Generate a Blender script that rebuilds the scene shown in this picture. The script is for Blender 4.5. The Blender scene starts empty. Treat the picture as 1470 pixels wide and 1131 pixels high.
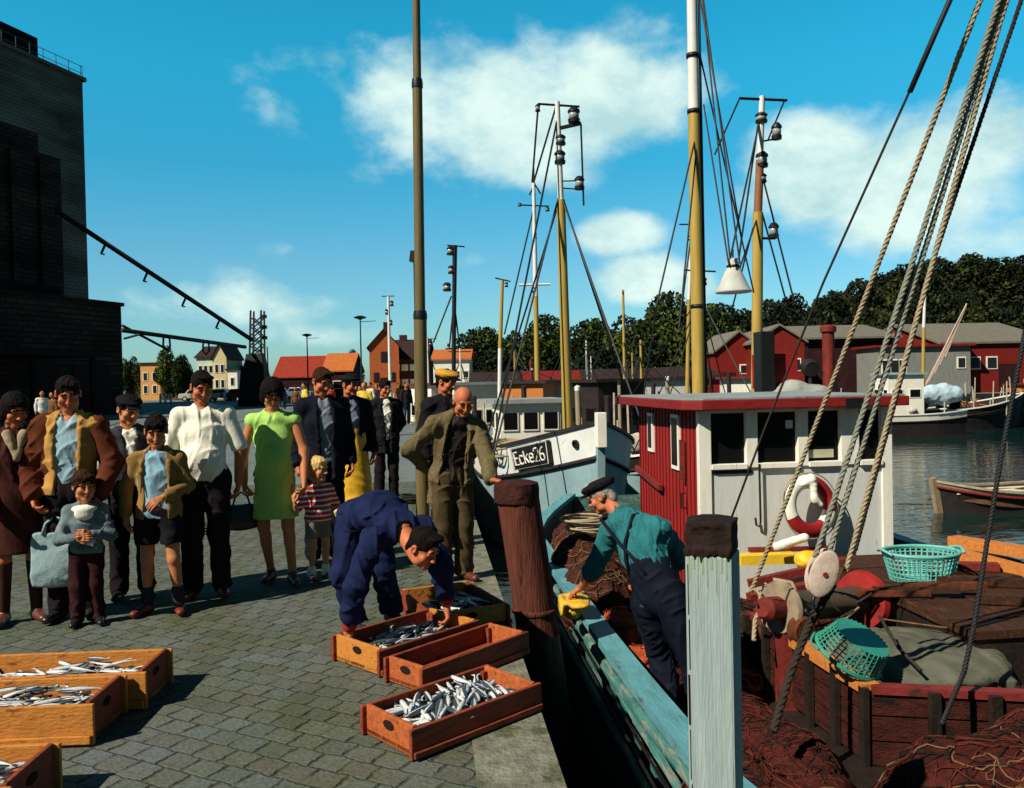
import bpy, bmesh, math, random
import numpy as np
from mathutils import Vector, Matrix, noise as mnoise

scene = bpy.context.scene
COL = scene.collection
R = math.radians
random.seed(7)

# ------------------------------------------------------------------ camera
FPX, CX, CY, PW = 1200.0, 735.0, 565.5, 1470.0     # focal length in photograph pixels, centre, width
CAM_H = 1.65
cam_d = bpy.data.cameras.new('camera')
cam = bpy.data.objects.new('camera', cam_d)
COL.objects.link(cam)
cam_d.sensor_width = 36.0
cam_d.lens = 36.0 * FPX / PW
cam_d.clip_start = 0.05
cam_d.clip_end = 5000
PITCH, ROLL = R(0.88), R(1.2)
cam_m = Matrix.Translation((0, 0, CAM_H)) @ (Matrix.Rotation(R(90) - PITCH, 4, 'X') @ Matrix.Rotation(-ROLL, 4, 'Z'))
cam.matrix_world = cam_m
scene.camera = cam

# ------------------------------------------------------------------ sun, sky, exposure
SUN_EL, SUN_AZ = R(43), R(231)                      # azimuth clockwise from +Y, where the sun stands (behind left)
sun_d = bpy.data.lights.new('sun', 'SUN')
sun_d.energy = 5.0
sun_d.angle = R(0.5)
sun_d.color = (1.0, 0.93, 0.80)
sun = bpy.data.objects.new('sun', sun_d)
COL.objects.link(sun)
sdir = Vector((math.sin(SUN_AZ) * math.cos(SUN_EL), math.cos(SUN_AZ) * math.cos(SUN_EL), math.sin(SUN_EL)))
sun.rotation_euler = (-sdir).to_track_quat('-Z', 'Y').to_euler()
scene.view_settings.view_transform = 'Standard'
scene.view_settings.look = 'None'
scene.view_settings.exposure = 0.32
scene.view_settings.gamma = 1.0

def ray(px, py):
    v = Vector(((px - CX) / FPX, -(py - CY) / FPX, -1.0))
    return (cam_m.to_3x3() @ v).normalized()
def pt(px, py, d):
    """the point seen at that place of the photograph, d metres away along Y"""
    v = ray(px, py)
    return Vector((0, 0, CAM_H)) + v * (d / v.y)
def gp(px, py, z=0.0):
    v = ray(px, py)
    return Vector((0, 0, CAM_H)) + v * ((z - CAM_H) / v.z)

def build_world():
    w = bpy.data.worlds.new('World')
    scene.world = w
    w.use_nodes = True
    nt = w.node_tree
    N, L = nt.nodes, nt.links
    N.clear()
    out = N.new('ShaderNodeOutputWorld'); bg = N.new('ShaderNodeBackground')
    bg.inputs['Strength'].default_value = 0.12
    L.new(bg.outputs[0], out.inputs[0])
    sky = N.new('ShaderNodeTexSky'); sky.sky_type = 'NISHITA'; sky.sun_disc = False
    sky.sun_elevation = SUN_EL; sky.sun_rotation = SUN_AZ
    sky.air_density = 1.0; sky.dust_density = 0.6; sky.ozone_density = 2.0
    tc = N.new('ShaderNodeTexCoord')
    sep = N.new('ShaderNodeSeparateXYZ'); L.new(tc.outputs['Generated'], sep.inputs[0])
    def math_(op, a, b=None, c=None):
        n = N.new('ShaderNodeMath'); n.operation = op
        for i, v in enumerate((a, b, c)):
            if v is None: continue
            if hasattr(v, 'is_linked') or not isinstance(v, (int, float)): L.new(v, n.inputs[i])
            else: n.inputs[i].default_value = v
        return n.outputs[0]
    az = math_('ARCTAN2', sep.outputs[0], sep.outputs[1])
    el = math_('ARCSINE', sep.outputs[2])
    # deep cyan blue of the old colour print: tint by elevation, darker overhead
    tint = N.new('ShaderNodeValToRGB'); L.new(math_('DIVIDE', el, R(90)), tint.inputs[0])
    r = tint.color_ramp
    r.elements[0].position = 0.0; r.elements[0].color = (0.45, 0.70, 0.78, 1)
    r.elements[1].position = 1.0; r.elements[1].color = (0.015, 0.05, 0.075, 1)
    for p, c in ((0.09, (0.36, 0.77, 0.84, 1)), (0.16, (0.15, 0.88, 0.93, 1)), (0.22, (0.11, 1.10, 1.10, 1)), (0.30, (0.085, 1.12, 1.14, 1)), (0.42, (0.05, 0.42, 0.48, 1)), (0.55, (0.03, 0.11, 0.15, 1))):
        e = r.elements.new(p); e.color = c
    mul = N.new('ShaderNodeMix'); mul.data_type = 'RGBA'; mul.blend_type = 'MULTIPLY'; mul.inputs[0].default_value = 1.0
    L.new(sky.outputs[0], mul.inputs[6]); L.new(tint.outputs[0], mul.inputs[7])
    # clouds: soft ellipses in azimuth and elevation broken up by noise
    def noise(scale, detail, rough, vec):
        n = N.new('ShaderNodeTexNoise'); n.inputs['Scale'].default_value = scale
        n.inputs['Detail'].default_value = detail; n.inputs['Roughness'].default_value = rough
        L.new(vec, n.inputs['Vector']); return n.outputs['Fac']
    mp = N.new('ShaderNodeMapping'); L.new(tc.outputs['Generated'], mp.inputs[0]); mp.inputs['Scale'].default_value = (1, 1, 1.5)
    n1 = noise(6.0, 12.0, 0.60, mp.outputs[0])
    n2 = noise(3.0, 4.0, 0.5, mp.outputs[0])
    acc = None
    def blob(px, py, rx, ry, amp):
        nonlocal acc
        v = ray(px, py)
        a0, e0 = math.atan2(v.x, v.y), math.asin(v.z)
        x = math_('MULTIPLY', math_('SUBTRACT', az, a0), 1200.0 / rx)
        y = math_('MULTIPLY', math_('SUBTRACT', el, e0), 1200.0 / ry)
        d = math_('ADD', math_('MULTIPLY', x, x), math_('MULTIPLY', y, y))
        g = math_('MULTIPLY', math_('EXPONENT', math_('MULTIPLY', d, -1.0)), amp)
        acc = g if acc is None else math_('MAXIMUM', acc, g)
    for b in ((720, 150, 200, 115, 1.0), (620, 175, 90, 75, .72), (870, 130, 180, 95, .95), (960, 90, 120, 60, .62), (770, 240, 110, 45, .62),
              (885, 335, 85, 38, .95), (925, 405, 80, 46, 1.05), (985, 415, 80, 40, .7),
              (1180, 235, 130, 90, 1.12), (1330, 250, 170, 105, 1.12), (1090, 290, 90, 60, .66), (1430, 330, 130, 70, .6),
              (375, 160, 80, 60, .40), (450, 95, 90, 45, .36), (330, 440, 280, 34, .48), (410, 358, 50, 22, .36), (490, 345, 25, 30, .36), (480, 480, 150, 26, .45),
              (1020, 330, 60, 40, .4), (690, 370, 60, 25, .45)):
        blob(*b)
    f = math_('MULTIPLY_ADD', math_('SUBTRACT', n1, 0.5), 1.5, acc)
    f = math_('MULTIPLY_ADD', math_('SUBTRACT', n2, 0.5), 0.5, f)
    rp = N.new('ShaderNodeMapRange'); rp.interpolation_type = 'SMOOTHSTEP'
    L.new(f, rp.inputs[0]); rp.inputs[1].default_value = 0.34; rp.inputs[2].default_value = 0.84
    rp.inputs[3].default_value = 0.0; rp.inputs[4].default_value = 0.95
    cl = N.new('ShaderNodeMix'); cl.data_type = 'RGBA'
    L.new(rp.outputs[0], cl.inputs[0]); L.new(mul.outputs[2], cl.inputs[6])
    # lit billows and thinner grey-blue hollows inside the clouds
    n3 = noise(11.0, 10.0, 0.62, mp.outputs[0])
    cr = N.new('ShaderNodeValToRGB'); L.new(n3, cr.inputs[0])
    cr.color_ramp.elements[0].position = .36; cr.color_ramp.elements[0].color = (.43, .66, .68, 1); cr.color_ramp.elements[1].position = .60; cr.color_ramp.elements[1].color = (.70, .88, .83, 1)
    cm = N.new('ShaderNodeMix'); cm.data_type = 'RGBA'; cm.blend_type = 'MULTIPLY'; cm.inputs[0].default_value = 1.0
    L.new(cr.outputs[0], cm.inputs[6]); cm.inputs[7].default_value = (7.7, 7.6, 7.5, 1)
    L.new(cm.outputs[2], cl.inputs[7])
    # nothing shines from under the horizon
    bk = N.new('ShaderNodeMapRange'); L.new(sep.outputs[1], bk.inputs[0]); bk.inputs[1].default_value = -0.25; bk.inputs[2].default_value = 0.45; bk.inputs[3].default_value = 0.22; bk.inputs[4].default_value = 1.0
    bm_ = N.new('ShaderNodeMix'); bm_.data_type = 'RGBA'; bm_.blend_type = 'MULTIPLY'; bm_.inputs[0].default_value = 1.0   # sky behind the camera dimmed to deepen the shadows
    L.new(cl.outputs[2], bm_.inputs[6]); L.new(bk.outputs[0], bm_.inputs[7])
    dn = N.new('ShaderNodeMix'); dn.data_type = 'RGBA'
    lo = N.new('ShaderNodeMapRange'); L.new(el, lo.inputs[0]); lo.inputs[1].default_value = R(-2); lo.inputs[2].default_value = R(0.2)
    L.new(lo.outputs[0], dn.inputs[0]); dn.inputs[6].default_value = (0.12, 0.16, 0.18, 1); L.new(bm_.outputs[2], dn.inputs[7])
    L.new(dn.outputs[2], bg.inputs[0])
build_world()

# ------------------------------------------------------------------ helpers: tagging
def tag(o, label=None, cat=None, group=None, kind=None):
    if label: o['label'] = label
    if cat: o['category'] = cat
    if group: o['group'] = group
    if kind: o['kind'] = kind
    return o
def thing(name, label, cat, loc=(0, 0, 0), rz=0.0, group=None):
    o = bpy.data.objects.new(name, None); COL.objects.link(o)
    o.empty_display_size = 0.1
    o.location = loc; o.rotation_euler = (0, 0, rz)
    return tag(o, label, cat, group)
def copy_tree(o, parent=None):
    c = o.copy(); COL.objects.link(c)
    if parent is not None: c.parent = parent
    for ch in [k for k in bpy.data.objects if k.parent == o]:
        copy_tree(ch, c)
    return c

# ------------------------------------------------------------------ materials
MATS = {}
def mat(name, col, rough=0.75, var=0.25, scale=6.0, bump=0.15, bscale=35.0, metal=0.0, spec=0.3, stretch=(1, 1, 1), col2=None, patch=0.0, pscale=3.0, speck=None):
    """principled surface: colour broken up by noise, optional second colour in patches, fine bump"""
    if name in MATS: return MATS[name]
    m = bpy.data.materials.new(name); m.use_nodes = True
    nt = m.node_tree; N, L = nt.nodes, nt.links
    b = N['Principled BSDF']
    b.inputs['Roughness'].default_value = rough
    b.inputs['Metallic'].default_value = metal
    b.inputs['Specular IOR Level'].default_value = spec * (0.25 if rough > 0.7 else 1.0)
    tc = N.new('ShaderNodeTexCoord'); mp = N.new('ShaderNodeMapping')
    mp.inputs['Scale'].default_value = stretch
    L.new(tc.outputs['Object'], mp.inputs[0])
    n = N.new('ShaderNodeTexNoise'); n.inputs['Scale'].default_value = scale; n.inputs['Detail'].default_value = 6; n.inputs['Roughness'].default_value = 0.62
    L.new(mp.outputs[0], n.inputs['Vector'])
    ramp = N.new('ShaderNodeValToRGB'); L.new(n.outputs['Fac'], ramp.inputs[0])
    c = Vector(col)
    lo = [max(0, x * (1 - var)) for x in c]; hi = [min(1, x * (1 + var)) for x in c]
    ramp.color_ramp.elements[0].position = 0.30; ramp.color_ramp.elements[0].color = (*lo, 1)
    ramp.color_ramp.elements[1].position = 0.70; ramp.color_ramp.elements[1].color = (*hi, 1)
    colout = ramp.outputs[0]
    if col2 is not None:
        n2 = N.new('ShaderNodeTexNoise'); n2.inputs['Scale'].default_value = pscale; n2.inputs['Detail'].default_value = 8; n2.inputs['Roughness'].default_value = 0.65
        L.new(mp.outputs[0], n2.inputs['Vector'])
        mr = N.new('ShaderNodeMapRange'); mr.interpolation_type = 'SMOOTHSTEP'
        L.new(n2.outputs['Fac'], mr.inputs[0]); mr.inputs[1].default_value = 0.62 - patch * 0.3; mr.inputs[2].default_value = 0.72 - patch * 0.3
        mx = N.new('ShaderNodeMix'); mx.data_type = 'RGBA'
        L.new(mr.outputs[0], mx.inputs[0]); L.new(colout, mx.inputs[6]); mx.inputs[7].default_value = (*col2, 1)
        colout = mx.outputs[2]
    L.new(colout, b.inputs['Base Color'])
    if bump > 0:
        n3 = N.new('ShaderNodeTexNoise'); n3.inputs['Scale'].default_value = bscale; n3.inputs['Detail'].default_value = 5
        L.new(mp.outputs[0], n3.inputs['Vector'])
        bp = N.new('ShaderNodeBump'); bp.inputs['Strength'].default_value = bump; bp.inputs['Distance'].default_value = 0.02
        L.new(n3.outputs['Fac'], bp.inputs['Height']); L.new(bp.outputs[0], b.inputs['Normal'])
    MATS[name] = m
    return m

def cloth(name, col, var=0.18, rough=0.9, bump=0.35):
    return mat(name, col, rough, var, 9.0, bump * .45, 60.0, spec=0.12, stretch=(1, 1, .5))

# ------------------------------------------------------------------ mesh builder
class MB:
    def __init__(s): s.v, s.f, s.m = [], [], []
    def add(s, verts, faces, mi=0):
        o = len(s.v)
        s.v += [tuple(v) for v in verts]
        s.f += [tuple(i + o for i in f) for f in faces]
        s.m += [mi] * len(faces)
        return s
    def box(s, c, size, rot=None, mi=0, taper=(1, 1)):
        sx, sy, sz = (k * 0.5 for k in size)
        vs = []
        for z in (-1, 1):
            tx, ty = taper if z > 0 else (1, 1)
            for x, y in ((-1, -1), (1, -1), (1, 1), (-1, 1)):
                vs.append(Vector((x * sx * tx, y * sy * ty, z * sz)))
        if rot is not None:
            if isinstance(rot, (int, float)): rot = Matrix.Rotation(rot, 3, 'Z')
            vs = [rot @ v for v in vs]
        c = Vector(c)
        return s.add([v + c for v in vs], [(3, 2, 1, 0), (4, 5, 6, 7), (0, 1, 5, 4), (1, 2, 6, 5), (2, 3, 7, 6), (3, 0, 4, 7)], mi)
    def bar(s, a, b, w, h, up=(0, 0, 1), mi=0):
        """a beam of section w x h from a to b"""
        a, b = Vector(a), Vector(b); d = (b - a).normalized(); up = Vector(up)
        if abs(d.dot(up)) > 0.99: up = Vector((0, 1, 0))
        x = d.cross(up).normalized(); y = x.cross(d).normalized()
        vs = []
        for p in (a, b):
            for i, j in ((-1, -1), (1, -1), (1, 1), (-1, 1)):
                vs.append(p + x * (i * w / 2) + y * (j * h / 2))
        return s.add(vs, [(0, 1, 2, 3), (7, 6, 5, 4), (4, 5, 1, 0), (5, 6, 2, 1), (6, 7, 3, 2), (7, 4, 0, 3)], mi)
    def tube(s, pts, r, n=8, mi=0, cap=True):
        """round tube through pts; r a number or one per point"""
        pts = [Vector(p) for p in pts]
        rs = r if isinstance(r, (list, tuple)) else [r] * len(pts)
        t0 = (pts[1] - pts[0]).normalized()
        ref = Vector((0, 0, 1)) if abs(t0.z) < 0.9 else Vector((1, 0, 0))
        x = t0.cross(ref).normalized()
        vs, fs = [], []
        for i, p in enumerate(pts):
            t = (pts[min(i + 1, len(pts) - 1)] - pts[max(i - 1, 0)])
            t = t.normalized() if t.length > 1e-9 else t0
            x = (x - t * x.dot(t))
            x = x.normalized() if x.length > 1e-6 else t.orthogonal().normalized()
            y = t.cross(x)
            for k in range(n):
                a = 2 * math.pi * k / n
                vs.append(p + (x * math.cos(a) + y * math.sin(a)) * rs[i])
        for i in range(len(pts) - 1):
            for k in range(n):
                k2 = (k + 1) % n
                fs.append((i * n + k, i * n + k2, (i + 1) * n + k2, (i + 1) * n + k))
        if cap:
            fs.append(tuple(range(n - 1, -1, -1))); fs.append(tuple(range((len(pts) - 1) * n, len(pts) * n)))
        return s.add(vs, fs, mi)
    def lathe(s, prof, c=(0, 0, 0), n=20, mi=0, M=None):
        """profile of (radius, z) turned round z"""
        c = Vector(c); vs, fs = [], []
        for (r, z) in prof:
            for k in range(n):
                a = 2 * math.pi * k / n
                v = Vector((r * math.cos(a), r * math.sin(a), z))
                vs.append((M @ v if M is not None else v) + c)
        for i in range(len(prof) - 1):
            for k in range(n):
                k2 = (k + 1) % n
                fs.append((i * n + k, i * n + k2, (i + 1) * n + k2, (i + 1) * n + k))
        if prof[0][0] > 1e-5: fs.append(tuple(range(n - 1, -1, -1)))
        if prof[-1][0] > 1e-5: fs.append(tuple(range((len(prof) - 1) * n, len(prof) * n)))
        return s.add(vs, fs, mi)
    def grid(s, rows, mi=0, flip=False):
        m, n = len(rows), len(rows[0]); vs = [p for r in rows for p in r]; fs = []
        for i in range(m - 1):
            for j in range(n - 1):
                f = (i * n + j, i * n + j + 1, (i + 1) * n + j + 1, (i + 1) * n + j)
                fs.append(f[::-1] if flip else f)
        return s.add(vs, fs, mi)
    def prism(s, poly, a, b, mi=0):
        """polygon (list of 2d) extruded: poly in plane given by map functions a, b -> Vector at near and far"""
        n = len(poly)
        vs = [a(p) for p in poly] + [b(p) for p in poly]
        fs = [tuple(range(n))[::-1], tuple(range(n, 2 * n))] + [(i, (i + 1) % n, n + (i + 1) % n, n + i) for i in range(n)]
        return s.add(vs, fs, mi)
    def build(s, name, mats, parent=None, smooth=False, bevel=0.0, auto=None, loc=None, rz=None):
        me = bpy.data.meshes.new(name)
        me.from_pydata(s.v, [], s.f); me.update()
        if not isinstance(mats, (list, tuple)): mats = [mats]
        for m in mats: me.materials.append(m)
        if len(mats) > 1: me.polygons.foreach_set('material_index', s.m)
        if smooth: me.polygons.foreach_set('use_smooth', [True] * len(me.polygons))
        bm = bmesh.new(); bm.from_mesh(me)
        bmesh.ops.recalc_face_normals(bm, faces=bm.faces)
        if auto is not None:
            for e in bm.edges:
                e.smooth = not (len(e.link_faces) == 2 and e.calc_face_angle(0) > auto)
        bm.to_mesh(me); bm.free()
        o = bpy.data.objects.new(name, me); COL.objects.link(o)
        if parent is not None: o.parent = parent
        if loc is not None: o.location = loc
        if rz is not None: o.rotation_euler = (0, 0, rz)
        if bevel > 0:
            bv = o.modifiers.new('bevel', 'BEVEL'); bv.width = bevel; bv.segments = 2; bv.limit_method = 'ANGLE'
        return o

def rope_mesh(mb, a, b, r=0.016, pitch=0.11, sag=0.0, strands=3, per=9, mi=0):
    """laid rope: strands twisted round each other between two points"""
    a, b = Vector(a), Vector(b); L = (b - a).length; d = (b - a).normalized()
    x = d.orthogonal().normalized(); y = d.cross(x)
    n = max(4, int(L / pitch * per))
    for k in range(strands):
        pts = []
        for i in range(n + 1):
            t = i / n; ang = 2 * math.pi * (t * L / pitch + k / strands)
            pts.append(a + d * (t * L) + Vector((0, 0, -sag * 4 * t * (1 - t))) + (x * math.cos(ang) + y * math.sin(ang)) * r * 0.5)
        mb.tube(pts, r * 0.58, 5, mi)
    return mb

def sag_line(a, b, sag=0.0, n=12):
    a, b = Vector(a), Vector(b)
    return [a.lerp(b, i / n) + Vector((0, 0, -sag * 4 * (i / n) * (1 - i / n))) for i in range(n + 1)]

# ------------------------------------------------------------------ smooth solids from distance fields
class SDF:
    """union of tapered capsules and ellipsoids, smoothly blended, meshed by surface nets"""
    def __init__(s): s.ops = []
    def cap(s, a, b, r1, r2=None, k=0.02, flat=None, m=0, op=0):
        s.ops.append(('c', np.array(a, float), np.array(b, float), r1, r1 if r2 is None else r2, k, flat, m, op)); return s
    def ell(s, c, r, rot=None, k=0.02, m=0, op=0):
        rot = np.eye(3) if rot is None else np.array(rot, float)
        s.ops.append(('e', np.array(c, float), np.array(r, float), rot, None, k, None, m, op)); return s
    def box(s, c, r, rot=None, k=0.005, m=0, op=1):
        rot = np.eye(3) if rot is None else np.array(rot, float)
        s.ops.append(('b', np.array(c, float), np.array(r, float), rot, None, k, None, m, op)); return s
    def bounds(s):
        lo, hi = [], []
        for o in s.ops:
            if o[8] == 1: continue
            if o[0] == 'c':
                rm = max(o[3], o[4]) * (1.0 if o[6] is None else max(1.0, o[6][1]))
                lo.append(np.minimum(o[1], o[2]) - rm); hi.append(np.maximum(o[1], o[2]) + rm)
            else:
                rm = np.max(o[2]); lo.append(o[1] - rm); hi.append(o[1] + rm)
        return np.min(lo, 0), np.max(hi, 0)
    def verts(s, res, wr=0.0, wscale=18.0, seed=0, fold=1.0):
        lo, hi = s.bounds(); lo -= res * 3; hi += res * 3
        n = np.ceil((hi - lo) / res).astype(int) + 1
        f = np.full(n, 1.0, np.float32); mt = np.zeros(n, np.int16); best = np.full(n, 9.0, np.float32)
        ax = [lo[i] + res * np.arange(n[i]) for i in range(3)]
        for o in s.ops:
            k = o[5]
            if o[0] == 'c':
                rm = max(o[3], o[4]) * (1.0 if o[6] is None else max(1.0, o[6][1])); plo = np.minimum(o[1], o[2]) - rm; phi = np.maximum(o[1], o[2]) + rm
            else:
                rm = np.linalg.norm(o[2]) if o[0] == 'b' else np.max(o[2]); plo = o[1] - rm; phi = o[1] + rm
            mg = k + 3 * res
            i0 = np.maximum(0, np.floor((plo - mg - lo) / res).astype(int)); i1 = np.minimum(n, np.ceil((phi + mg - lo) / res).astype(int) + 1)
            if np.any(i1 <= i0): continue
            sl = tuple(slice(i0[i], i1[i]) for i in range(3))
            X, Y, Z = np.meshgrid(ax[0][sl[0]], ax[1][sl[1]], ax[2][sl[2]], indexing='ij')
            P = np.stack([X, Y, Z], -1)
            if o[0] == 'c':
                a, b = o[1], o[2]; ab = b - a; L2 = max(1e-9, ab @ ab)
                t = np.clip(((P - a) @ ab) / L2, 0, 1)
                q = P - (a + t[..., None] * ab)
                d2 = (q * q).sum(-1)
                if o[6] is not None:
                    nv = np.array(o[6][0], float); nv /= np.linalg.norm(nv); sc = o[6][1]
                    qn = q @ nv
                    d = np.sqrt(np.maximum(0, d2 - qn * qn + (qn / sc) ** 2)) - (o[3] + (o[4] - o[3]) * t)
                    d *= min(1.0, sc)
                else:
                    d = np.sqrt(d2) - (o[3] + (o[4] - o[3]) * t)
            elif o[0] == 'e':
                q = (P - o[1]) @ o[3]
                k0 = np.sqrt(((q / o[2]) ** 2).sum(-1)); k1 = np.sqrt(((q / (o[2] ** 2)) ** 2).sum(-1))
                d = np.where(k1 > 1e-6, k0 * (k0 - 1) / np.maximum(k1, 1e-6), -np.min(o[2]))
            else:
                q = np.abs((P - o[1]) @ o[3]) - o[2]
                d = np.sqrt((np.maximum(q, 0) ** 2).sum(-1)) + np.minimum(q.max(-1), 0)
            F = f[sl]
            if o[8] == 0:
                h = np.clip(0.5 + 0.5 * (F - d) / max(k, 1e-6), 0, 1)
                f[sl] = F + (d - F) * h - k * h * (1 - h)
                bb = best[sl]; mm = mt[sl]
                up = d < bb
                mm[up] = o[7]; bb[up] = d[up]
            else:
                f[sl] = np.maximum(F, -d)
                if o[7] > 0:
                    mm = mt[sl]; mm[(-d > F - 0.004)] = o[7]
        if wr > 0:
            X, Y, Z = np.meshgrid(*ax, indexing='ij')
            rg = np.random.RandomState(seed)
            if np.ndim(fold) == 0:                         # lumps and pits
                w = 0
                for q in range(6):
                    v = rg.randn(3) * wscale; v2 = rg.randn(3) * wscale * 0.5
                    w = w + np.sin(v[0] * X + v[1] * Y + v[2] * Z + 2.2 * np.sin(v2[0] * X + v2[1] * Y + v2[2] * Z + q)) / 6
                f = f + (np.abs(w) * 2 - 0.6).astype(np.float32) * wr
            else:                                          # cloth: narrow creases that come and go
                g = 0
                for q in range(5):
                    th = rg.rand() * 2 * np.pi; up = rg.choice([.15, .35, .8, 1.3])
                    v = np.array((np.cos(th), np.sin(th), up * rg.choice([-1, 1]))); v = v / np.linalg.norm(v) * wscale * (.8 + .6 * rg.rand())
                    v2 = rg.randn(3) * 5; v3 = rg.randn(3) * 7
                    ph = v[0] * X + v[1] * Y + v[2] * Z + 1.3 * np.sin(v2[0] * X + v2[1] * Y + v2[2] * Z + q)
                    mk = np.clip(np.sin(v3[0] * X + v3[1] * Y + v3[2] * Z + 2 * q) * 1.3, 0, 1)
                    g = np.maximum(g, (1 - np.abs(np.sin(ph))) ** 2.5 * mk)
                f = f - (g - .25).astype(np.float32) * wr
        return surface_nets(f, mt, lo, res)

def surface_nets(f, mt, lo, res):
    sgn = f < 0
    n = f.shape
    cnt = np.zeros((n[0] - 1, n[1] - 1, n[2] - 1), np.int8)
    cs = [(i, j, k) for i in (0, 1) for j in (0, 1) for k in (0, 1)]
    def sh(a, c): return a[c[0]:n[0] - 1 + c[0], c[1]:n[1] - 1 + c[1], c[2]:n[2] - 1 + c[2]]
    for c in cs: cnt += sh(sgn, c)
    mask = (cnt > 0) & (cnt < 8)
    idx = np.full(mask.shape, -1, np.int64)
    cells = np.argwhere(mask)
    idx[mask] = np.arange(len(cells))
    acc = np.zeros((len(cells), 3)); w = np.zeros(len(cells))
    for a in cs:
        for ax in range(3):
            if a[ax]: continue
            b = list(a); b[ax] = 1
            va = f[cells[:, 0] + a[0], cells[:, 1] + a[1], cells[:, 2] + a[2]]
            vb = f[cells[:, 0] + b[0], cells[:, 1] + b[1], cells[:, 2] + b[2]]
            cr = (va < 0) != (vb < 0)
            t = np.where(cr, va / np.where(cr, va - vb, 1), 0)
            p = np.tile(np.array(a, float), (len(cells), 1)); p[:, ax] += t
            acc[cr] += p[cr]; w[cr] += 1
    V = (cells + acc / w[:, None]) * res + lo
    MI = mt[cells[:, 0], cells[:, 1], cells[:, 2]]
    faces, fm = [], []
    for ax in range(3):
        o1, o2 = [(1, 2), (2, 0), (0, 1)][ax]
        s0 = [slice(None)] * 3; s1 = [slice(None)] * 3
        s0[ax] = slice(0, n[ax] - 1); s1[ax] = slice(1, n[ax])
        cr = sgn[tuple(s0)] != sgn[tuple(s1)]
        e = np.argwhere(cr)
        ok = (e[:, o1] > 0) & (e[:, o2] > 0) & (e[:, o1] < n[o1] - 1) & (e[:, o2] < n[o2] - 1)
        e = e[ok]
        ins = sgn[e[:, 0], e[:, 1], e[:, 2]]
        def cell(d1, d2):
            c = e.copy(); c[:, o1] += d1; c[:, o2] += d2
            return idx[c[:, 0], c[:, 1], c[:, 2]]
        q = np.stack([cell(-1, -1), cell(0, -1), cell(0, 0), cell(-1, 0)], 1)
        q[~ins] = q[~ins][:, ::-1]
        q = q[(q >= 0).all(1)]
        faces.append(q)
    Fq = np.concatenate(faces)
    return V, Fq, MI[Fq[:, 0]]

def np_mesh(name, parts, mats, parent=None, smooth=True):
    """parts: list of (V, quads, material index per face) joined into one mesh"""
    Vs, Fs, Ms, o = [], [], [], 0
    for V, Fq, m in parts:
        Vs.append(V); Fs.append(Fq + o); Ms.append(m); o += len(V)
    V = np.concatenate(Vs); Fq = np.concatenate(Fs); Mi = np.concatenate(Ms)
    me = bpy.data.meshes.new(name)
    me.vertices.add(len(V)); me.vertices.foreach_set('co', V.astype(np.float32).ravel())
    me.loops.add(len(Fq) * 4); me.loops.foreach_set('vertex_index', Fq.astype(np.int32).ravel())
    me.polygons.add(len(Fq)); me.polygons.foreach_set('loop_start', np.arange(len(Fq), dtype=np.int32) * 4)
    if not isinstance(mats, (list, tuple)): mats = [mats]
    for m in mats: me.materials.append(m)
    me.polygons.foreach_set('material_index', np.minimum(Mi, len(mats) - 1).astype(np.int32))
    me.update(calc_edges=True); me.validate()
    me.polygons.foreach_set('use_smooth', [smooth] * len(me.polygons))
    ob = bpy.data.objects.new(name, me); COL.objects.link(ob)
    if parent is not None: ob.parent = parent
    return ob
FOLD = np.array((1.0, 1.0, 1.0))           # asks for cloth creases instead of lumps
def smooth_obj(name, sdf, res, mats, parent=None, wr=0.0, wscale=18.0, seed=0, fold=1.0):
    return np_mesh(name, [sdf.verts(res, wr, wscale, seed, fold)], mats, parent)

# ------------------------------------------------------------------ people
SKIN = mat('skin_warm', (0.47, 0.17, 0.07), 0.6, 0.12, 14, 0.08, 60, spec=0.3)
SKIN_RED = mat('skin_ruddy', (0.47, 0.135, 0.055), 0.6, 0.14, 14, 0.10, 60, spec=0.3)
SKIN_FAIR = mat('skin_fair', (0.50, 0.21, 0.095), 0.55, 0.10, 14, 0.06, 60, spec=0.3)
EYE = mat('eye_dark', (0.02, 0.015, 0.012), 0.4, 0, 5, 0, spec=0.25)
EYEW = mat('eye_white', (0.20, 0.14, 0.10), 0.5, 0, 5, 0, spec=0.2)
LIP = mat('lip', (0.32, 0.085, 0.045), 0.5, 0.1, 9, 0)
HAIR_DK = mat('hair_dark', (0.008, 0.005, 0.004), 0.75, 0.5, 40, 0.8, 90, stretch=(1, 1, .25))
HAIR_BR = mat('hair_brown', (0.035, 0.014, 0.006), 0.75, 0.5, 40, 0.8, 90, stretch=(1, 1, .25))
HAIR_BL = mat('hair_blond', (0.62, 0.40, 0.13), 0.5, 0.3, 40, 0.7, 90, stretch=(1, 1, .25))
HAIR_GR = mat('hair_grey', (0.35, 0.30, 0.25), 0.6, 0.3, 40, 0.7, 90)
BLACK_CL = cloth('black_cloth', (0.012, 0.011, 0.013))
SHOE_BK = mat('black_leather', (0.012, 0.010, 0.010), 0.35, 0.3, 20, 0.1, 50, spec=0.5)
SHOE_BR = mat('brown_leather', (0.11, 0.025, 0.012), 0.4, 0.3, 20, 0.1, 50, spec=0.5)

def V3(*a): return np.array(a, float)
def nrm(v): return v / max(1e-9, np.linalg.norm(v))

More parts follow.
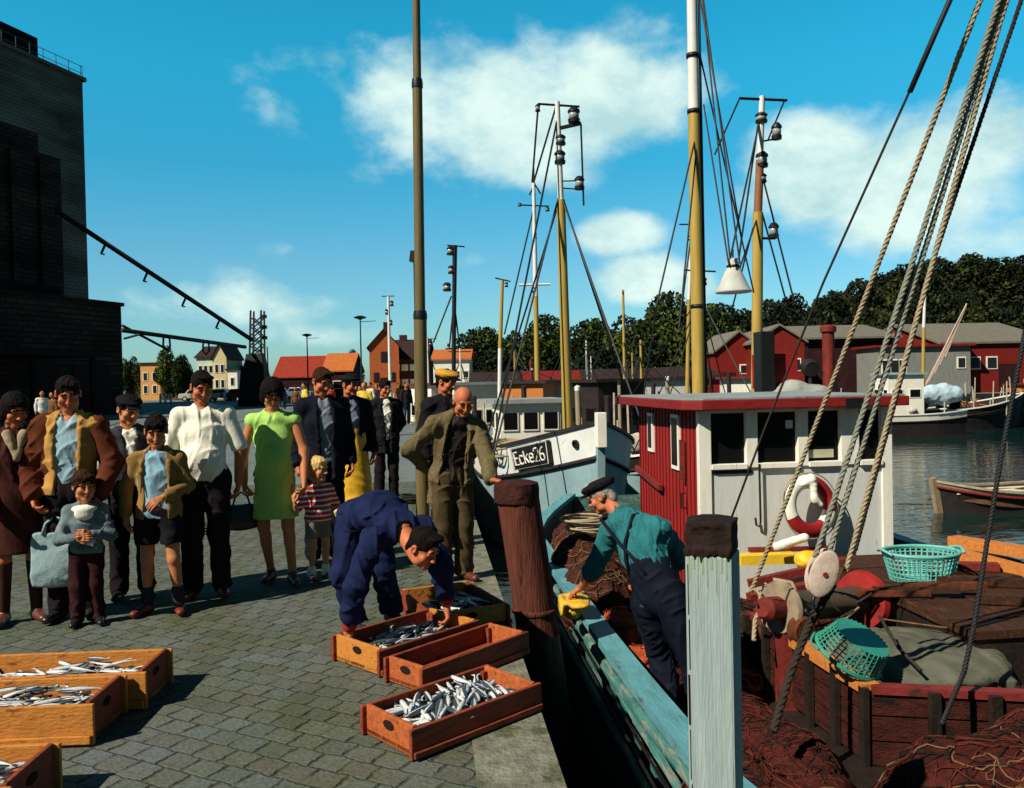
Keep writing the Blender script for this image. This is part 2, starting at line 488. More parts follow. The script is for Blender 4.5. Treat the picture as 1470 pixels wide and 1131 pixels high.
def joints(H=1.75, **ov):
    s = H / 1.75
    k = max(0.0, min(1.0, (1.6 - H) / 0.6))          # childlike proportions
    hs = 1.0 - 0.13 * k if H < 1.6 else (0.97 + 0.03 * (H - 1.6) / 0.15)
    hh = 0.235 * hs
    zn = H - hh - 0.062 * s
    J = dict(s=s, hs=hs, H=H)
    hip = H * (0.525 - 0.03 * k)
    sw = 0.185 * s * (1 - 0.04 * k)
    J['pel'] = V3(0, 0, hip + 0.03 * s); J['chest'] = V3(0, 0.005, hip + (zn - hip) * 0.62)
    J['neck'] = V3(0, 0.02 * s, zn)
    J['head'] = V3(0, -0.015 * s, H - hh * 0.50)
    for sd, n in ((-1, 'R'), (1, 'L')):               # R: the person's right, at -x when facing -y
        J['sh' + n] = V3(sd * sw, 0.015 * s, zn - 0.052 * s)
        J['el' + n] = V3(sd * (sw + 0.055 * s), 0.035 * s, zn - 0.318 * s)
        J['wr' + n] = V3(sd * (sw + 0.055 * s), -0.05 * s, zn - 0.558 * s)
        J['hip' + n] = V3(sd * 0.088 * s, 0, hip - 0.01 * s)
        J['kn' + n] = V3(sd * 0.10 * s, -0.015 * s, hip * 0.535)
        J['an' + n] = V3(sd * 0.11 * s, 0.025 * s, 0.085 * s)
        J['to' + n] = V3(sd * 0.145 * s, -0.145 * s, 0.03 * s)
    for a, b in ov.items(): J[a] = np.array(b, float) if not np.isscalar(b) else b
    across = nrm(J['shL'] - J['shR']); spine = nrm(J['neck'] - J['pel'])
    J['ax'] = across; J['up'] = spine; J['fw'] = nrm(np.cross(spine, -across)) * 1.0
    # facing -y: across=+x, spine=+z -> z x -x = -y
    if 'look' not in J: J['look'] = V3(0, -1, -0.25)
    return J

def torso(S, J, inf=0.0, g=1.0, k=0.04, belly=0.0, top=True):
    s = J['s']; fw = J['fw']
    pel, ch, nk = J['pel'], J['chest'], J['neck']
    wa = pel * 0.5 + ch * 0.5
    S.cap(J['hipR'] * 0.75 + pel * 0.25, J['hipL'] * 0.75 + pel * 0.25, (0.098 * g) * s + inf, k=k)
    wf = J.get('wf', 1.0)
    S.cap(pel, wa, 0.135 * g * s + inf, 0.13 * g * s * wf + inf, k=k, flat=(fw, 0.74))
    if belly > 0: S.ell(wa * .8 + pel * .2 + fw * (0.05 + belly * .5) * s, ((0.135 * g) * s + inf, 0.10 * s + belly * .5 + inf, 0.14 * s + inf), np.stack([J['ax'], -fw, J['up']], 1), k=0.05)
    S.cap(wa, ch, 0.13 * g * s * wf + inf, 0.150 * g * s + inf, k=k, flat=(fw, 0.72))
    S.cap(ch, ch * 0.35 + nk * 0.65, 0.150 * g * s + inf, 0.10 * s + inf, k=k, flat=(fw, 0.70))
    if top:
        for n in 'RL': S.cap(nk - J['up'] * .030 * s + (J['sh' + n] - nk) * .25, J['sh' + n] * .93 + nk * .07, 0.062 * s + inf * .7, 0.050 * s + inf, k=k)
    S.cap(ch * .15 + nk * .85, nk, 0.085 * s + inf * .6, 0.062 * s + inf * 0.6, k=k)

def arm(S, J, n, r=(0.052, 0.042, 0.030), inf=0.0, upto=2.0, k=0.03, m=0):
    s = J['s']; a, b, c = J['sh' + n], J['el' + n], J['wr' + n]
    t = min(1, upto); a = a - J['up'] * (r[0] - .05) * .8 + (J['neck'] - a) * .06
    S.cap(a, a + (b - a) * t, r[0] * s + inf, (r[0] + (r[1] - r[0]) * t) * s + inf, k=k, m=m)
    if upto > 1:
        t = upto - 1
        S.cap(b, b + (c - b) * t, r[1] * s + inf, (r[1] + (r[2] - r[1]) * t) * s + inf, k=k, m=m)

def hand_parts(J, n, curl=0.5, palm=None, spread=1.0, hd=None, res=0.0046, m=0):
    """palm, four unequal bent fingers and a thumb from the side of the palm"""
    s = J['hs'] * (0.98 if J['H'] > 1.6 else 0.9) * (J['s'] ** 0.3)
    w = J['wr' + n]
    d = nrm(J['wr' + n] - J['el' + n]) if hd is None else nrm(np.array(hd, float))
    if palm is None: palm = -J['ax'] if n == 'L' else J['ax']
    palm = np.array(palm, float); palm = nrm(palm - d * (palm @ d))
    lat = np.cross(d, palm)                           # towards the thumb for one side
    if n == 'R': lat = -lat
    S = SDF()
    S.cap(w - d * 0.02 * s, w + d * 0.03 * s, 0.029 * s, 0.031 * s, k=0.012 * s, flat=(palm, 0.78), m=m)
    for i in range(4):
        base = w + d * (0.088 - 0.004 * abs(i - 1.2)) * s + lat * (1.5 - i) * 0.0205 * s * spread
        S.cap(w + d * 0.025 * s + lat * (1.5 - i) * 0.010 * s, base, 0.017 * s, 0.0135 * s, k=0.012 * s, m=m)
        Ls = [(0.040, 0.025, 0.020), (0.045, 0.028, 0.021), (0.041, 0.026, 0.020), (0.032, 0.020, 0.018)][i]
        a = 0.15 + curl * (0.55 + 0.1 * i); p = base
        for q, l in enumerate(Ls):
            dv = d * math.cos(a) + palm * math.sin(a) + lat * (1.5 - i) * 0.05 * spread
            p2 = p + nrm(dv) * l * s
            S.cap(p, p2, (0.0098 - 0.0009 * q) * s, (0.0090 - 0.0010 * q) * s, k=0.004 * s, m=m)
            p = p2; a += curl * 0.85
    tb = w + d * 0.028 * s + lat * 0.026 * s
    t1 = tb + nrm(d * 0.65 + lat * 0.75 + palm * 0.3 * (0.4 + curl)) * 0.042 * s
    t2 = t1 + nrm(d * 0.85 + lat * (0.35 - 0.5 * curl) + palm * 0.5 * (0.3 + curl)) * 0.030 * s
    t3 = t2 + nrm(d * 0.9 + lat * (0.15 - 0.6 * curl) + palm * 0.6 * (0.3 + curl)) * 0.024 * s
    S.cap(w + d * 0.012 * s + lat * 0.010 * s, tb, 0.020 * s, 0.017 * s, k=0.010 * s, m=m)
    S.cap(tb, t1, 0.0155 * s, 0.0115 * s, k=0.006 * s, m=m); S.cap(t1, t2, 0.0112 * s, 0.0100 * s, k=0.004 * s, m=m); S.cap(t2, t3, 0.0100 * s, 0.0078 * s, k=0.004 * s, m=m)
    return S.verts(res)

def head_frame(J):
    f = nrm(np.array(J['look'], float)); up = J.get('hup', V3(0, 0, 1))
    r = nrm(np.cross(np.array(up, float), f)); u = np.cross(f, r)
    return np.stack([r, -f, u], 1)                    # columns: side, back, up

def head_parts(J, fat=1.0, res=0.0055, beard=False):
    Rm = head_frame(J); c = J['head']; h = J['hs'] * 1.0
    P = lambda x, y, z: c + Rm @ (V3(x, y, z) * h)
    E = lambda S, x, y, z, a, b, d, **kw: S.ell(P(x, y, z), V3(a, b, d) * h, Rm, **kw)
    S = SDF()
    E(S, 0, 0.012, 0.035, 0.074, 0.092, 0.082, k=0.02)
    E(S, 0, -0.022, -0.045, 0.058 * fat, 0.066, 0.066, k=0.03 * h)
    E(S, 0, -0.070, -0.095, 0.026 * fat, 0.020, 0.018, k=0.025 * h)
    for q in (-1, 1):
        E(S, q * 0.040, -0.060, -0.028, 0.026 * fat, 0.022, 0.024, k=0.02 * h)
        E(S, q * 0.028, -0.080, 0.028, 0.028, 0.012, 0.010, k=0.012 * h)
        E(S, q * 0.046 * fat, -0.022, -0.075, 0.018, 0.026, 0.018, k=0.02 * h)
        E(S, q * 0.031, -0.096, 0.008, 0.017, 0.015, 0.011, op=1)
        E(S, q * 0.031, -0.077, 0.008, 0.0130, 0.0120, 0.0080, k=0.002, m=4)
        E(S, q * 0.030, -0.0842, 0.008, 0.0062, 0.0062, 0.0062, k=0.001, m=1)
        E(S, q * 0.031, -0.0835, 0.0165, 0.0165, 0.010, 0.0045, k=0.004 * h)
        E(S, q * 0.031, -0.0895, 0.030, 0.019, 0.007, 0.0045, k=0.002, m=3)
        E(S, q * 0.077, 0.010, -0.004, 0.011, 0.021, 0.031, k=0.006 * h)
        E(S, q * 0.084, 0.004, -0.002, 0.006, 0.011, 0.018, op=1)
    S.cap(P(0, -0.088, 0.016), P(0, -0.109, -0.026), 0.0095 * h, 0.0125 * h, k=0.012 * h)
    for q in (-1, 1): E(S, q * 0.012, -0.098, -0.030, 0.008, 0.009, 0.0075, k=0.006 * h)
    E(S, 0, -0.086, -0.055, 0.019, 0.012, 0.0050, k=0.004, m=2)
    E(S, 0, -0.084, -0.066, 0.016, 0.012, 0.0060, k=0.004, m=2)
    n0 = J['neck']
    S.cap(n0 - J['up'] * 0.02, P(0, 0.022, -0.06), 0.058 * J['s'] ** .6, 0.052 * h, k=0.025)
    return S.verts(res)

def hair_mesh(J, style, m, root):
    Rm = head_frame(J); c = J['head']; h = J['hs']
    P = lambda x, y, z: c + Rm @ (V3(x, y, z) * h)
    E = lambda S, x, y, z, a, b, d, **kw: S.ell(P(x, y, z), V3(a, b, d) * h, Rm, **kw)
    S = SDF()
    if style == 'balding':
        for q in (-1, 1): E(S, q * 0.062, 0.035, 0.008, 0.020, 0.055, 0.038, k=0.01)
        E(S, 0, 0.085, -0.005, 0.06, 0.025, 0.045, k=0.02)
        return smooth_obj('hair', S, 0.006, m, root, 0.003, 60, 3)
    th = {'short': 0.006, 'boy': 0.010, 'bob': 0.015, 'curly': 0.022}[style]
    E(S, 0, 0.016, 0.040, 0.074 + th, 0.092 + th, 0.082 + th, k=0.02)
    if style in ('bob', 'curly'):
        for q in (-1, 1): E(S, q * 0.070, 0.030, -0.03, 0.026, 0.062, 0.062, k=0.02)
        E(S, 0, 0.080, -0.04, 0.07, 0.04, 0.07, k=0.03)
    else:
        for q in (-1, 1): E(S, q * 0.068, 0.020, 0.005, 0.011, 0.026, 0.030, k=0.01)
        E(S, 0, 0.075, -0.03, 0.055, 0.03, 0.055, k=0.02)
    if style == 'boy': E(S, 0, -0.055, 0.078, 0.066, 0.040, 0.026, k=0.02)
    if style == 'short': E(S, 0.018, -0.050, 0.100, 0.056, 0.036, 0.020, k=0.02)
    E(S, 0, -0.112, -0.012, 0.069, 0.062, {'short': 0.094, 'boy': 0.070}.get(style, 0.084), op=1)
    E(S, 0, -0.06, -0.10, 0.066, 0.08, 0.08, op=1)
    return smooth_obj('hair', S, 0.0055, m, root, 0.008, 60, int(abs(c[2]) * 1000) % 17, np.array((1, 1, .6)))

def flat_cap(J, m, root, band=None, big=1.0, name='cap'):
    Rm = head_frame(J); c = J['head']; h = J['hs'] * big
    P = lambda x, y, z: c + Rm @ (V3(x, y, z) * h)
    S = SDF()
    S.ell(P(0, 0.005, 0.075), V3(0.096, 0.118, 0.036) * h, Rm, k=0.01)
    S.ell(P(0, 0.015, 0.058), V3(0.088, 0.106, 0.030) * h, Rm, k=0.02)
    S.ell(P(0, -0.092, 0.046), V3(0.062, 0.052, 0.009) * h, Rm, k=0.01, m=1)
    return smooth_obj(name, S, 0.006, [m, band or m], root, 0.003, 30, 2)

def legs_cloth(S, J, r=(0.098, 0.074, 0.066, 0.070), hem=0.03, k=0.03, g=1.0):
    s = J['s']
    S.cap(J['hipR'] * .7 + J['pel'] * .3, J['hipL'] * .7 + J['pel'] * .3, 0.113 * s * g, k=k)
    S.cap(J['pel'], J['pel'] + J['up'] * 0.07 * s, 0.140 * s * g, 0.138 * s * g, k=k, flat=(J['fw'], 0.78))
    for n in 'RL':
        a, b, c = J['hip' + n], J['kn' + n], J['an' + n]
        S.cap(a, b, r[0] * s * g, r[1] * s, k=0.025); S.cap(b, b * .35 + c * .65, r[1] * s, r[2] * s, k=0.02)
        S.cap(b * .35 + c * .65, c + nrm(c - b) * 0.0, r[2] * s, r[3] * s, k=0.02)

def shoes(J, m, root, sole=None, name='shoe', boot=False):
    for n in 'RL':
        s = J['s'] ** .8; a, t = J['an' + n], J['to' + n]
        S = SDF(); d = nrm((t - a) * V3(1, 1, 0)); g0 = V3(a[0], a[1], t[2] + 0.010)
        S.cap(g0 - d * 0.035 * s, g0 + d * 0.05 * s, 0.040 * s, 0.038 * s, k=0.02)
        S.cap(g0 + d * 0.05 * s, V3(t[0], t[1], t[2] + 0.006), 0.038 * s, 0.034 * s, k=0.02, flat=((0, 0, 1), 0.85))
        if boot: S.cap(g0, a + V3(0, 0, 0.10 * s), 0.045 * s, 0.055 * s, k=0.02)
        else: S.cap(g0 - d * 0.02 * s, a + V3(0, 0, 0.005), 0.040 * s, 0.040 * s, k=0.02)
        S.box(V3(a[0], a[1], t[2] - 0.03 * 1.0 - 0.2), V3(0.4, 0.4, 0.2))
        smooth_obj(name, S, 0.008, [m], root)

def base_person(label, loc, rz, H, skin=None, hair=('short', None), fat=1.0, bare_legs=False, hands=None, cat='person', brow=None, armr=None, group=None, head_res=0.0055, girth=1.0, **ov):
    """the body: one skin mesh (head with face, neck, torso, limbs, fingers); clothes are added as children"""
    J = joints(H, **ov)
    skin = skin or SKIN
    hands = hands or {}
    S = SDF()
    torso(S, J, -0.012, girth)
    for n in 'RL':
        arm(S, J, n, armr or (0.050, 0.041, 0.030))
        s = J['s']; a, b, c = J['hip' + n], J['kn' + n], J['an' + n]
        S.cap(a, b, 0.080 * s, 0.054 * s, k=0.02); S.cap(b, c, 0.050 * s, 0.034 * s, k=0.015)
        S.ell(b * .72 + c * .28 + V3(0, 0.018, 0) * s, V3(0.048, 0.050, 0.105) * s, k=0.02)
        S.ell(b + V3(0, -0.012, 0) * s, V3(0.046, 0.046, 0.05) * s, k=0.02)
        S.cap(c + V3(0, 0.02, -0.03 * s), J['to' + n] * .9 + c * .1, 0.033 * s, 0.024 * s, k=0.015)
    parts = [S.verts(0.0105)]
    parts.append(head_parts(J, fat, head_res))
    for n in 'RL':
        h = hands.get(n, {})
        if h is not None: parts.append(hand_parts(J, n, **h))
    hm = hair[1] or HAIR_DK
    o = np_mesh('person', parts, [skin, EYE, LIP, brow or hm, EYEW])
    o.location = loc; o.rotation_euler = (0, 0, rz)
    tag(o, label, cat, group)
    if hair[0] != 'none': hair_mesh(J, hair[0], hm, o)
    return o, J

def trousers(o, J, m, r=(0.098, 0.074, 0.066, 0.070), g=1.0, seed=1, hem=0.045):
    S = SDF(); legs_cloth(S, J, r, g=g)
    if hem is not None:
        zc = min(J['anR'][2], J['anL'][2]) - hem
        S.box(V3(0, 0, zc - 0.5), V3(3, 3, 0.5))
    return smooth_obj('trousers', S, 0.010, m, o, 0.016, 26, seed, FOLD)

def shirt(o, J, m, inf=0.012, sleeve=2.0, g=1.0, belly=0.0, seed=2, name='shirt', open_neck=0.03, rs=(0.060, 0.054, 0.044), tail=0.03, collar=True, wr=0.006):
    S = SDF(); torso(S, J, inf, g, belly=belly)
    if sleeve > 0:
        for n in 'RL': arm(S, J, n, rs, 0.004, sleeve)
    nk = J['neck'] + J['up'] * 0.01
    if collar:
        for q in (-1, 1):
            S.cap(nk + J['ax'] * q * 0.058 * J['s'] - J['fw'] * 0.01, nk + J['fw'] * 0.075 * J['s'] + J['ax'] * q * 0.035 * J['s'] - J['up'] * 0.05 * J['s'], 0.015, 0.013, k=0.012)
    if open_neck > 0:
        S.cap(nk + J['fw'] * 0.09 * J['s'] + J['up'] * 0.06, nk + J['fw'] * 0.13 * J['s'] - J['up'] * 0.09 * J['s'], open_neck * 1.5, open_neck * .4, op=1)
    S.cap(nk + J['up'] * 0.028 * J['s'] + J['fw'] * .012, nk + J['up'] * 0.2 + J['fw'] * .05, 0.060 * J['s'], 0.10, op=1)
    lo = J['pel'] - J['up'] * (0.02 + tail)
    S.box(lo - J['up'] * 0.5, V3(1, 1, 0.5), np.stack([J['ax'], -J['fw'], J['up']], 1))
    return smooth_obj(name, S, 0.009, m, o, wr * 2.0, 27, seed, FOLD)

def jacket(o, J, m, inf=0.026, hem=0.16, gap=(0.085, 0.035), sleeve=1.92, g=1.0, belly=0.0, seed=3, rs=(0.063, 0.058, 0.049), name='jacket', mats=None, wr=0.007, lapel=True, gap_low=None):
    """jacket or coat open down the front, with sleeves and lapels"""
    S = SDF(); s = J['s']; torso(S, J, inf, g, belly=belly)
    hb = J['pel'] - J['up'] * hem * s
    S.cap(J['pel'], hb - J['up'] * 0.10, 0.142 * s * g + inf, 0.155 * s * g + inf, k=0.04, flat=(J['fw'], 0.80))
    for n in 'RL': arm(S, J, n, rs, 0.004, sleeve)
    nk = J['neck']
    if lapel:
        for q in (-1, 1):
            S.cap(nk + J['ax'] * q * 0.066 * s - J['fw'] * 0.02, nk + J['fw'] * 0.085 * s + J['ax'] * q * (gap[0] + 0.012) - J['up'] * 0.07 * s, 0.020, 0.017, k=0.015)
            S.cap(nk + J['fw'] * 0.10 * s + J['ax'] * q * (gap[0] + 0.010) - J['up'] * 0.09 * s, J['chest'] * .5 + J['pel'] * .5 + J['fw'] * (0.115 * s + inf * .4) + J['ax'] * q * (gap[1] + 0.012), 0.020, 0.010, k=0.012)
    top = nk + J['fw'] * 0.13 * s; mid = J['chest'] * .5 + J['pel'] * .5 + J['fw'] * (0.15 * s + belly * .8)
    S.cap(top + J['up'] * 0.03, mid, gap[0], gap[1], op=1)
    gl = gap[1] if gap_low is None else gap_low
    if gl > 0: S.cap(mid, hb + J['fw'] * 0.15 * s - J['up'] * 0.2, gap[1], gl, op=1)
    S.cap(nk + J['up'] * 0.035 * s, nk + J['up'] * 0.2, 0.066 * s, 0.09, op=1)
    S.box(hb - J['up'] * 0.5, V3(1, 1, 0.5), np.stack([J['ax'], -J['fw'], J['up']], 1))
    return smooth_obj(name, S, 0.0095, mats or m, o, wr * 2.0, 24, seed, FOLD)

# ------------------------------------------------------------------ setting: quay, water, far ground
def edge_x(y): return 0.517 - 0.098 * y
WATER_Z = -1.9

def paving_material():
    """interlocking concrete blocks: staggered rows, dark head joints, each block its own tone, moss in patches"""
    m = bpy.data.materials.new('block_paving'); m.use_nodes = True
    nt = m.node_tree; N, L = nt.nodes, nt.links; b = N['Principled BSDF']
    b.inputs['Roughness'].default_value = 0.9; b.inputs['Specular IOR Level'].default_value = 0.12
    def nd(t, **kw):
        n = N.new(t)
        for k, v in kw.items(): setattr(n, k, v)
        return n
    def ma(op, x, y=None, z=None):
        n = nd('ShaderNodeMath', operation=op)
        for i, v in enumerate((x, y, z)):
            if v is None: continue
            if isinstance(v, (int, float)): n.inputs[i].default_value = v
            else: L.new(v, n.inputs[i])
        return n.outputs[0]
    def noise(vec, sc, det, ro=.6, out='Fac'):
        n = nd('ShaderNodeTexNoise'); n.inputs['Scale'].default_value = sc; n.inputs['Detail'].default_value = det; n.inputs['Roughness'].default_value = ro
        L.new(vec, n.inputs['Vector']); return n.outputs[out]
    tc = nd('ShaderNodeTexCoord'); mp = nd('ShaderNodeMapping'); L.new(tc.outputs['Object'], mp.inputs[0]); mp.inputs['Rotation'].default_value = (0, 0, R(27))
    wob = nd('ShaderNodeMix', data_type='VECTOR'); wob.inputs[0].default_value = 0.045
    L.new(mp.outputs[0], wob.inputs[4]); L.new(noise(mp.outputs[0], 11, 3, .6, 'Color'), wob.inputs[5])
    sp = nd('ShaderNodeSeparateXYZ'); L.new(wob.outputs[1], sp.inputs[0])
    v = ma('DIVIDE', sp.outputs[1], 0.128); row = ma('FLOOR', v)
    u = ma('ADD', ma('DIVIDE', sp.outputs[0], 0.150), ma('MULTIPLY', row, 0.5))
    def joint(f, w):
        d = ma('ABSOLUTE', ma('SUBTRACT', ma('FRACT', f), 0.5))       # 0.5 at the joint
        mr = nd('ShaderNodeMapRange', interpolation_type='SMOOTHSTEP'); L.new(d, mr.inputs[0]); mr.inputs[1].default_value = 0.5 - w; mr.inputs[2].default_value = 0.5 - w * .25
        return mr.outputs[0]
    brk = noise(mp.outputs[0], 6.0, 3)
    mrb = nd('ShaderNodeMapRange'); L.new(brk, mrb.inputs[0]); mrb.inputs[1].default_value = .40; mrb.inputs[2].default_value = .58
    jh = ma('MULTIPLY', joint(u, 0.085), ma('MULTIPLY_ADD', mrb.outputs[0], .75, .25)); jb = ma('MULTIPLY', joint(v, 0.07), .38)
    j = ma('MAXIMUM', jh, jb)
    cb = nd('ShaderNodeCombineXYZ'); L.new(ma('FLOOR', u), cb.inputs[0]); L.new(row, cb.inputs[1])
    wn = nd('ShaderNodeTexWhiteNoise'); L.new(cb.outputs[0], wn.inputs['Vector'])
    r1 = nd('ShaderNodeValToRGB'); L.new(wn.outputs['Value'], r1.inputs[0]); r1.color_ramp.interpolation = 'LINEAR'
    e = r1.color_ramp.elements; e[0].position = 0; e[0].color = (.084, .088, .076, 1); e[1].position = 1; e[1].color = (.120, .126, .130, 1)
    for p, c in ((.25, (.098, .106, .105, 1)), (.5, (.112, .116, .108, 1)), (.75, (.102, .094, .084, 1))): k = e.new(p); k.color = c
    n2 = noise(mp.outputs[0], 1.3, 7, .68)
    r2 = nd('ShaderNodeValToRGB'); L.new(n2, r2.inputs[0]); e = r2.color_ramp.elements
    e[0].position = .34; e[0].color = (.82, .88, .52, 1); e[1].position = .64; e[1].color = (1.12, 1.22, 1.30, 1); k = e.new(.48); k.color = (.98, 1.05, .86, 1)
    mu = nd('ShaderNodeMix', data_type='RGBA', blend_type='MULTIPLY'); mu.inputs[0].default_value = 1; L.new(r1.outputs[0], mu.inputs[6]); L.new(r2.outputs[0], mu.inputs[7])
    n4 = noise(mp.outputs[0], 48, 6, .7)
    r4 = nd('ShaderNodeValToRGB'); L.new(n4, r4.inputs[0]); e = r4.color_ramp.elements
    e[0].position = .28; e[0].color = (.50, .50, .46, 1); e[1].position = .74; e[1].color = (1.42, 1.42, 1.38, 1)
    m2 = nd('ShaderNodeMix', data_type='RGBA', blend_type='MULTIPLY'); m2.inputs[0].default_value = 1; L.new(mu.outputs[2], m2.inputs[6]); L.new(r4.outputs[0], m2.inputs[7])
    m3 = nd('ShaderNodeMix', data_type='RGBA'); L.new(ma('MULTIPLY', j, .82), m3.inputs[0]); L.new(m2.outputs[2], m3.inputs[6]); m3.inputs[7].default_value = (.020, .022, .012, 1)
    L.new(m3.outputs[2], b.inputs['Base Color'])
    hgt = ma('ADD', ma('MULTIPLY', j, -1.0), ma('ADD', ma('MULTIPLY', n4, .5), ma('MULTIPLY', wn.outputs['Value'], .25)))
    bp = nd('ShaderNodeBump'); bp.inputs['Strength'].default_value = 0.8; bp.inputs['Distance'].default_value = 0.018
    L.new(hgt, bp.inputs['Height']); L.new(bp.outputs[0], b.inputs['Normal'])
    return m

CONC = mat('quay_concrete', (0.17, 0.165, 0.13), 0.85, 0.25, 5, 0.35, 40, col2=(0.10, 0.11, 0.06), patch=0.25)
KERB = mat('quay_edge_stone', (0.17, 0.165, 0.125), 0.9, 0.40, 9, 0.7, 40, col2=(0.075, 0.085, 0.045), patch=0.25, pscale=4)
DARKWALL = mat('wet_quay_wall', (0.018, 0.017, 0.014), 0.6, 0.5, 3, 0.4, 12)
PLAZA = mat('plaza_asphalt', (0.135, 0.16, 0.155), 0.9, 0.16, 0.8, 0.2, 20, col2=(0.09, 0.11, 0.10), patch=0.3, pscale=.35)
STEEL = mat('rail_steel', (0.035, 0.04, 0.04), 0.5, 0.2, 10, 0.0)

def sheet(name, pts, z, m, kind='structure'):
    mb = MB(); mb.add([(x, y, z) for x, y in pts], [tuple(range(len(pts)))])
    return tag(mb.build(name, m), kind=kind)
YP = 14.0
KW = 0.36
PAV = paving_material()
sheet('pavement', [(-60, -6), (edge_x(-6) - KW, -6), (edge_x(YP) - KW, YP), (-60, YP)], 0.0, PAV)
sheet('road', [(-400, YP), (edge_x(YP) - KW, YP), (edge_x(62) - KW, 62), (-400, 62)], 0.0, PLAZA)
sheet('ground', [(-3000, 62), (3000, 62), (3000, 4000), (-3000, 4000)], 0.0, PLAZA)
# kerb stones along the quay edge, one strip cut by joints
mb = MB(); y = -6.0
while y < 62:
    y2 = min(62, y + 1.25)
    for a, b in ((y + .004, y2 - .004),):
        mb.add([(edge_x(a) - KW, a, -0.5), (edge_x(a), a, -0.5), (edge_x(b), b, -0.5), (edge_x(b) - KW, b, -0.5),
                (edge_x(a) - KW, a, 0.004), (edge_x(a), a, 0.004), (edge_x(b), b, 0.004), (edge_x(b) - KW, b, 0.004)],
               [(3, 2, 1, 0), (4, 5, 6, 7), (0, 1, 5, 4), (1, 2, 6, 5), (2, 3, 7, 6), (3, 0, 4, 7)])
    y = y2
tag(mb.build('quay_kerb', KERB), kind='structure')
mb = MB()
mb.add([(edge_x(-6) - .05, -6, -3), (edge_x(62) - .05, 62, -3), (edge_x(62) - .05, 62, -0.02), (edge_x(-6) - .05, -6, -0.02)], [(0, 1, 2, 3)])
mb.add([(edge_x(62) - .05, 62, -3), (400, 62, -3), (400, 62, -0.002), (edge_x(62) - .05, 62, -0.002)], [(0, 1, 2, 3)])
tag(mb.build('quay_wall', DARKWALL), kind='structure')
# crane rails let into the plaza
for k, (a, b) in enumerate((((-6.5, YP + .5), (-15.5, 61)), ((-8.0, YP + .5), (-17.0, 61)), ((-3.2, YP + .5), (-8.0, 61)), ((-10.5, YP + .5), (-26.0, 61)), ((-11.8, YP + .5), (-28.0, 61)))):
    mb = MB(); mb.bar((a[0], a[1], 0.0), (b[0], b[1], 0.0), 0.16, 0.012)
    tag(mb.build('track_rail', STEEL), kind='structure')

def water_material():
    m = bpy.data.materials.new('harbour_water'); m.use_nodes = True
    nt = m.node_tree; N, L = nt.nodes, nt.links; b = N['Principled BSDF']
    b.inputs['Base Color'].default_value = (0.004, 0.022, 0.020, 1); b.inputs['Roughness'].default_value = 0.06
    b.inputs['IOR'].default_value = 1.33
    tc = N.new('ShaderNodeTexCoord'); mp = N.new('ShaderNodeMapping'); L.new(tc.outputs['Object'], mp.inputs[0]); mp.inputs['Scale'].default_value = (0.55, 1.3, 1)
    n = N.new('ShaderNodeTexNoise'); n.inputs['Scale'].default_value = 1.5; n.inputs['Detail'].default_value = 4; n.inputs['Roughness'].default_value = .55; n.inputs['Distortion'].default_value = .6
    L.new(mp.outputs[0], n.inputs['Vector'])
    bp = N.new('ShaderNodeBump'); bp.inputs['Strength'].default_value = 0.22; bp.inputs['Distance'].default_value = 0.12
    L.new(n.outputs['Fac'], bp.inputs['Height']); L.new(bp.outputs[0], b.inputs['Normal'])
    return m
sheet('water', [(-8, -30), (500, -30), (500, 62), (-8, 62)], WATER_Z, water_material())

# ------------------------------------------------------------------ buildings
GLASS = mat('window_glass', (0.015, 0.018, 0.02), 0.08, 0, 5, 0, spec=0.5)
WHITE = mat('white_paint', (0.78, 0.75, 0.64), 0.5, 0.08, 6, 0.10, 30, stretch=(3, 3, .7), col2=(0.46, 0.40, 0.29), patch=0.02)
WHITEP = mat('white_panel', (0.58, 0.585, 0.55), 0.55, 0.10, 3, 0.12, 30, stretch=(5, 5, .6), col2=(0.40, 0.34, 0.25), patch=0.02)
CREAM = mat('cream_render', (0.60, 0.50, 0.27), 0.85, 0.12, 2, 0.1, 20)
PALEGR = mat('pale_green_render', (0.52, 0.62, 0.45), 0.85, 0.10, 2, 0.1, 20)
BRICK = mat('red_brick', (0.40, 0.105, 0.035), 0.85, 0.22, 5, 0.3, 30)
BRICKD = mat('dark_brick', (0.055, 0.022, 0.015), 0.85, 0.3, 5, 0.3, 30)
TILE_R = mat('red_roof_tile', (0.26, 0.035, 0.02), 0.8, 0.25, 3, 0.3, 12)
TILE_O = mat('orange_roof_tile', (0.42, 0.125, 0.035), 0.8, 0.2, 3, 0.3, 12)
TILE_D = mat('dark_roof', (0.035, 0.022, 0.02), 0.8, 0.25, 3, 0.3, 12)
ROOF_G = mat('grey_roof_felt', (0.155, 0.14, 0.11), 0.8, 0.2, 3, 0.2, 12)
SHED_R = mat('red_shed_boards', (0.17, 0.016, 0.012), 0.75, 0.25, 2.5, 0.35, 8, stretch=(6, 6, .6))
SHED_D = mat('dark_shed_boards', (0.030, 0.012, 0.012), 0.8, 0.3, 2.5, 0.3, 8)
DARKST = mat('dark_soot_wall', (0.011, 0.010, 0.010), 0.9, 0.4, 0.4, 0.3, 3)

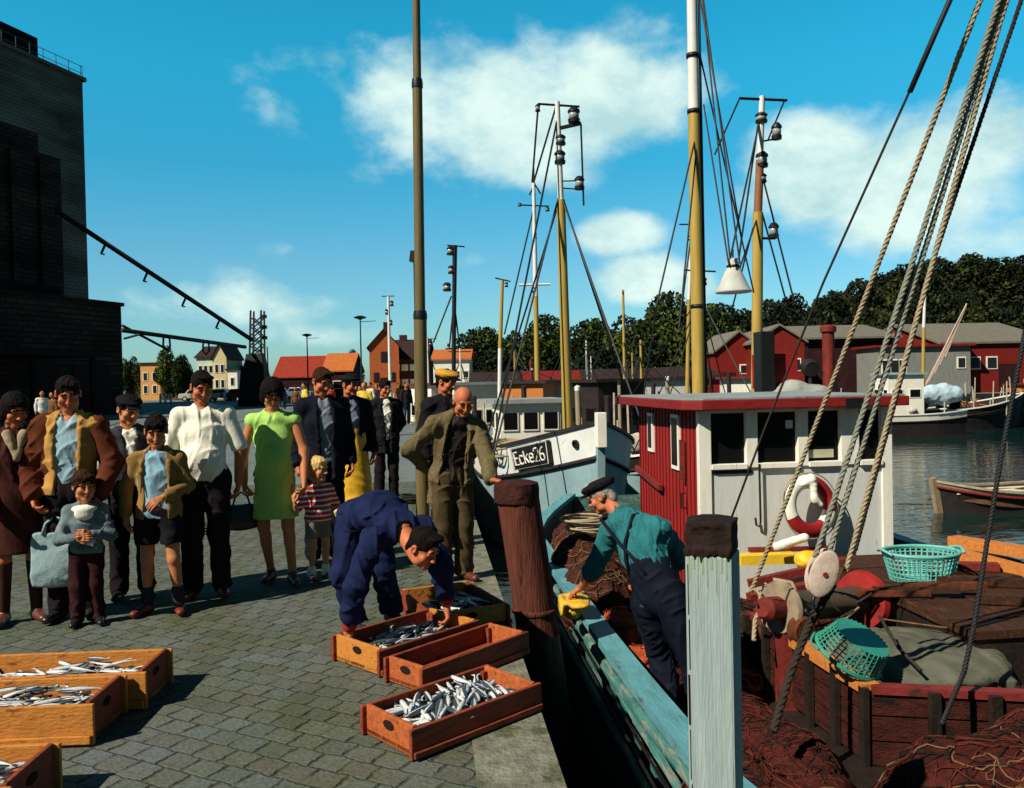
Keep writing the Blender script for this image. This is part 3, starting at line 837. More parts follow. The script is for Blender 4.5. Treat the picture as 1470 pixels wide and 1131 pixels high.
def silo_material(name='silo_concrete', c1=(0.14, 0.13, 0.105, 1), c2=(0.17, 0.16, 0.135, 1), cm=(0.10, 0.093, 0.078, 1)):
    m = bpy.data.materials.new(name); m.use_nodes = True
    nt = m.node_tree; N, L = nt.nodes, nt.links; b = N['Principled BSDF']; b.inputs['Roughness'].default_value = 0.9
    b.inputs['Specular IOR Level'].default_value = 0.1
    tc = N.new('ShaderNodeTexCoord')
    sp = N.new('ShaderNodeSeparateXYZ'); L.new(tc.outputs['Object'], sp.inputs[0])
    cb = N.new('ShaderNodeCombineXYZ')
    s1 = N.new('ShaderNodeMath'); s1.operation = 'ADD'; L.new(sp.outputs[0], s1.inputs[0]); L.new(sp.outputs[1], s1.inputs[1])
    L.new(s1.outputs[0], cb.inputs[0]); L.new(sp.outputs[2], cb.inputs[1])
    br = N.new('ShaderNodeTexBrick'); L.new(cb.outputs[0], br.inputs['Vector']); br.inputs['Scale'].default_value = 1
    br.inputs['Brick Width'].default_value = 0.9; br.inputs['Row Height'].default_value = 0.32; br.inputs['Mortar Size'].default_value = 0.05
    br.inputs['Color1'].default_value = c1; br.inputs['Color2'].default_value = c2; br.inputs['Mortar'].default_value = cm
    n = N.new('ShaderNodeTexNoise'); n.inputs['Scale'].default_value = .35; n.inputs['Detail'].default_value = 7
    mp = N.new('ShaderNodeMapping'); mp.inputs['Scale'].default_value = (.5, .5, 1.8); L.new(tc.outputs['Object'], mp.inputs[0]); L.new(mp.outputs[0], n.inputs['Vector'])
    rp = N.new('ShaderNodeValToRGB'); L.new(n.outputs['Fac'], rp.inputs[0]); rp.color_ramp.elements[0].position = .3; rp.color_ramp.elements[0].color = (.45, .42, .38, 1); rp.color_ramp.elements[1].position = .7; rp.color_ramp.elements[1].color = (1.25, 1.3, 1.25, 1)
    mu = N.new('ShaderNodeMix'); mu.data_type = 'RGBA'; mu.blend_type = 'MULTIPLY'; mu.inputs[0].default_value = 1
    L.new(br.outputs['Color'], mu.inputs[6]); L.new(rp.outputs[0], mu.inputs[7]); L.new(mu.outputs[2], b.inputs['Base Color'])
    bp = N.new('ShaderNodeBump'); bp.inputs['Strength'].default_value = .25; bp.inputs['Distance'].default_value = .04; L.new(br.outputs['Fac'], bp.inputs['Height']); bp.invert = True
    L.new(bp.outputs[0], b.inputs['Normal'])
    return m
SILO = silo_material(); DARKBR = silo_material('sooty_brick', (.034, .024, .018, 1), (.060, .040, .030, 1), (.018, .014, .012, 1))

def put(mb, name, m, root, **kw):
    """mesh given in world coordinates under a root that carries a location"""
    o = mb.build(name, m, root, **kw)
    o.location = -root.location
    return o

# the silo: face turned to the basin, running away to the right; its far corner is seen at x = 125..135
def silo():
    D2 = 78.0
    c2 = gp(137, 584.5, 0); 
    k = D2 / c2.y; P2 = Vector((pt(131, 560, D2).x, D2, 0))
    dirv = Vector((-0.30, -1.0, 0)).normalized()      # back along the face towards the viewer
    nx = Vector((-1.0, 0.30, 0)).normalized()         # into the building
    H = 30.3
    root = thing('silo', 'tall windowless grey concrete grain silo rising over the left end of the quay', 'silo', P2 + dirv * 9 + nx * 11)
    A, B = P2, P2 + dirv * 26
    ax, bx = A + nx * 24, B + nx * 24
    mb = MB()
    top = lambda p: Vector((p.x, p.y, H))
    vs = [A, B, bx, ax]; mb.add([*vs, *[top(p) for p in vs]], [(3, 2, 1, 0), (4, 5, 6, 7), (0, 1, 5, 4), (1, 2, 6, 5), (2, 3, 7, 6), (3, 0, 4, 7)])
    put(mb, 'wall', SILO, root)
    mb = MB()
    for a, b in ((A, B), (A, ax)):
        o = (a - b).normalized()
        mb.bar(top(a) + Vector((0, 0, .16)) + o * .2, top(b) + Vector((0, 0, .16)), 0.6, 0.32)
    put(mb, 'parapet', SILO, root)
    mb = MB(); q = A + dirv * 7 + nx * 6
    mb.box((q.x, q.y, H + 1.7), (7, 9, 3.3), Matrix.Rotation(math.atan2(-dirv.x, dirv.y), 3, 'Z'))
    put(mb, 'roof_house', DARKST, root)
    mb = MB()
    for i in range(9):
        p = top(A + dirv * (i * 1.4 + .2)) + Vector((0, 0, .3)); mb.tube([p, p + Vector((0, 0, 1.1))], .035, 5)
    for z in (.7, 1.35): mb.tube([top(A) + Vector((0, 0, z)), top(A + dirv * 12) + Vector((0, 0, z))], .03, 5)
    for i in range(6):
        p = top(A + nx * (i * 1.4)) + Vector((0, 0, .3)); mb.tube([p, p + Vector((0, 0, 1.1))], .035, 5)
    put(mb, 'roof_railing', STEEL, root)
silo()

def block_building(name, label, cat, base, size, rz, m, roof=None, windows=(), doors=(), wm=GLASS, fm=WHITE, gable=None, roof_m=None, over=0.25, chimney=None, rows=None):
    """walls with gable or flat roof; windows given on the front (-y) and right (+x) faces as (face, u, z, w, h)"""
    root = thing(name, label, cat, base, rz)
    w, d, h = size
    mb = MB()
    if gable:
        gh, axis = gable
        if axis == 'y':       # ridge along y, gable seen on the front
            v = [(-w/2, -d/2, 0), (w/2, -d/2, 0), (w/2, d/2, 0), (-w/2, d/2, 0), (-w/2, -d/2, h), (w/2, -d/2, h), (w/2, d/2, h), (-w/2, d/2, h), (0, -d/2, h + gh), (0, d/2, h + gh)]
            mb.add(v, [(0, 1, 5, 8, 4), (1, 2, 6, 5), (2, 3, 7, 9, 6), (3, 0, 4, 7)])
        else:
            v = [(-w/2, -d/2, 0), (w/2, -d/2, 0), (w/2, d/2, 0), (-w/2, d/2, 0), (-w/2, -d/2, h), (w/2, -d/2, h), (w/2, d/2, h), (-w/2, d/2, h), (-w/2, 0, h + gh), (w/2, 0, h + gh)]
            mb.add(v, [(0, 1, 5, 4), (1, 2, 6, 9, 5), (2, 3, 7, 6), (3, 0, 4, 8, 7)])
    else:
        mb.box((0, 0, h / 2), (w, d, h))
    mb.build('wall', m, root)
    mb = MB(); t = 0.18
    if gable:
        gh, axis = gable
        if axis == 'y':
            sl = gh / (w / 2)
            for q in (-1, 1):
                x1 = q * (w / 2 + over)
                mb.add([(0, -d/2 - over, h + gh + .02), (x1, -d/2 - over, h - sl * over + .02), (x1, d/2 + over, h - sl * over + .02), (0, d/2 + over, h + gh + .02),
                        (0, -d/2 - over, h + gh + t), (x1, -d/2 - over, h - sl * over + t), (x1, d/2 + over, h - sl * over + t), (0, d/2 + over, h + gh + t)],
                       [(3, 2, 1, 0), (4, 5, 6, 7), (0, 1, 5, 4), (1, 2, 6, 5), (2, 3, 7, 6)])
        else:
            sl = gh / (d / 2)
            for q in (-1, 1):
                y1 = q * (d / 2 + over)
                mb.add([(-w/2 - over, 0, h + gh + .02), (-w/2 - over, y1, h - sl * over + .02), (w/2 + over, y1, h - sl * over + .02), (w/2 + over, 0, h + gh + .02),
                        (-w/2 - over, 0, h + gh + t), (-w/2 - over, y1, h - sl * over + t), (w/2 + over, y1, h - sl * over + t), (w/2 + over, 0, h + gh + t)],
                       [(3, 2, 1, 0), (4, 5, 6, 7), (0, 1, 5, 4), (1, 2, 6, 5), (2, 3, 7, 6)])
    else:
        mb.box((0, 0, h + t / 2), (w + 2 * over, d + 2 * over, t))
    rf = mb.build('roof', roof_m or TILE_D, root)
    if chimney:
        cb = MB()
        for cx, cy, cz in chimney: cb = MB(); cb.box((cx, cy, cz), (.8, .8, 1.8)); cb.build('chimney', BRICKD, rf)
    for face, u, z, ww, wh in windows:
        f = MB(); g = MB()
        def rect(mbx, ww, wh, off):
            if face == 'f': mbx.box((u, -d/2 - off/2, z), (ww, off, wh))
            else: mbx.box((w/2 + off/2, u, z), (off, ww, wh))
        rect(f, ww + .2, wh + .2, .06); fo = f.build('window', fm, root)
        rect(g, ww, wh, .09); g.build('pane', wm, fo)
    for face, u, ww, wh in doors:
        f = MB()
        if face == 'f': f.box((u, -d/2 - .03, wh / 2), (ww, .06, wh))
        else: f.box((w/2 + .03, u, wh / 2), (.06, ww, wh))
        f.build('door', SHED_D, root)
    return root

def bx(px0, px1, D):      # centre x and width in metres of a thing that spans px0..px1 at depth D
    a, b = pt(px0, 560, D).x, pt(px1, 560, D).x
    return (a + b) / 2, b - a
def top_z(px, py, D): return pt(px, py, D).z

# dark loading sheds in the silo's shade
def annexes():
    dirv = Vector((-0.30, -1.0, 0)).normalized(); nx = Vector((-1.0, 0.30, 0)).normalized()
    def block(mb, P, ln, dp, z0, z1, cut=0.0):
        q = [P + nx * cut, P + dirv * cut, P + dirv * ln, P + dirv * ln + nx * dp, P + nx * dp] if cut else [P, P + dirv * ln, P + dirv * ln + nx * dp, P + nx * dp]
        n = len(q); vs = [Vector((p.x, p.y, z)) for z in (z0, z1) for p in q]
        mb.add(vs, [tuple(range(n))[::-1], tuple(range(n, 2 * n))] + [(i, (i + 1) % n, n + (i + 1) % n, n + i) for i in range(n)])
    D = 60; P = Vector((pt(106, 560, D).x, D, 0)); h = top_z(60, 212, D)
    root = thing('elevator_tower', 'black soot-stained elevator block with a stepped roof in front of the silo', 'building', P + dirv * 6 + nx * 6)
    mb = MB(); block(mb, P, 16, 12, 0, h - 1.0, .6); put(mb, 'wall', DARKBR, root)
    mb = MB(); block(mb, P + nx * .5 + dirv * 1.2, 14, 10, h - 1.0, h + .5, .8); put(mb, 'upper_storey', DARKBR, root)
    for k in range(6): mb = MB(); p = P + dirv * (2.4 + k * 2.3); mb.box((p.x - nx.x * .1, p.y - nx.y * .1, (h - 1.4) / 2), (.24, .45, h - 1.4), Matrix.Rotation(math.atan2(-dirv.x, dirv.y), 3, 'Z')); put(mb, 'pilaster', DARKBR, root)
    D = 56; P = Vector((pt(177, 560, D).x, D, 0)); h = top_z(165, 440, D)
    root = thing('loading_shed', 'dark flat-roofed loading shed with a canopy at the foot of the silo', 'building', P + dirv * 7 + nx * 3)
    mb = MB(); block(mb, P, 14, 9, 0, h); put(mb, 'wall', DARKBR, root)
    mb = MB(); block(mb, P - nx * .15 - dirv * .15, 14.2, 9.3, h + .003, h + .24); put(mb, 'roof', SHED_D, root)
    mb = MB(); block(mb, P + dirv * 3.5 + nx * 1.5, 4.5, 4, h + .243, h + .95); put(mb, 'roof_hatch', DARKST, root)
    for k in range(3): mb = MB(); block(mb, P + dirv * (1.2 + k * 4.2) - nx * .05, 3, .1, 0, 3.2); put(mb, 'shutter_door', SHED_D, root)
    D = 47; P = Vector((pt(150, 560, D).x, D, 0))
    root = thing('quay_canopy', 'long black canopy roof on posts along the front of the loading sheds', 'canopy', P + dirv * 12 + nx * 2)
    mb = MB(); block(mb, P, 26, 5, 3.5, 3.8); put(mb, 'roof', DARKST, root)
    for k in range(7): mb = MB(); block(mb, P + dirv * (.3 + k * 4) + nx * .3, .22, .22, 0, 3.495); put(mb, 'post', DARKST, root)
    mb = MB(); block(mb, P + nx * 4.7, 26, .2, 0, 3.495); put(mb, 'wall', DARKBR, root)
annexes()

# far houses at the head of the harbour
def houses():
    D = 118
    x, w = bx(200, 228, D); h = top_z(214, 522, D)
    block_building('house', 'small orange-yellow house with a lit front among dark trees', 'house', (x, D + 4, 0), (w, 7, h), 0, mat('ochre_render', (.60, .30, .10), .85, .12, 2, .1), roof_m=TILE_D,
                   windows=[('f', -w*.25, h*.65, w*.18, h*.2), ('f', w*.22, h*.65, w*.18, h*.2), ('f', -w*.25, h*.3, w*.18, h*.2), ('f', w*.22, h*.3, w*.18, h*.2)])
    x, w = bx(279, 306, D); h = top_z(290, 513, D)
    block_building('house', 'pale green rendered house front behind the white-shirted man', 'house', (x, D + 5, 0), (w, 8, h), 0, PALEGR, gable=(1.6, 'x'), roof_m=TILE_D,
                   windows=[('f', -w*.28, h*.72, w*.16, h*.16), ('f', 0, h*.72, w*.16, h*.16), ('f', w*.28, h*.72, w*.16, h*.16), ('f', -w*.28, h*.38, w*.16, h*.16), ('f', w*.28, h*.38, w*.16, h*.16)])
    x, w = bx(306, 326, D); h = top_z(315, 512, D)
    block_building('house', 'narrow cream house front with dark windows beside the pale green house', 'house', (x, D + 3.5, 0), (w, 7, h), 0, CREAM, roof_m=TILE_D, gable=(1.8, 'y'),
                   windows=[('f', -w*.2, h*.72, w*.2, h*.18), ('f', w*.2, h*.72, w*.2, h*.18), ('f', -w*.2, h*.36, w*.2, h*.18), ('f', w*.2, h*.36, w*.2, h*.18)])
    x, w = bx(327, 341, D); h = top_z(333, 531, D)
    block_building('house', 'low grey-white house at the right of the cream house', 'house', (x, D + 3, 0), (w, 6, h), 0, WHITE, roof_m=TILE_D, windows=[('f', 0, h*.6, w*.3, h*.25)])
    x, w = bx(385, 468, D + 6); h = top_z(420, 541, D + 6)
    block_building('warehouse', 'long low warehouse with a dark red tiled roof across the head of the plaza', 'warehouse', (x, D + 14, 0), (w, 10, h), 0, SHED_D, gable=(top_z(420, 513, D + 14) - h, 'x'), roof_m=TILE_R,
                   doors=[('f', -w*.3, 1.6, 1.3), ('f', w*.1, 1.6, 1.3)])
    x, w = bx(461, 502, D - 20); h = top_z(480, 532, D - 20)
    block_building('house', 'low house with a bright orange tiled roof left of the brick warehouse', 'house', (x, D - 15, 0), (w, 7, h), 0, SHED_D, gable=(top_z(480, 509, D - 15) - h, 'x'), roof_m=TILE_O,
                   windows=[('f', 0, h*.5, 1, .8)])
    D = 88
    x, w = bx(520, 562, D); h = top_z(540, 497, D); ht = top_z(540, 474, D)
    block_building('brick_warehouse', 'tall orange brick warehouse with a steep gable facing the harbour', 'warehouse', (x, D + 6, 0), (w, 12, h), R(8), BRICK, gable=(ht - h, 'y'), roof_m=TILE_D,
                   windows=[('f', 0, h*.8, .5, .9), ('f', -w*.28, h*.42, .35, .8), ('f', w*.28, h*.42, .35, .8)], doors=[('f', 0, .9, 2.3)], fm=BRICKD, chimney=[(0.3, 2, ht + .5)])
    x, w = bx(562, 612, D + 2); h = top_z(590, 516, D + 2); ht = top_z(590, 489, D + 6)
    ws = []
    for j, fz in enumerate((.80, .42)):
        for i in range(4): ws.append(('f', -w * .36 + i * w * .24, h * fz, .5, .5))
    block_building('brick_house', 'dark brick building with white windows and a dark hipped roof behind the flag mast', 'building', (x, D + 7, 0), (w, 9, h), 0, BRICKD, gable=(ht - h, 'x'), roof_m=TILE_D, windows=ws, wm=WHITE, chimney=[(-w*.3, 0, ht - .2), (w*.25, 0, ht - .1)])
    D = 84
    x, w = bx(622, 674, D); h = top_z(650, 516, D)
    ws = [('f', -w*.4 + i * w * .2, h * .62, .45, .6) for i in range(5)]
    block_building('white_house', 'long white house with an orange roof to the right of the quay pole', 'house', (x, D + 4, 0), (w, 7, h), 0, WHITE, gable=(1.0, 'x'), roof_m=TILE_O, windows=ws)
houses()

# red sheds of the fish wharf on the right shore
def sheds():
    D = 64
    x, w = bx(1098, 1168, D); h = top_z(1130, 490, D); ht = top_z(1130, 467, D)
    block_building('wharf_shed', 'dark red boarded shed with a shallow gable and white trim left on the wharf', 'shed', (x, D + 8, 0), (w, 15, h), R(-4), SHED_R, gable=(ht - h, 'y'), roof_m=ROOF_G,
                   windows=[('f', w*.22, h*.58, .45, .8), ('f', w*.34, h*.58, .45, .8)], doors=[('f', -w*.2, 1.2, 2.1)])
    x, w = bx(1033, 1100, D + 3); h = top_z(1060, 503, D + 3)
    block_building('wharf_shed', 'low red lean-to shed beside the thick yellow masts', 'shed', (x, D + 8, 0), (w, 8, h), 0, SHED_R, gable=(top_z(1060, 478, D + 5) - h, 'y'), roof_m=ROOF_G,
                   windows=[('f', w*.1, h*.6, .5, .6)], doors=[('f', -w*.25, 1.2, 2.0)])
    x, w = bx(1166, 1292, D + 4); h = top_z(1230, 484, D + 4)
    block_building('wharf_shed', 'long open-fronted shed with a pale grey felt roof on the wharf', 'shed', (x, D + 12, 0), (w, 14, h), 0, SHED_D, gable=(top_z(1230, 469, D + 12) - h, 'x'), roof_m=ROOF_G, over=.5,
                   doors=[('f', -w*.3, 1.8, 2.2), ('f', 0, 1.8, 2.2), ('f', w*.3, 1.8, 2.2)])
    x, w = bx(1352, 1520, D); h = top_z(1400, 492, D); ht = top_z(1400, 458, D)
    block_building('wharf_shed', 'bright red wharf building with a grey gabled roof at the right edge', 'shed', (x, D + 8, 0), (w, 14, h), R(3), SHED_R, gable=(ht - h, 'x'), roof_m=ROOF_G,
                   windows=[('f', -w*.35, h*.6, .7, .8), ('f', -w*.2, h*.6, .7, .8), ('f', -w*.05, h*.6, .7, .8)], doors=[('f', .1 * w, 1.6, 2.2)])
    x, w = bx(1268, 1402, D - 1); h = top_z(1330, 497, D - 1)
    block_building('store_hut', 'grey flat-roofed store hut with a red eaves board between the red sheds', 'hut', (x, D + 1.8, 0), (w, 4, h), 0, mat('grey_store_boards', (.20, .20, .18), .8, .25, 2, .3, 10, stretch=(6, 6, .6)), roof_m=SHED_R, over=.3,
                   windows=[('f', -w*.42, h*.6, .5, .9), ('f', -w*.33, h*.6, .5, .9), ('f', -w*.24, h*.6, .5, .9), ('f', w*.40, h*.65, .5, .7)])
sheds()
def bank_sheds():
    for k, (x0, x1, yt, m, rm, lb) in enumerate(((676, 752, 549, SHED_D, TILE_D, 'low dark boat shed under the leftmost shore trees'), (756, 838, 547, SHED_D, SHED_R, 'low dark shed with a red roof under the broad shore tree'),
            (842, 962, 544, SHED_D, TILE_D, 'long low brown shed under the tall shore trees'), (966, 1040, 541, SHED_R, TILE_D, 'low red shed under the trees left of the red lean-to'))):
        D = 66; x, w = bx(x0, x1, D); h = top_z((x0 + x1) / 2, yt, D)
        block_building('boat_shed', lb, 'shed', (x, D + 4, 0), (w, 5, max(h, 1.0)), 0, m, gable=(.7, 'x'), roof_m=rm, doors=[('f', -w * .25, 1.2, 1.2), ('f', w * .2, 1.2, 1.2)])
bank_sheds()

# ------------------------------------------------------------------ hill and trees
def hill():
    rows = []
    for j in range(14):
        row = []
        for i in range(41):
            x = -30 + i * 5.5; y = 92 + j * 9
            t = max(0, min(1, (x - 28) / 60)); t = t * t * (3 - 2 * t)
            u = max(0, min(1, (y - 92) / 50)); u = u * u * (3 - 2 * u)
            row.append((x, y, -0.3 + 15 * t * u + 2.0 * u + mnoise.noise((x * .05, y * .05, 0)) * 1.2 * u))
        rows.append(row)
    mb = MB(); mb.grid(rows)
    tag(mb.build('hill', mat('hill_grass', (0.018, 0.026, 0.009), 0.95, 0.4, .3, .3, 4), smooth=True), kind='structure')
hill()
def hill_z(x, y):
    t = max(0, min(1, (x - 28) / 60)); t = t * t * (3 - 2 * t)
    u = max(0, min(1, (y - 92) / 50)); u = u * u * (3 - 2 * u)
    return -0.3 + 15 * t * u + 2.0 * u if y > 92 else 0

LEAF = [mat('leaf_dark', (0.010, 0.018, 0.007), 0.75, 0.35, 1.5, 0), mat('leaf_mid', (0.026, 0.042, 0.010), 0.75, 0.35, 1.5, 0), mat('leaf_light', (0.085, 0.105, 0.018), 0.75, 0.3, 1.5, 0)]
LEAF_D = [mat('hill_leaf_dark', (0.010, 0.014, 0.007), 0.75, 0.35, 1.5, 0), mat('hill_leaf_mid', (0.022, 0.028, 0.010), 0.75, 0.35, 1.5, 0), mat('hill_leaf_light', (0.045, 0.055, 0.014), 0.75, 0.3, 1.5, 0)]
BARK = mat('bark', (0.045, 0.033, 0.022), 0.9, 0.3, 8, 0.4, 20)
def crown_mesh(seed, leaves, n=15000, clumps=26, leaf=0.031):
    """unit crown (radius about 1, centre at 0): leaves gathered in clumps of uneven size"""
    rg = np.random.RandomState(seed)
    cs = []
    for i in range(clumps):
        v = rg.randn(3); v /= np.linalg.norm(v); rr = rg.rand() ** .45 * .68
        c = v * rr; c[2] = c[2] * .9
        cs.append((c, .26 + .20 * rg.rand()))
    wts = np.array([r ** 2 for _, r in cs]); wts /= wts.sum()
    k = rg.choice(clumps, n, p=wts)
    C = np.array([c for c, _ in cs])[k]; Rr = np.array([r for _, r in cs])[k]
    d = rg.randn(n, 3); d /= np.linalg.norm(d, axis=1)[:, None]
    P = C + d * (Rr * (0.72 + .33 * rg.rand(n)))[:, None]
    a = rg.randn(n, 3) * .8 + d * .5; a /= np.linalg.norm(a, axis=1)[:, None]
    u = np.cross(a, rg.randn(n, 3)); u /= np.linalg.norm(u, axis=1)[:, None]; v = np.cross(a, u)
    sz = leaf * (.6 + .9 * rg.rand(n))[:, None]
    V = np.stack([P - u * sz - v * sz * .6, P + u * sz * .3 - v * sz, P + u * sz + v * sz * .6, P - u * sz * .3 + v * sz], 1).reshape(-1, 3)
    Fq = np.arange(n * 4).reshape(n, 4)
    mi = np.where(rg.rand(n) < .45, 0, np.where(rg.rand(n) < .7, 1, 2))
    tint = rg.rand(clumps)[k]; mi = np.clip(mi + (tint > .7) - (tint < .3), 0, 2)
    me_o = np_mesh('crown', [(V, Fq, mi.astype(np.int64))], leaves, None, smooth=False)
    me = me_o.data; bpy.data.objects.remove(me_o)
    return me
CROWNS = [crown_mesh(s, LEAF) for s in (11, 12, 13)]
CROWNS_D = [crown_mesh(s, LEAF_D) for s in (14, 15, 16)]
def trunk_mesh(seed):
    rg = random.Random(seed); mb = MB()
    mb.tube([(0, 0, -.6), (.03, 0, -.2), (0.02, .02, .15), (.05, .04, .4)], [.06, .048, .04, .02], 7)
    for k in range(5):
        a = rg.random() * 6.28; z = .0 + .06 * k
        mb.tube([(0.02, .01, z - .1), (.16 * math.cos(a), .16 * math.sin(a), z + .06), (.30 * math.cos(a), .30 * math.sin(a), z + .16)], [.03, .02, .008], 5)
    o = mb.build('trunk', BARK); me = o.data; bpy.data.objects.remove(o); return me
TRUNKS = [trunk_mesh(s) for s in (1, 2, 3)]
def tree(px, ptop, D, rx, zb, label, group, i, crowns=None):
    """a tree whose crown tops out at that height in the photograph; rx crown half width in photograph pixels"""
    x = pt(px, 500, D).x; g = zb; zt = top_z(px, ptop, D)
    r = rx / FPX * D; h = max(zt - g, 2.0); cz = max(r * .9, h * .40)
    root = thing('tree', label, 'tree', (x, D, g), 0, group)
    cr = bpy.data.objects.new('crown', (crowns or CROWNS)[i % 3]); COL.objects.link(cr); cr.parent = root
    rv = min(h * .56, max(r * 1.25, h * .50))
    cr.location = (0, 0, h - rv); cr.scale = (r * 1.22, r * 1.1, rv * 1.16); cr.rotation_euler = (0, 0, i * 1.9)
    tk = bpy.data.objects.new('trunk', TRUNKS[i % 3]); COL.objects.link(tk); tk.parent = root
    tz = (h - rv) / .6
    tk.scale = (max(1.5, r * .9), max(1.5, r * .9), max(tz, 1.0)); tk.location = (0, 0, h - rv)
    return root
def trees():
    i = 0
    row = [(690, 472, 96, 34), (742, 470, 100, 30), (785, 462, 98, 38), (845, 460, 97, 36), (905, 447, 100, 42), (955, 432, 98, 44), (1010, 440, 100, 40), (1048, 428, 96, 42)]
    labs = ['round leafy tree, leftmost of the row behind the moored boats', 'leafy tree of the shore row just right of the leftmost one', 'broad dark tree directly behind the tall yellow mast', 'dark tree just right of the tall yellow mast',
            'leafy tree in the shore row below the small white cloud', 'tall leafy tree left of the thick yellow mast', 'leafy tree directly behind the thick yellow mast', 'lighter green tree behind the hanging white lamp shade']
    for (px, ptop, D, rx), lb in zip(row, labs):
        tree(px, ptop, D, rx * 1.45, 0, lb, 'shore trees behind the boats', i); i += 1
    hillrow = [(1105, 432, 104, 40), (1150, 414, 112, 46), (1195, 420, 108, 40), (1238, 402, 116, 42), (1272, 384, 122, 42), (1312, 380, 126, 44), (1352, 370, 130, 44), (1392, 358, 132, 40), (1432, 372, 128, 46), (1480, 366, 130, 46),
               (1130, 452, 98, 40), (1185, 448, 100, 42), (1245, 440, 100, 46), (1300, 428, 104, 46), (1350, 420, 106, 48), (1405, 415, 108, 48), (1460, 418, 108, 50)]
    for k, (px, ptop, D, rx) in enumerate(hillrow):
        x = pt(px, 500, D).x
        lb = 'dark broad-leaved tree low on the slope behind the red wharf sheds' if k >= 10 else 'dark tree on the crest of the wooded hill at the right'
        tree(px, ptop, D, rx * 1.15, hill_z(x, D) , lb, 'trees on the wooded hill slope' if k >= 10 else 'trees on the hill crest', i, CROWNS_D); i += 1
    left = [(190, 508, 122, 16, 'dark tree between the loading shed and the small ochre house'), (243, 503, 116, 20, 'dark tree right of the small ochre house'), (262, 510, 112, 15, 'dark bushy tree just left of the pale green house'), (366, 512, 124, 18, 'dark tree under the loading gantry'),
            (508, 507, 130, 16, 'dark tree behind the orange roof'), (652, 500, 120, 10, 'small dark tree above the long white house')]
    for px, ptop, D, rx, lb in left:
        tree(px, ptop, D, rx, 0, lb, None, i); i += 1
trees()

# ------------------------------------------------------------------ boats
TEAL_OLD = mat('peeling_teal_paint', (0.05, 0.16, 0.145), 0.75, 0.35, 5, 0.6, 18, stretch=(3, .8, 5), col2=(0.20, 0.21, 0.16), patch=0.45, pscale=3.5)
TEAL_RAIL = mat('worn_teal_rail', (0.10, 0.28, 0.31), 0.6, 0.25, 4, 0.3, 25, stretch=(3, .8, 3), col2=(0.09, 0.10, 0.08), patch=0.08, pscale=5)
DECKW = mat('brown_deck_planks', (0.055, 0.024, 0.014), 0.75, 0.45, 6, 0.5, 25, stretch=(6, 1, 6), col2=(0.11, 0.055, 0.03), patch=0.1)
DECKD = mat('dark_wet_deck', (0.020, 0.013, 0.010), 0.55, 0.4, 6, 0.4, 25)
RUSTRED = mat('rust_red_paint', (0.16, 0.018, 0.012), 0.65, 0.3, 5, 0.35, 20, col2=(0.045, 0.018, 0.012), patch=0.1)
REDP = mat('bright_red_paint', (0.28, 0.010, 0.012), 0.6, 0.2, 4, 0.15, 20, col2=(.16, .012, .01), patch=.0)
REDB = mat('red_boarded_wall', (0.30, 0.016, 0.013), 0.6, 0.28, 3.0, 0.3, 7, stretch=(9, 9, .8))
ORANGEW = mat('orange_wood', (0.50, 0.17, 0.035), 0.7, 0.25, 6, 0.35, 25, stretch=(5, 5, 5))
GREYROOF = mat('weathered_grey_roof', (0.24, 0.27, 0.27), 0.75, 0.2, 3, 0.2, 15, col2=(0.15, 0.16, 0.15), patch=.1)
YELM = mat('yellow_mast_varnish', (0.40, 0.27, 0.055), 0.5, 0.2, 3, 0.15, 12, stretch=(6, 6, .5))
WHITEM = mat('white_mast_paint', (0.70, 0.68, 0.62), 0.5, 0.1, 6, 0.05, 20)
BLKWIRE = mat('black_wire', (0.012, 0.012, 0.013), 0.6, 0.1, 5, 0)
BLKP = mat('black_paint', (0.010, 0.010, 0.011), 0.45, 0.2, 8, 0.1, 30)
GALV = mat('galvanised_lamp', (0.46, 0.46, 0.42), 0.65, 0.15, 6, 0.05, 20)
LENS = mat('lamp_lens', (0.30, 0.32, 0.30), 0.12, 0.05, 5, 0, spec=.6)
HULLBL = mat('pale_blue_hull', (0.24, 0.36, 0.38), 0.55, 0.15, 3, 0.15, 15, col2=(0.20, 0.22, 0.16), patch=0.05)
HULLWH = mat('grey_white_strake', (0.68, 0.69, 0.65), 0.55, 0.12, 3, 0.12, 15, col2=(0.40, 0.40, 0.36), patch=0.0)
HULLDK = mat('dark_tarred_hull', (0.022, 0.016, 0.015), 0.6, 0.35, 3, 0.2, 12)
ROPE_T = mat('tan_rope', (0.34, 0.27, 0.17), 0.9, 0.25, 60, 0.3, 120)
ROPE_G = mat('grey_green_rope', (0.22, 0.22, 0.17), 0.9, 0.3, 60, 0.3, 120)
ROPE_D = mat('dark_rope', (0.035, 0.028, 0.022), 0.9, 0.3, 60, 0.3, 120)
WINDARK = mat('cabin_glass', (0.006, 0.006, 0.006), 0.25, 0, 5, 0, spec=.08)

def hull_shape(L, B, zs, zb, stern=0.62, entry=0.36, flare=0.25):
    """half breadth and sheer along t = 0 (stern) .. 1 (bow)"""
    def hb(t):
        if t < 0.22: k = stern + (1 - stern) * math.sin(t / 0.22 * math.pi / 2)
        elif t < 1 - entry: k = 1.0
        else:
            u = (t - (1 - entry)) / entry; k = max(0.0, 1 - u ** 2.3)
        return B / 2 * k
    def zsh(t):
        return zs + (zb - zs) * max(0, (t - .45) / .55) ** 2.0 + 0.18 * max(0, (.3 - t) / .3) ** 2
    return hb, zsh

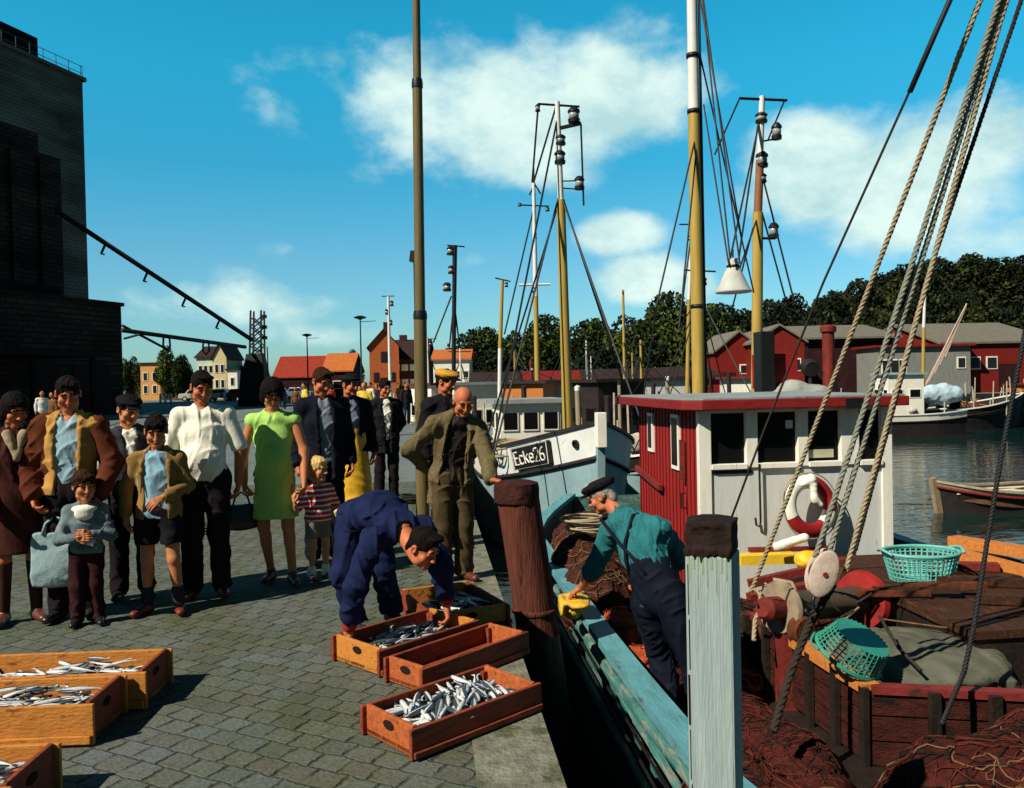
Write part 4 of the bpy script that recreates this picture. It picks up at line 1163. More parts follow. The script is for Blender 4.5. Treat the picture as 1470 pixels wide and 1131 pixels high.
def hull_parts(root, L, B, zs, zb, wl, bul=0.5, strake=0.42, stern=.62, entry=.36, mats=None, n=30, rail_w=0.16, flare=.3, bands=3):
    """root frame: bow towards +y, centre of length at 0, z in metres above the root; wl water level"""
    hb, zsh = hull_shape(L, B, zs, zb, stern, entry)
    ts = [i / n for i in range(n + 1)]
    ts = [1 - (1 - t) ** 1.25 for t in ts]
    def yy(t, z, top):
        rake = max(0, (t - .8) / .2) ** 2 * flare * L * .10
        return -L / 2 + L * t - rake * max(0, (top - z) / max(.1, top - wl))
    rows = []
    def row(f, side):
        r = []
        for t in ts:
            top = zsh(t); z = f(t); u = min(1, max(0, (top - z) / (top - wl)))
            bowk = max(0, (t - .55) / .45)
            b = hb(t) * (1 - u * (0.10 + .45 * bowk)) if hb(t) > 0 else 0
            r.append(Vector((side * max(b, 0.03), yy(t, z, top), z)))
        return r
    out = []
    for side in (-1, 1):
        levels = [lambda t: zsh(t), lambda t: zsh(t) - strake]
        mb = MB(); mb.grid([row(levels[0], side), row(levels[1], side)], 0, side > 0)
        out.append(('s', mb))
        low = []
        for k in range(bands + 1):
            low.append(row(lambda t, k=k: (zsh(t) - strake) * (1 - k / bands) + (wl - .35) * (k / bands), side))
        mb2 = MB(); mb2.grid(low, 0, side > 0); out.append(('h', mb2))
    # transom
    st, h = MB(), MB()
    for k, m_ in out:
        (st if k == 's' else h).add(m_.v, m_.f)
    a = [row(lambda t: zsh(t), -1)[0], row(lambda t: zsh(t), 1)[0], row(lambda t: wl - .35, 1)[0], row(lambda t: wl - .35, -1)[0]]
    h.add(a, [(0, 1, 2, 3)])
    st.build('sheer_strake', mats[0], root, smooth=True); h.build('hull', mats[1], root, smooth=True)
    # inner bulwark, deck, cap rail
    ib, dk, rl, rb = MB(), MB(), MB(), MB()
    def inner(f, side): return [Vector((side * max(hb(t) - .10, 0.0), yy(t, f(t), zsh(t)) - (.12 if t > .97 else 0), f(t))) for t in ts]
    for side in (-1, 1):
        ib.grid([inner(lambda t: zsh(t) - .01, side), inner(lambda t: zsh(t) - bul, side)], 0, side < 0)
    dl, dr = inner(lambda t: zsh(t) - bul + .002, -1), inner(lambda t: zsh(t) - bul + .002, 1)
    dk.grid([dl, dr])
    ib.build('bulwark', mats[2], root, smooth=True); dk.build('deck', mats[3], root)
    for side in (-1, 1):
        o_ = [Vector((side * (hb(t) + .045), yy(t, zsh(t), zsh(t)), zsh(t) + .05)) for t in ts]
        i_ = [Vector((side * max(hb(t) + .045 - rail_w, 0), yy(t, zsh(t), zsh(t)), zsh(t) + .05)) for t in ts]
        dn = Vector((0, 0, -.06))
        rl.grid([[p + dn for p in i_], i_, o_, [p + dn for p in o_], [p + dn for p in i_]])
    rl.build('cap_rail', mats[4], root)
    for side in (-1, 1):
        q = row(lambda t: zsh(t) - strake, side)
        rb.tube([p + Vector((side * .02, 0, 0)) for p in q], .045, 6)
    rb.build('rubbing_strake', mats[5], root, smooth=True)
    sp = MB(); b0 = Vector((0, yy(1, zsh(1), zsh(1)) + .03, zsh(1) + .10)); b1 = Vector((0, yy(1, wl - .2, zsh(1)) + .03, wl - .2))
    sp.bar(b0, b1, .13, .16, up=(0, 1, 0)); sp.build('stem', mats[6] if len(mats) > 6 else mats[0], root)
    return hb, zsh

def lamp_can(root, p, r=.11, h=.26, name='mast_lamp'):
    """ship's lantern: black cap and base round a pale lens"""
    mb = MB(); mb.lathe([(0, h), (r * .5, h * .98), (r, h * .78), (r * 1.02, h * .66), (r * .3, h * .64), (r * .3, h * .24), (r, h * .22), (r * .95, 0), (0, 0)], p, 12)
    a = mb.build(name, BLKP, root, smooth=True, auto=.6)
    m2 = MB(); m2.lathe([(r * .82, h * .2), (r * .86, h * .45), (r * .82, h * .68)], p, 12); m2.build('lens', LENS, a, smooth=True)
    return a

def wheelhouse_box(root, c, size, wall, roofm, wins=3, sill=.55, winh=.5, glass=WINDARK, over=.16, name='wheelhouse', trim=None):
    """small cabin: centre of base c, size w (x) d (y) h"""
    w, d, h = size; c = Vector(c)
    mb = MB(); mb.box(c + Vector((0, 0, h / 2)), (w, d, h)); o = mb.build(name, wall, root)
    rf = MB(); rf.box(c + Vector((0, 0, h + .05)), (w + 2 * over, d + 2 * over, .1)); rf.build('roof', roofm, o)
    for sgn in (-1, 1):
        for k in range(wins):
            u = (k + .5) / wins - .5
            f = MB(); f.box(c + Vector((u * w, sgn * (d / 2 + .015), h * sill + winh * .35)), (w / wins * .78, .03, winh)); fo = f.build('window', trim or wall, o)
            g = MB(); g.box(c + Vector((u * w, sgn * (d / 2 + .022), h * sill + winh * .35)), (w / wins * .66, .03, winh * .84)); g.build('pane', glass, fo)
        for k in range(2):
            u = (k + .5) / 2 - .5
            f = MB(); f.box(c + Vector((sgn * (w / 2 + .015), u * d, h * sill + winh * .35)), (.03, d * .34, winh)); fo = f.build('window', trim or wall, o)
            g = MB(); g.box(c + Vector((sgn * (w / 2 + .022), u * d, h * sill + winh * .35)), (.03, d * .28, winh * .84)); g.build('pane', glass, fo)
    return o

def cutter(label, px, d, rz, L=10, B=3.4, cols=None, mast=None, house=True, zs=-.75, zb=.1, loc=None, name='fishing_boat', roofm=None, wallm=None, hx=0, group=None, clutter=0, house_y=-.22, house_h=1.7):
    """a moored cutter with hull, deck, wheelhouse, mast and stays; mast = (height above quay, radius, material, lamps)"""
    X = pt(px, 560, d).x if loc is None else loc[0]; Y = d if loc is None else loc[1]
    root = thing(name, label, 'boat', (X, Y, 0), rz, group)
    cols = cols or [HULLDK] * 2
    mats = [cols[0], cols[1], cols[1], DECKW, cols[2] if len(cols) > 2 else cols[0], HULLDK, cols[0]]
    hb, zsh = hull_parts(root, L, B, zs, zb, WATER_Z, .5, .38, mats=mats, n=22)
    dz = zs - .5
    if house: wheelhouse_box(root, (hx, house_y * L, dz), (B * .48, L * .17, house_h), wallm or WHITE, roofm or RUSTRED, 3, trim=wallm or WHITE)
    mb = MB(); mb.box((0, L * .06, dz + .22), (B * .42, L * .16, .44)); mb.build('hatch', DECKW, root, bevel=.02)
    if mast:
        H, r, m, nl = mast; my = L * .24
        mm = MB(); mm.tube([(0, my, dz), (0, my, H)], [r, r * .7], 10); mo = mm.build('mast', m, root, smooth=True, auto=.8)
        cb = MB(); cb.tube([(-.55, my, H - .15), (.55, my, H - .15)], .025, 6); cb.build('crosstree', BLKP, mo)
        for k in range(nl): lamp_can(mo, (.16 if k % 2 else -.16, my - .05, H - .55 - k * .75), .10, .24)
        st = MB()
        for x, y in ((-B * .45, my - 1.2), (B * .45, my - 1.2), (-B * .45, my - .3), (B * .45, my - .3), (0, L * .49), (0, -L * .3)):
            z = zb if y > L * .4 else zs
            st.tube(sag_line((0, my, H * .82), (x, y, z), .05, 6), .018, 5)
        st.build('stay', BLKWIRE, root)
    return root

# ------------------------------------------------------------------ the near boat (teal hull, red and white wheelhouse)
def rail_x(y): return edge_x(y) + 0.80
AXU = Vector((-0.098, 1, 0)).normalized()              # along the quay, away from the camera
AXV = Vector((1, 0.098, 0)).normalized()               # across, to the right
RZ_Q = math.atan2(-AXU.x, AXU.y)
def near_boat():
    L, B = 13.2, 4.5
    yc = 7.0
    c = Vector((rail_x(yc), yc, 0)) + AXV * (B / 2)
    root = thing('fishing_boat', 'teal-hulled fishing boat with a red and white wheelhouse moored in front of the quay', 'boat', (c.x, c.y, 0), 0)
    # hull, bow towards the camera
    hroot = bpy.data.objects.new('tmp', None)
    RZ = RZ_Q + math.pi
    before = set(bpy.data.objects)
    hull_parts(root, L, B, -.44, .05, WATER_Z, .52, .16, stern=.6, entry=.30, mats=[TEAL_OLD, TEAL_OLD, DECKD, DECKD, TEAL_RAIL, TEAL_OLD, TEAL_OLD], n=40, rail_w=.17, bands=6)
    for o in set(bpy.data.objects) - before:
        if o.parent == root: o.rotation_euler = (0, 0, RZ)
    bpy.data.objects.remove(hroot)
    # seams and ledges of the port side planking, a hand's breadth below the rail
    for dz, r, m in ((-.20, .03, TEAL_OLD), (-.33, .012, BLKP), (-.47, .012, BLKP), (-.60, .035, TEAL_OLD)):
        mb = MB(); pts = []
        for k in range(24):
            y = 2.9 + k * .38; pts.append((rail_x(y) + .01 + .05 * (-dz), y, -.44 + dz))
        mb.tube(pts, r, 6); put(mb, 'plank_seam' if r < .02 else 'plank_ledge', m, root)
    # inner ribs (stanchions) along the port bulwark
    for k in range(9):
        y = 4.6 + k * .85; mb = MB(); p = Vector((rail_x(y), y, 0)) + AXV * .14
        mb.box((p.x, p.y, -.70), (.10, .12, .5), RZ_Q); put(mb, 'stanchion', TEAL_OLD, root)
    DZ = -0.96
    # wheelhouse -------------------------------------------------
    fl = pt(1003, 700, 9.0); fl.z = 0
    W, D = 2.19, 2.55
    ztop = 1.30
    Fp = lambda u, v, z, : Vector((fl.x, fl.y, 0)) + AXV * u + AXU * v + Vector((0, 0, z))
    mb = MB(); 
    def wall(p0, p1, z0, z1, t, nrm_, mbx, mi=0):
        """board between two plan points, thickness t along -nrm_"""
        a, b = Vector(p0), Vector(p1); n_ = Vector(nrm_) * t
        vs = [Vector((q.x, q.y, z)) for z in (z0, z1) for q in (a, b, b - n_, a - n_)]
        mbx.add(vs, [(3, 2, 1, 0), (4, 5, 6, 7), (0, 1, 5, 4), (1, 2, 6, 5), (2, 3, 7, 6), (3, 0, 4, 7)], mi)
    front_n = -AXU; left_n = -AXV
    zs0, zs1 = 0.70, 1.235         # window band
    # front: lower panel, head board, four windows between mullions
    fm = MB()
    wall(Fp(.10, 0, 0), Fp(W - .10, 0, 0), DZ, zs0, .06, front_n, fm)
    fo = put(fm, 'wheelhouse', WHITEP, root)
    hd = MB(); wall(Fp(.10, 0, 0), Fp(W - .10, 0, 0), zs1 + .02, ztop, .06, front_n, hd); k = put(hd, 'head_board', WHITE, fo); k.location = (0, 0, 0)
    def sub(mbx, name, m, par=fo, **kw):
        o = mbx.build(name, m, par, **kw); return o
    posts = [(0.0, 0.14), (0.53, 0.66), (1.11, 1.23), (1.60, 1.81), (W - .12, W)]
    for a, b in posts:
        z0 = DZ if a == 0 or b == W else zs0 - .04
        m_ = MB(); wall(Fp(a, -.025, 0), Fp(b, -.025, 0), z0, ztop - .01, .09, front_n, m_); sub(m_, 'window_post', WHITE, bevel=.006)
    for i in range(4):
        a, b = posts[i][1], posts[i + 1][0]
        g = MB(); wall(Fp(a, .045, 0), Fp(b, .045, 0), zs0, zs1 + .02, .012, front_n, g); sub(g, 'pane', WINDARK)
        s_ = MB(); wall(Fp(a - .0, -.05, 0), Fp(b + .0, -.05, 0), zs0 - .05, zs0 + .005, .10, front_n, s_); sub(s_, 'window_sill', WHITE, bevel=.004)
    # one drop sash lowered in the left window: the dark slot below it
    g = MB(); wall(Fp(.145, -.012, 0), Fp(.60, -.012, 0), zs0 - .10, zs0 - .065, .012, front_n, g); sub(g, 'sash_slot', BLKP)
    # a pale paper stuck in the second window, and the instrument shelf behind the third
    g = MB(); wall(Fp(1.00, .035, 0), Fp(1.08, .035, 0), 1.07, 1.16, .005, front_n, g); sub(g, 'paper_notice', mat('paper', (.6, .62, .6), .8, .05, 5, 0))
    g = MB(); wall(Fp(1.25, .03, 0), Fp(1.54, .03, 0), .74, .83, .01, front_n, g); sub(g, 'instrument_shelf', mat('olive_metal', (.42, .42, .28), .6, .1, 5, 0))
    # vertical rod with a hook down the second post
    g = MB(); g.tube([Fp(.66, -.05, zs0), Fp(.665, -.05, .07), Fp(.65, -.055, .02), Fp(.615, -.055, .04), Fp(.605, -.055, .12)], .012, 6); sub(g, 'hook_rod', BLKP)
    # side and back walls
    lw = MB(); wall(Fp(0, .05, 0), Fp(0, D, 0), DZ, ztop, .05, left_n, lw); sub(lw, 'side_wall', REDB)
    for i in range(17):
        b_ = MB()
    bt = MB()
    for i in range(18):
        v = .12 + i * (D - .2) / 17; bt.bar(Fp(-.004, v, DZ), Fp(-.004, v, ztop - .02), .012, .012, up=(0, 1, 0))
    sub(bt, 'board_seams', mat('dark_red_seam', (.10, .006, .006), .8, .2, 5, 0))
    for v, z0, z1, ww in ((1.75, .70, 1.20, .24), (.62, .58, 1.22, .30)):
        f = MB(); wall(Fp(-.03, v, 0), Fp(-.03, v + ww, 0), z0, z1, .05, left_n, f); fr = sub(f, 'side_window', WHITE)
        g = MB(); wall(Fp(-.036, v + .05, 0), Fp(-.036, v + ww - .04, 0), z0 + .05, z1 - .04, .02, left_n, g); g.build('side_pane', WINDARK, fr)
    f = MB(); f.bar(Fp(-.05, .42, .50), Fp(-.05, .42, .95), .05, .06, up=(0, 1, 0)); sub(f, 'door_post', RUSTRED)
    f = MB(); f.tube([Fp(-.02, .40, .35), Fp(-.07, .40, .35), Fp(-.07, .40, .18), Fp(-.02, .40, .18)], .012, 6); sub(f, 'door_handle', BLKP)
    f = MB(); f.bar(Fp(-.06, 1.3, .30), Fp(-.06, 2.5, .42), .05, .07); sub(f, 'handrail', RUSTRED)
    rw = MB(); wall(Fp(W, .05, 0), Fp(W, D, 0), DZ, ztop, .05, -left_n, rw); wall(Fp(0, D, 0), Fp(W, D, 0), DZ, ztop, .05, -front_n, rw); sub(rw, 'rear_wall', REDB)
    # roof with red edge board, cut corner over the port side
    ro, rg = MB(), MB()
    poly = [(-.20, -.06), (-.02, -.22), (W + .09, -.22), (W + .10, D + .20), (-.28, D + .20)]
    ro.prism(poly, lambda p: Fp(p[0], p[1], ztop + .0), lambda p: Fp(p[0], p[1], ztop + .105)); sub(ro, 'roof_edge', mat('roof_edge_red', (.20, .010, .010), .65, .25, 4, .2, 20, stretch=(2, 2, 6), col2=(.09, .014, .010), patch=.1), bevel=.010)
    poly2 = [(a * .975 + .02, b * .965 + .02) for a, b in poly]
    rg.prism(poly2, lambda p: Fp(p[0], p[1], ztop + .107), lambda p: Fp(p[0], p[1], ztop + .125)); sub(rg, 'roof', GREYROOF)
    # dark gap in the edge board
    g = MB(); wall(Fp(1.56, -.228, 0), Fp(1.80, -.228, 0), ztop - .02, ztop + .09, .01, front_n, g); sub(g, 'edge_gap', BLKP)
    # aft mast ---------------------------------------------------
    mp = pt(1003, 560, 12.2); mx, my = mp.x, mp.y
    zt = top_z(1003, 160, 12.2); zt2 = top_z(1003, -60, 12.2)
    mm = MB(); mm.tube([(mx, my, DZ), (mx + .0, my, zt)], [.10, .085], 14); mo = put(mm, 'mast', YELM, root, smooth=True, auto=.8)
    m2 = MB(); m2.tube([(mx, my, zt), (mx, my, zt2)], [.082, .07], 14); m2.build('topmast', WHITEM, mo, smooth=True, auto=.8)
    m3 = MB()
    for z in (zt, top_z(1003, 80, 12.2), top_z(1003, 440, 12.2)): m3.lathe([(.095, -.03), (.10, 0), (.095, .03)], (mx, my, z), 14)
    m3.build('mast_band', BLKP, mo, smooth=True)
    m4 = MB(); m4.tube([(mx + .115, my, DZ), (mx + .10, my, zt2)], .02, 6); m4.build('mast_track', BLKP, mo)
    st = MB()
    E = [((1000, 190), (942, 440), 11.0), ((1003, 180), (975, 470), 11.6), ((1004, -40), (1048, 372), 11.4), ((1004, -40), (1062, 378), 11.4), ((1005, 0), (1064, 340), 11.6), ((1010, 150), (1046, 380), 11.5), ((1005, 80), (1082, 420), 12.8)]
    for a, b, d in E:
        st.tube([pt(*a, 12.2), pt(*b, d)], .013, 5)
    st.tube([pt(942, 440, 11.0), Fp(.1, D + .1, ztop + .1)], .012, 5)
    put(st, 'stay', BLKWIRE, root)
    # fore mast, standing outside the picture to the right, carries the tackles
    fx, fy = 3.55, 4.9
    fm_ = MB(); fm_.tube([(fx, fy, DZ), (fx, fy, 6.2)], [.12, .09], 14); put(fm_, 'foremast', YELM, root, smooth=True, auto=.8)
    # raised casing of brown planks on the starboard side ----------
    q0, q1 = gp(1236, 796, -.22), gp(1236, 868, -.22)
    cs, cp = MB(), MB()
    a = Vector((q0.x, q0.y, 0)); wd = 2.0; ln = 2.3
    a = Vector((3.02, 8.55, 0)); ln = 2.6; wd = 1.9
    e0, e1 = a, a + AXV * wd
    n = 9
    for i in range(n):
        p = a - AXU * (i * ln / n); p2 = a - AXU * ((i + .95) * ln / n)
        vs = [Vector((v.x, v.y, z)) for z in (-.28, -.22 + .006 * (i % 2)) for v in (p, p + AXV * wd, p2 + AXV * wd, p2)]
        cp.add(vs, [(3, 2, 1, 0), (4, 5, 6, 7), (0, 1, 5, 4), (1, 2, 6, 5), (2, 3, 7, 6), (3, 0, 4, 7)])
    put(cp, 'casing_planks', DECKW, root)
    vs = [Vector((v.x, v.y, z)) for z in (DZ, -.29) for v in (a + AXV * .03, a + AXV * (wd - .03), a + AXV * (wd - .03) - AXU * (ln - .04), a + AXV * .03 - AXU * (ln - .04))]
    cs.add(vs, [(3, 2, 1, 0), (4, 5, 6, 7), (0, 1, 5, 4), (1, 2, 6, 5), (2, 3, 7, 6), (3, 0, 4, 7)]); put(cs, 'casing', DECKD, root)
    for i in range(3):
        p = a + AXV * (wd * .45) - AXU * (ln * (.25 + .25 * i)); b_ = MB(); b_.bar(p + Vector((-.35, 0, -.17)), p + Vector((.55, -.25, -.17)), .10, .07); put(b_, 'loose_board', DECKW if i else RUSTRED, root)
    # starboard rail in orange-red, behind the casing
    rr = MB(); rr.bar(pt(1368, 776, 8.6), pt(1520, 800, 7.6), .16, .10); rr.bar(pt(1380, 800, 8.2), pt(1520, 838, 7.3), .10, .16); put(rr, 'starboard_rail', ORANGEW, root)
    # pound boards: upright plank wall that divides the fore deck
    A = Vector((2.02, 7.15, 0)); Bp = Vector((2.30, 5.42, 0)); Cp = Vector((3.7, 5.15, 0))
    pb = MB()
    for k, z in enumerate((-.90, -.735, -.57)):
        pb.bar(A + Vector((0, 0, z + .08)), Bp + Vector((0, 0, z + .08)), .05, .15); pb.bar(Bp + Vector((0, 0, z + .08)), Cp + Vector((0, 0, z + .08)), .05, .15)
    put(pb, 'pound_boards', mat('tarred_red_boards', (.050, .014, .010), .8, .5, 6, .6, 20, stretch=(2, 2, 6), col2=(.014, .010, .008), patch=.3), root)
    for i in range(6):
        p = A.lerp(Bp, i / 5) - AXV * .05; u = MB(); u.box((p.x, p.y, -.67), (.04, .07, .56), RZ_Q); put(u, 'pound_post', DECKD, root)
    for i in range(1, 5):
        p = Bp.lerp(Cp, i / 4) + Vector((0, -.06, 0)); u = MB(); u.box((p.x, p.y, -.67), (.07, .04, .56), .1); put(u, 'pound_post', DECKD, root)
    u = MB(); u.bar(A + Vector((0, 0, -.40)), A.lerp(Bp, .42) + Vector((0, 0, -.40)), .07, .05); put(u, 'pound_rail', RUSTRED, root)
    u = MB(); u.bar(A.lerp(Bp, .44) + Vector((0, 0, -.395)), Bp + Vector((0, 0, -.405)), .13, .06); put(u, 'pound_rail', ORANGEW, root)
    u = MB(); u.bar(Bp + Vector((0, 0, -.40)), Cp + Vector((0, 0, -.40)), .09, .05); put(u, 'pound_rail', RUSTRED, root)
    # hatch under grey-green canvas
    h0 = gp(1168, 896, -.36)
    S = SDF(); cc = Vector((2.92, 6.1, -.64))
    Rm = np.array(Matrix.Rotation(RZ_Q - .12, 3, 'Z'))
    S.box(cc, V3(.50, .50, .20), Rm, op=0, k=.05); S.ell(cc + Vector((0, 0, .22)), V3(.60, .58, .10), Rm, k=.08)
    hm = smooth_obj('canvas_hatch', S, .022, mat('grey_green_canvas', (.10, .10, .072), .85, .3, 4, .5, 18, col2=(.06, .065, .04), patch=.15), root, .022, 12, 4); hm.location = -root.location
    # winch: shaft with a warping drum and two big flanges
    w0 = pt(1122, 872, 6.5); w1 = pt(1238, 862, 7.15)
    dirw = (w1 - w0).normalized(); q = dirw.to_track_quat('Z', 'Y').to_matrix()
    m_ = MB(); m_.lathe([(.0, -.24), (.06, -.24), (.09, -.2), (.09, -.05)], w0, 16, M=q); m_.lathe([(.05, .05), (.05, (w1 - w0).length)], w0, 12, M=q)
    wo = put(m_, 'winch', RUSTRED, root, smooth=True, auto=.6)
    m_ = MB(); m_.lathe([(.085, -.045), (.115, -.045), (.19, -.05), (.205, -.02), (.19, .015), (.10, .02)], w0, 26, M=q); m_.build('flange', mat('worn_tan_metal', (.26, .20, .13), .55, .3, 8, .2, 30), wo, smooth=True, auto=.6)
    m_ = MB(); m_.lathe([(.05, -.06), (.235, -.05), (.255, 0), (.235, .05), (.05, .06)], w1, 26, M=q); m_.build('flange', mat('worn_red_metal', (.26, .014, .012), .55, .3, 8, .25, 25, col2=(.10, .03, .02), patch=.1), wo, smooth=True, auto=.6)
    m_ = MB(); m_.lathe([(.13, .10), (.12, .18), (.12, (w1 - w0).length - .2), (.13, (w1 - w0).length - .1)], w0, 20, M=q); m_.build('drum', mat('rope_on_drum', (.10, .075, .05), .8, .3, 20, .6, 40, stretch=(25, 2, 2)), wo, smooth=True, auto=.6)
    for p in (w0 + dirw * .04, w1 - dirw * .12):
        b_ = MB(); b_.box((p.x, p.y, (DZ + p.z) / 2), (.10, .22, p.z - DZ + .16)); b_.build('winch_stand', RUSTRED, wo)
    g = MB(); g.tube([pt(1110, 832, 6.9), pt(1136, 836, 6.9), pt(1152, 872, 6.8), pt(1150, 898, 6.75)], .018, 7); g.build('brake_band', mat('tan_strap', (.32, .24, .16), .7, .2, 8, 0), wo, smooth=True)
    # yellow beam and red box in front of the wheelhouse
    g = MB(); g.bar(pt(1060, 803, 8.7), pt(1140, 800, 8.75), .16, .10); put(g, 'yellow_beam', mat('yellow_paint', (.75, .48, .03), .6, .15, 5, .1), root)
    g = MB(); g.bar(pt(1075, 789, 8.8), pt(1190, 787, 8.9), .06, .045); put(g, 'red_bar', RUSTRED, root)
    g = MB(); g.bar(pt(1075, 838, 8.2), pt(1215, 806, 8.3), .07, .08); g.bar(pt(1075, 860, 7.9), pt(1200, 835, 8.1), .10, .10); put(g, 'deck_spar', RUSTRED, root)
    rg = random.Random(17)
    rust = mat('rusty_iron', (.10, .032, .015), .75, .45, 9, .5, 30, col2=(.03, .014, .010), patch=.2)
    for k, (px, py, d, r) in enumerate(((1150, 905, 6.35, .10), (1098, 905, 6.9, .09), (1215, 838, 7.5, .13))):
        g = MB(); p = pt(px, py, d); q = Vector((.5, -1, .2 * k)).to_track_quat('Z', 'Y').to_matrix(); g.lathe([(.03, -.05), (r, -.05), (r * 1.15, -.03), (r * .95, 0), (r * 1.15, .03), (r, .05), (.03, .05)], p, 22, M=q); put(g, 'sheave_wheel', rust, root, smooth=True, auto=.6)
    for k in range(12):
        a_, b_ = pt(rg.uniform(1080, 1240), rg.uniform(835, 905), rg.uniform(6.4, 7.4)), pt(rg.uniform(1080, 1260), rg.uniform(835, 915), rg.uniform(6.3, 7.4))
        g = MB(); g.tube(sag_line(a_, b_, .10, 10), rg.uniform(.006, .013), 6); put(g, 'loose_line', (ROPE_D, ROPE_T, rust)[k % 3], root, smooth=True)
    for k in range(5):
        a_ = pt(1265 + 40 * k, 842 + rg.uniform(-6, 30), 7.0); g = MB(); g.bar(a_ + Vector((-.3, 0, 0)), a_ + Vector((.35, rg.uniform(-.2, .2), .02)), .07, .05); put(g, 'deck_batten', DECKW if k % 2 else rust, root)
    return root
NEAR = near_boat()

def ecke_boat():
    L, B = 11.5, 3.3
    Yb = 14.4; Xb = pt(862, 620, Yb).x
    rz = RZ_Q + math.pi + R(2)
    fwd = Vector((-math.sin(rz), math.cos(rz), 0))
    c = Vector((Xb, Yb, 0)) - fwd * (L / 2)
    root = thing('fishing_boat', 'pale blue and white fishing boat seen bow-on with a black name board on its bow', 'boat', (c.x, c.y, 0), rz)
    hb, zsh = hull_parts(root, L, B, .06, .90, WATER_Z, .45, .60, stern=.6, entry=.46, mats=[HULLWH, HULLBL, WHITEP, DECKW, HULLDK, HULLDK, HULLBL], n=40, flare=.25)
    # white post at the stem head
    mb = MB(); mb.box((0, L / 2 + .03, .78), (.17, .20, .60)); mb.build('stem_head', WHITE, root, bevel=.012)
    wheelhouse_box(root, (0.25, -1.3, -.40), (1.5, 1.7, 1.50), WHITE, GREYROOF, 3, sill=.60, winh=.48, trim=WHITE, name='wheelhouse')
    # name board lying along the flare of the bow
    tA, tB = .80, .905
    zA = lambda t: zsh(t)
    def side_pt(t, dz, off=0.03):
        # same formula as the strake
        def yy(t, z, top):
            rake = max(0, (t - .8) / .2) ** 2 * .25 * L * .10
            return -L / 2 + L * t - rake * max(0, (top - z) / max(.1, top - WATER_Z))
        top = zsh(t); z = top + dz; u = (top - z) / (top - WATER_Z); bowk = max(0, (t - .55) / .45)
        return Vector((hb(t) * (1 - u * (.10 + .45 * bowk)), yy(t, z, top), z))
    a, b = side_pt(tA, -.07), side_pt(tB, -.07); c_, d_ = side_pt(tB, -.50), side_pt(tA, -.50)
    nn = (b - a).cross(d_ - a).normalized()
    if nn.x < 0: nn = -nn
    def slab(name, m, inset, off, th, par):
        ctr = (a + b + c_ + d_) / 4
        ps = [p + (ctr - p).normalized() * inset for p in (a, b, c_, d_)]
        mbx = MB(); mbx.add([p + nn * off for p in ps] + [p + nn * (off + th) for p in ps], [(3, 2, 1, 0), (4, 5, 6, 7), (0, 1, 5, 4), (1, 2, 6, 5), (2, 3, 7, 6), (3, 0, 4, 7)])
        return mbx.build(name, m, par)
    brd = slab('name_board', BLKP, 0, .03, .075, root)
    slab('board_border', WHITE, .022, .104, .004, brd); slab('board_field', BLKP, .045, .107, .004, brd)
    # hand-painted letters, each made of flat strokes
    ctr = (a + b + c_ + d_) / 4
    xd = (b - a).normalized(); yd = (a - d_); yd = (yd - xd * yd.dot(xd)).normalized()
    GL = {'E': [[(.45, 1), (0, 1), (0, 0), (.48, 0)], [(0, .52), (.40, .52)]], 'c': [[(.42, .56), (.34, .66), (.10, .66), (0, .54), (0, .12), (.10, 0), (.34, 0), (.43, .10)]],
          'k': [[(0, 0), (0, 1)], [(.42, .68), (0, .28)], [(.14, .42), (.44, 0)]], 'e': [[(0, .34), (.44, .34), (.44, .54), (.34, .66), (.10, .66), (0, .54), (0, .12), (.10, 0), (.34, 0), (.43, .08)]],
          '2': [[(0, .80), (.04, .94), (.14, 1), (.34, 1), (.46, .90), (.46, .66), (.36, .46), (0, 0), (.48, 0)]], '6': [[(.42, 1), (.20, .84), (.06, .62), (0, .36), (0, .12), (.10, 0), (.36, 0), (.46, .12), (.46, .36), (.36, .48), (.12, .48), (.02, .34)]]}
    Wb, Hb = (b - a).length * .80, (a - d_).length * .56
    u0 = -.5
    tot = 5 * .64 + .48
    for i, chs in enumerate('Ecke26'):
        mb = MB()
        for st_ in GL[chs]:
            P = [ctr + xd * ((x + i * .64) / tot - .5) * Wb + yd * (y - .5) * Hb + nn * .116 for x, y in st_]
            mb.tube(P, Wb * .017, 6)
        mb.build('letter', WHITE, brd)
    # hawse hole
    h = side_pt(.957, -.26); mb = MB(); q = nn.to_track_quat('Z', 'Y').to_matrix(); mb.lathe([(.05, 0), (.05, .03), (.075, .03), (.075, -.02)], h + nn * .02, 14, M=q); mb.build('hawse_hole', BLKP, root)
    # mast with lamps and stays
    inv = Matrix.Rotation(-rz, 3, 'Z')
    def lp(px, py, d): return inv @ (pt(px, py, d) - root.location)
    md = 16.2
    foot, cap_, top = lp(816, 600, md), lp(805, 287, md), lp(800, 146, md)
    foot.z = -.4
    mm = MB(); mm.tube([foot, cap_], [.11, .085], 12); mo = mm.build('mast', YELM, root, smooth=True, auto=.8)
    m2 = MB(); m2.tube([cap_, top], [.06, .05], 10); m2.build('topmast', WHITEM, mo, smooth=True, auto=.8)
    m3 = MB(); m3.tube([lp(772, 149, md), lp(832, 153, md)], .022, 6); m3.build('crosstree', BLKP, mo)
    for a_, b_, w_, h_ in (((803, 184), (834, 177), .10, .05), ((806, 260), (838, 259), .03, .02), ((806, 270), (838, 272), .03, .02)): m3 = MB(); m3.bar(lp(*a_, md), lp(*b_, md), w_, h_); m3.build('lamp_bracket', BLKP, mo)
    for px, py, r, h in ((824, 176, .12, .30), (805, 208, .10, .2), (804, 235, .11, .26), (832, 272, .10, .26), (772, 160, .05, .14)):
        lamp_can(mo, lp(px, py, md), r, h)
    st = MB()
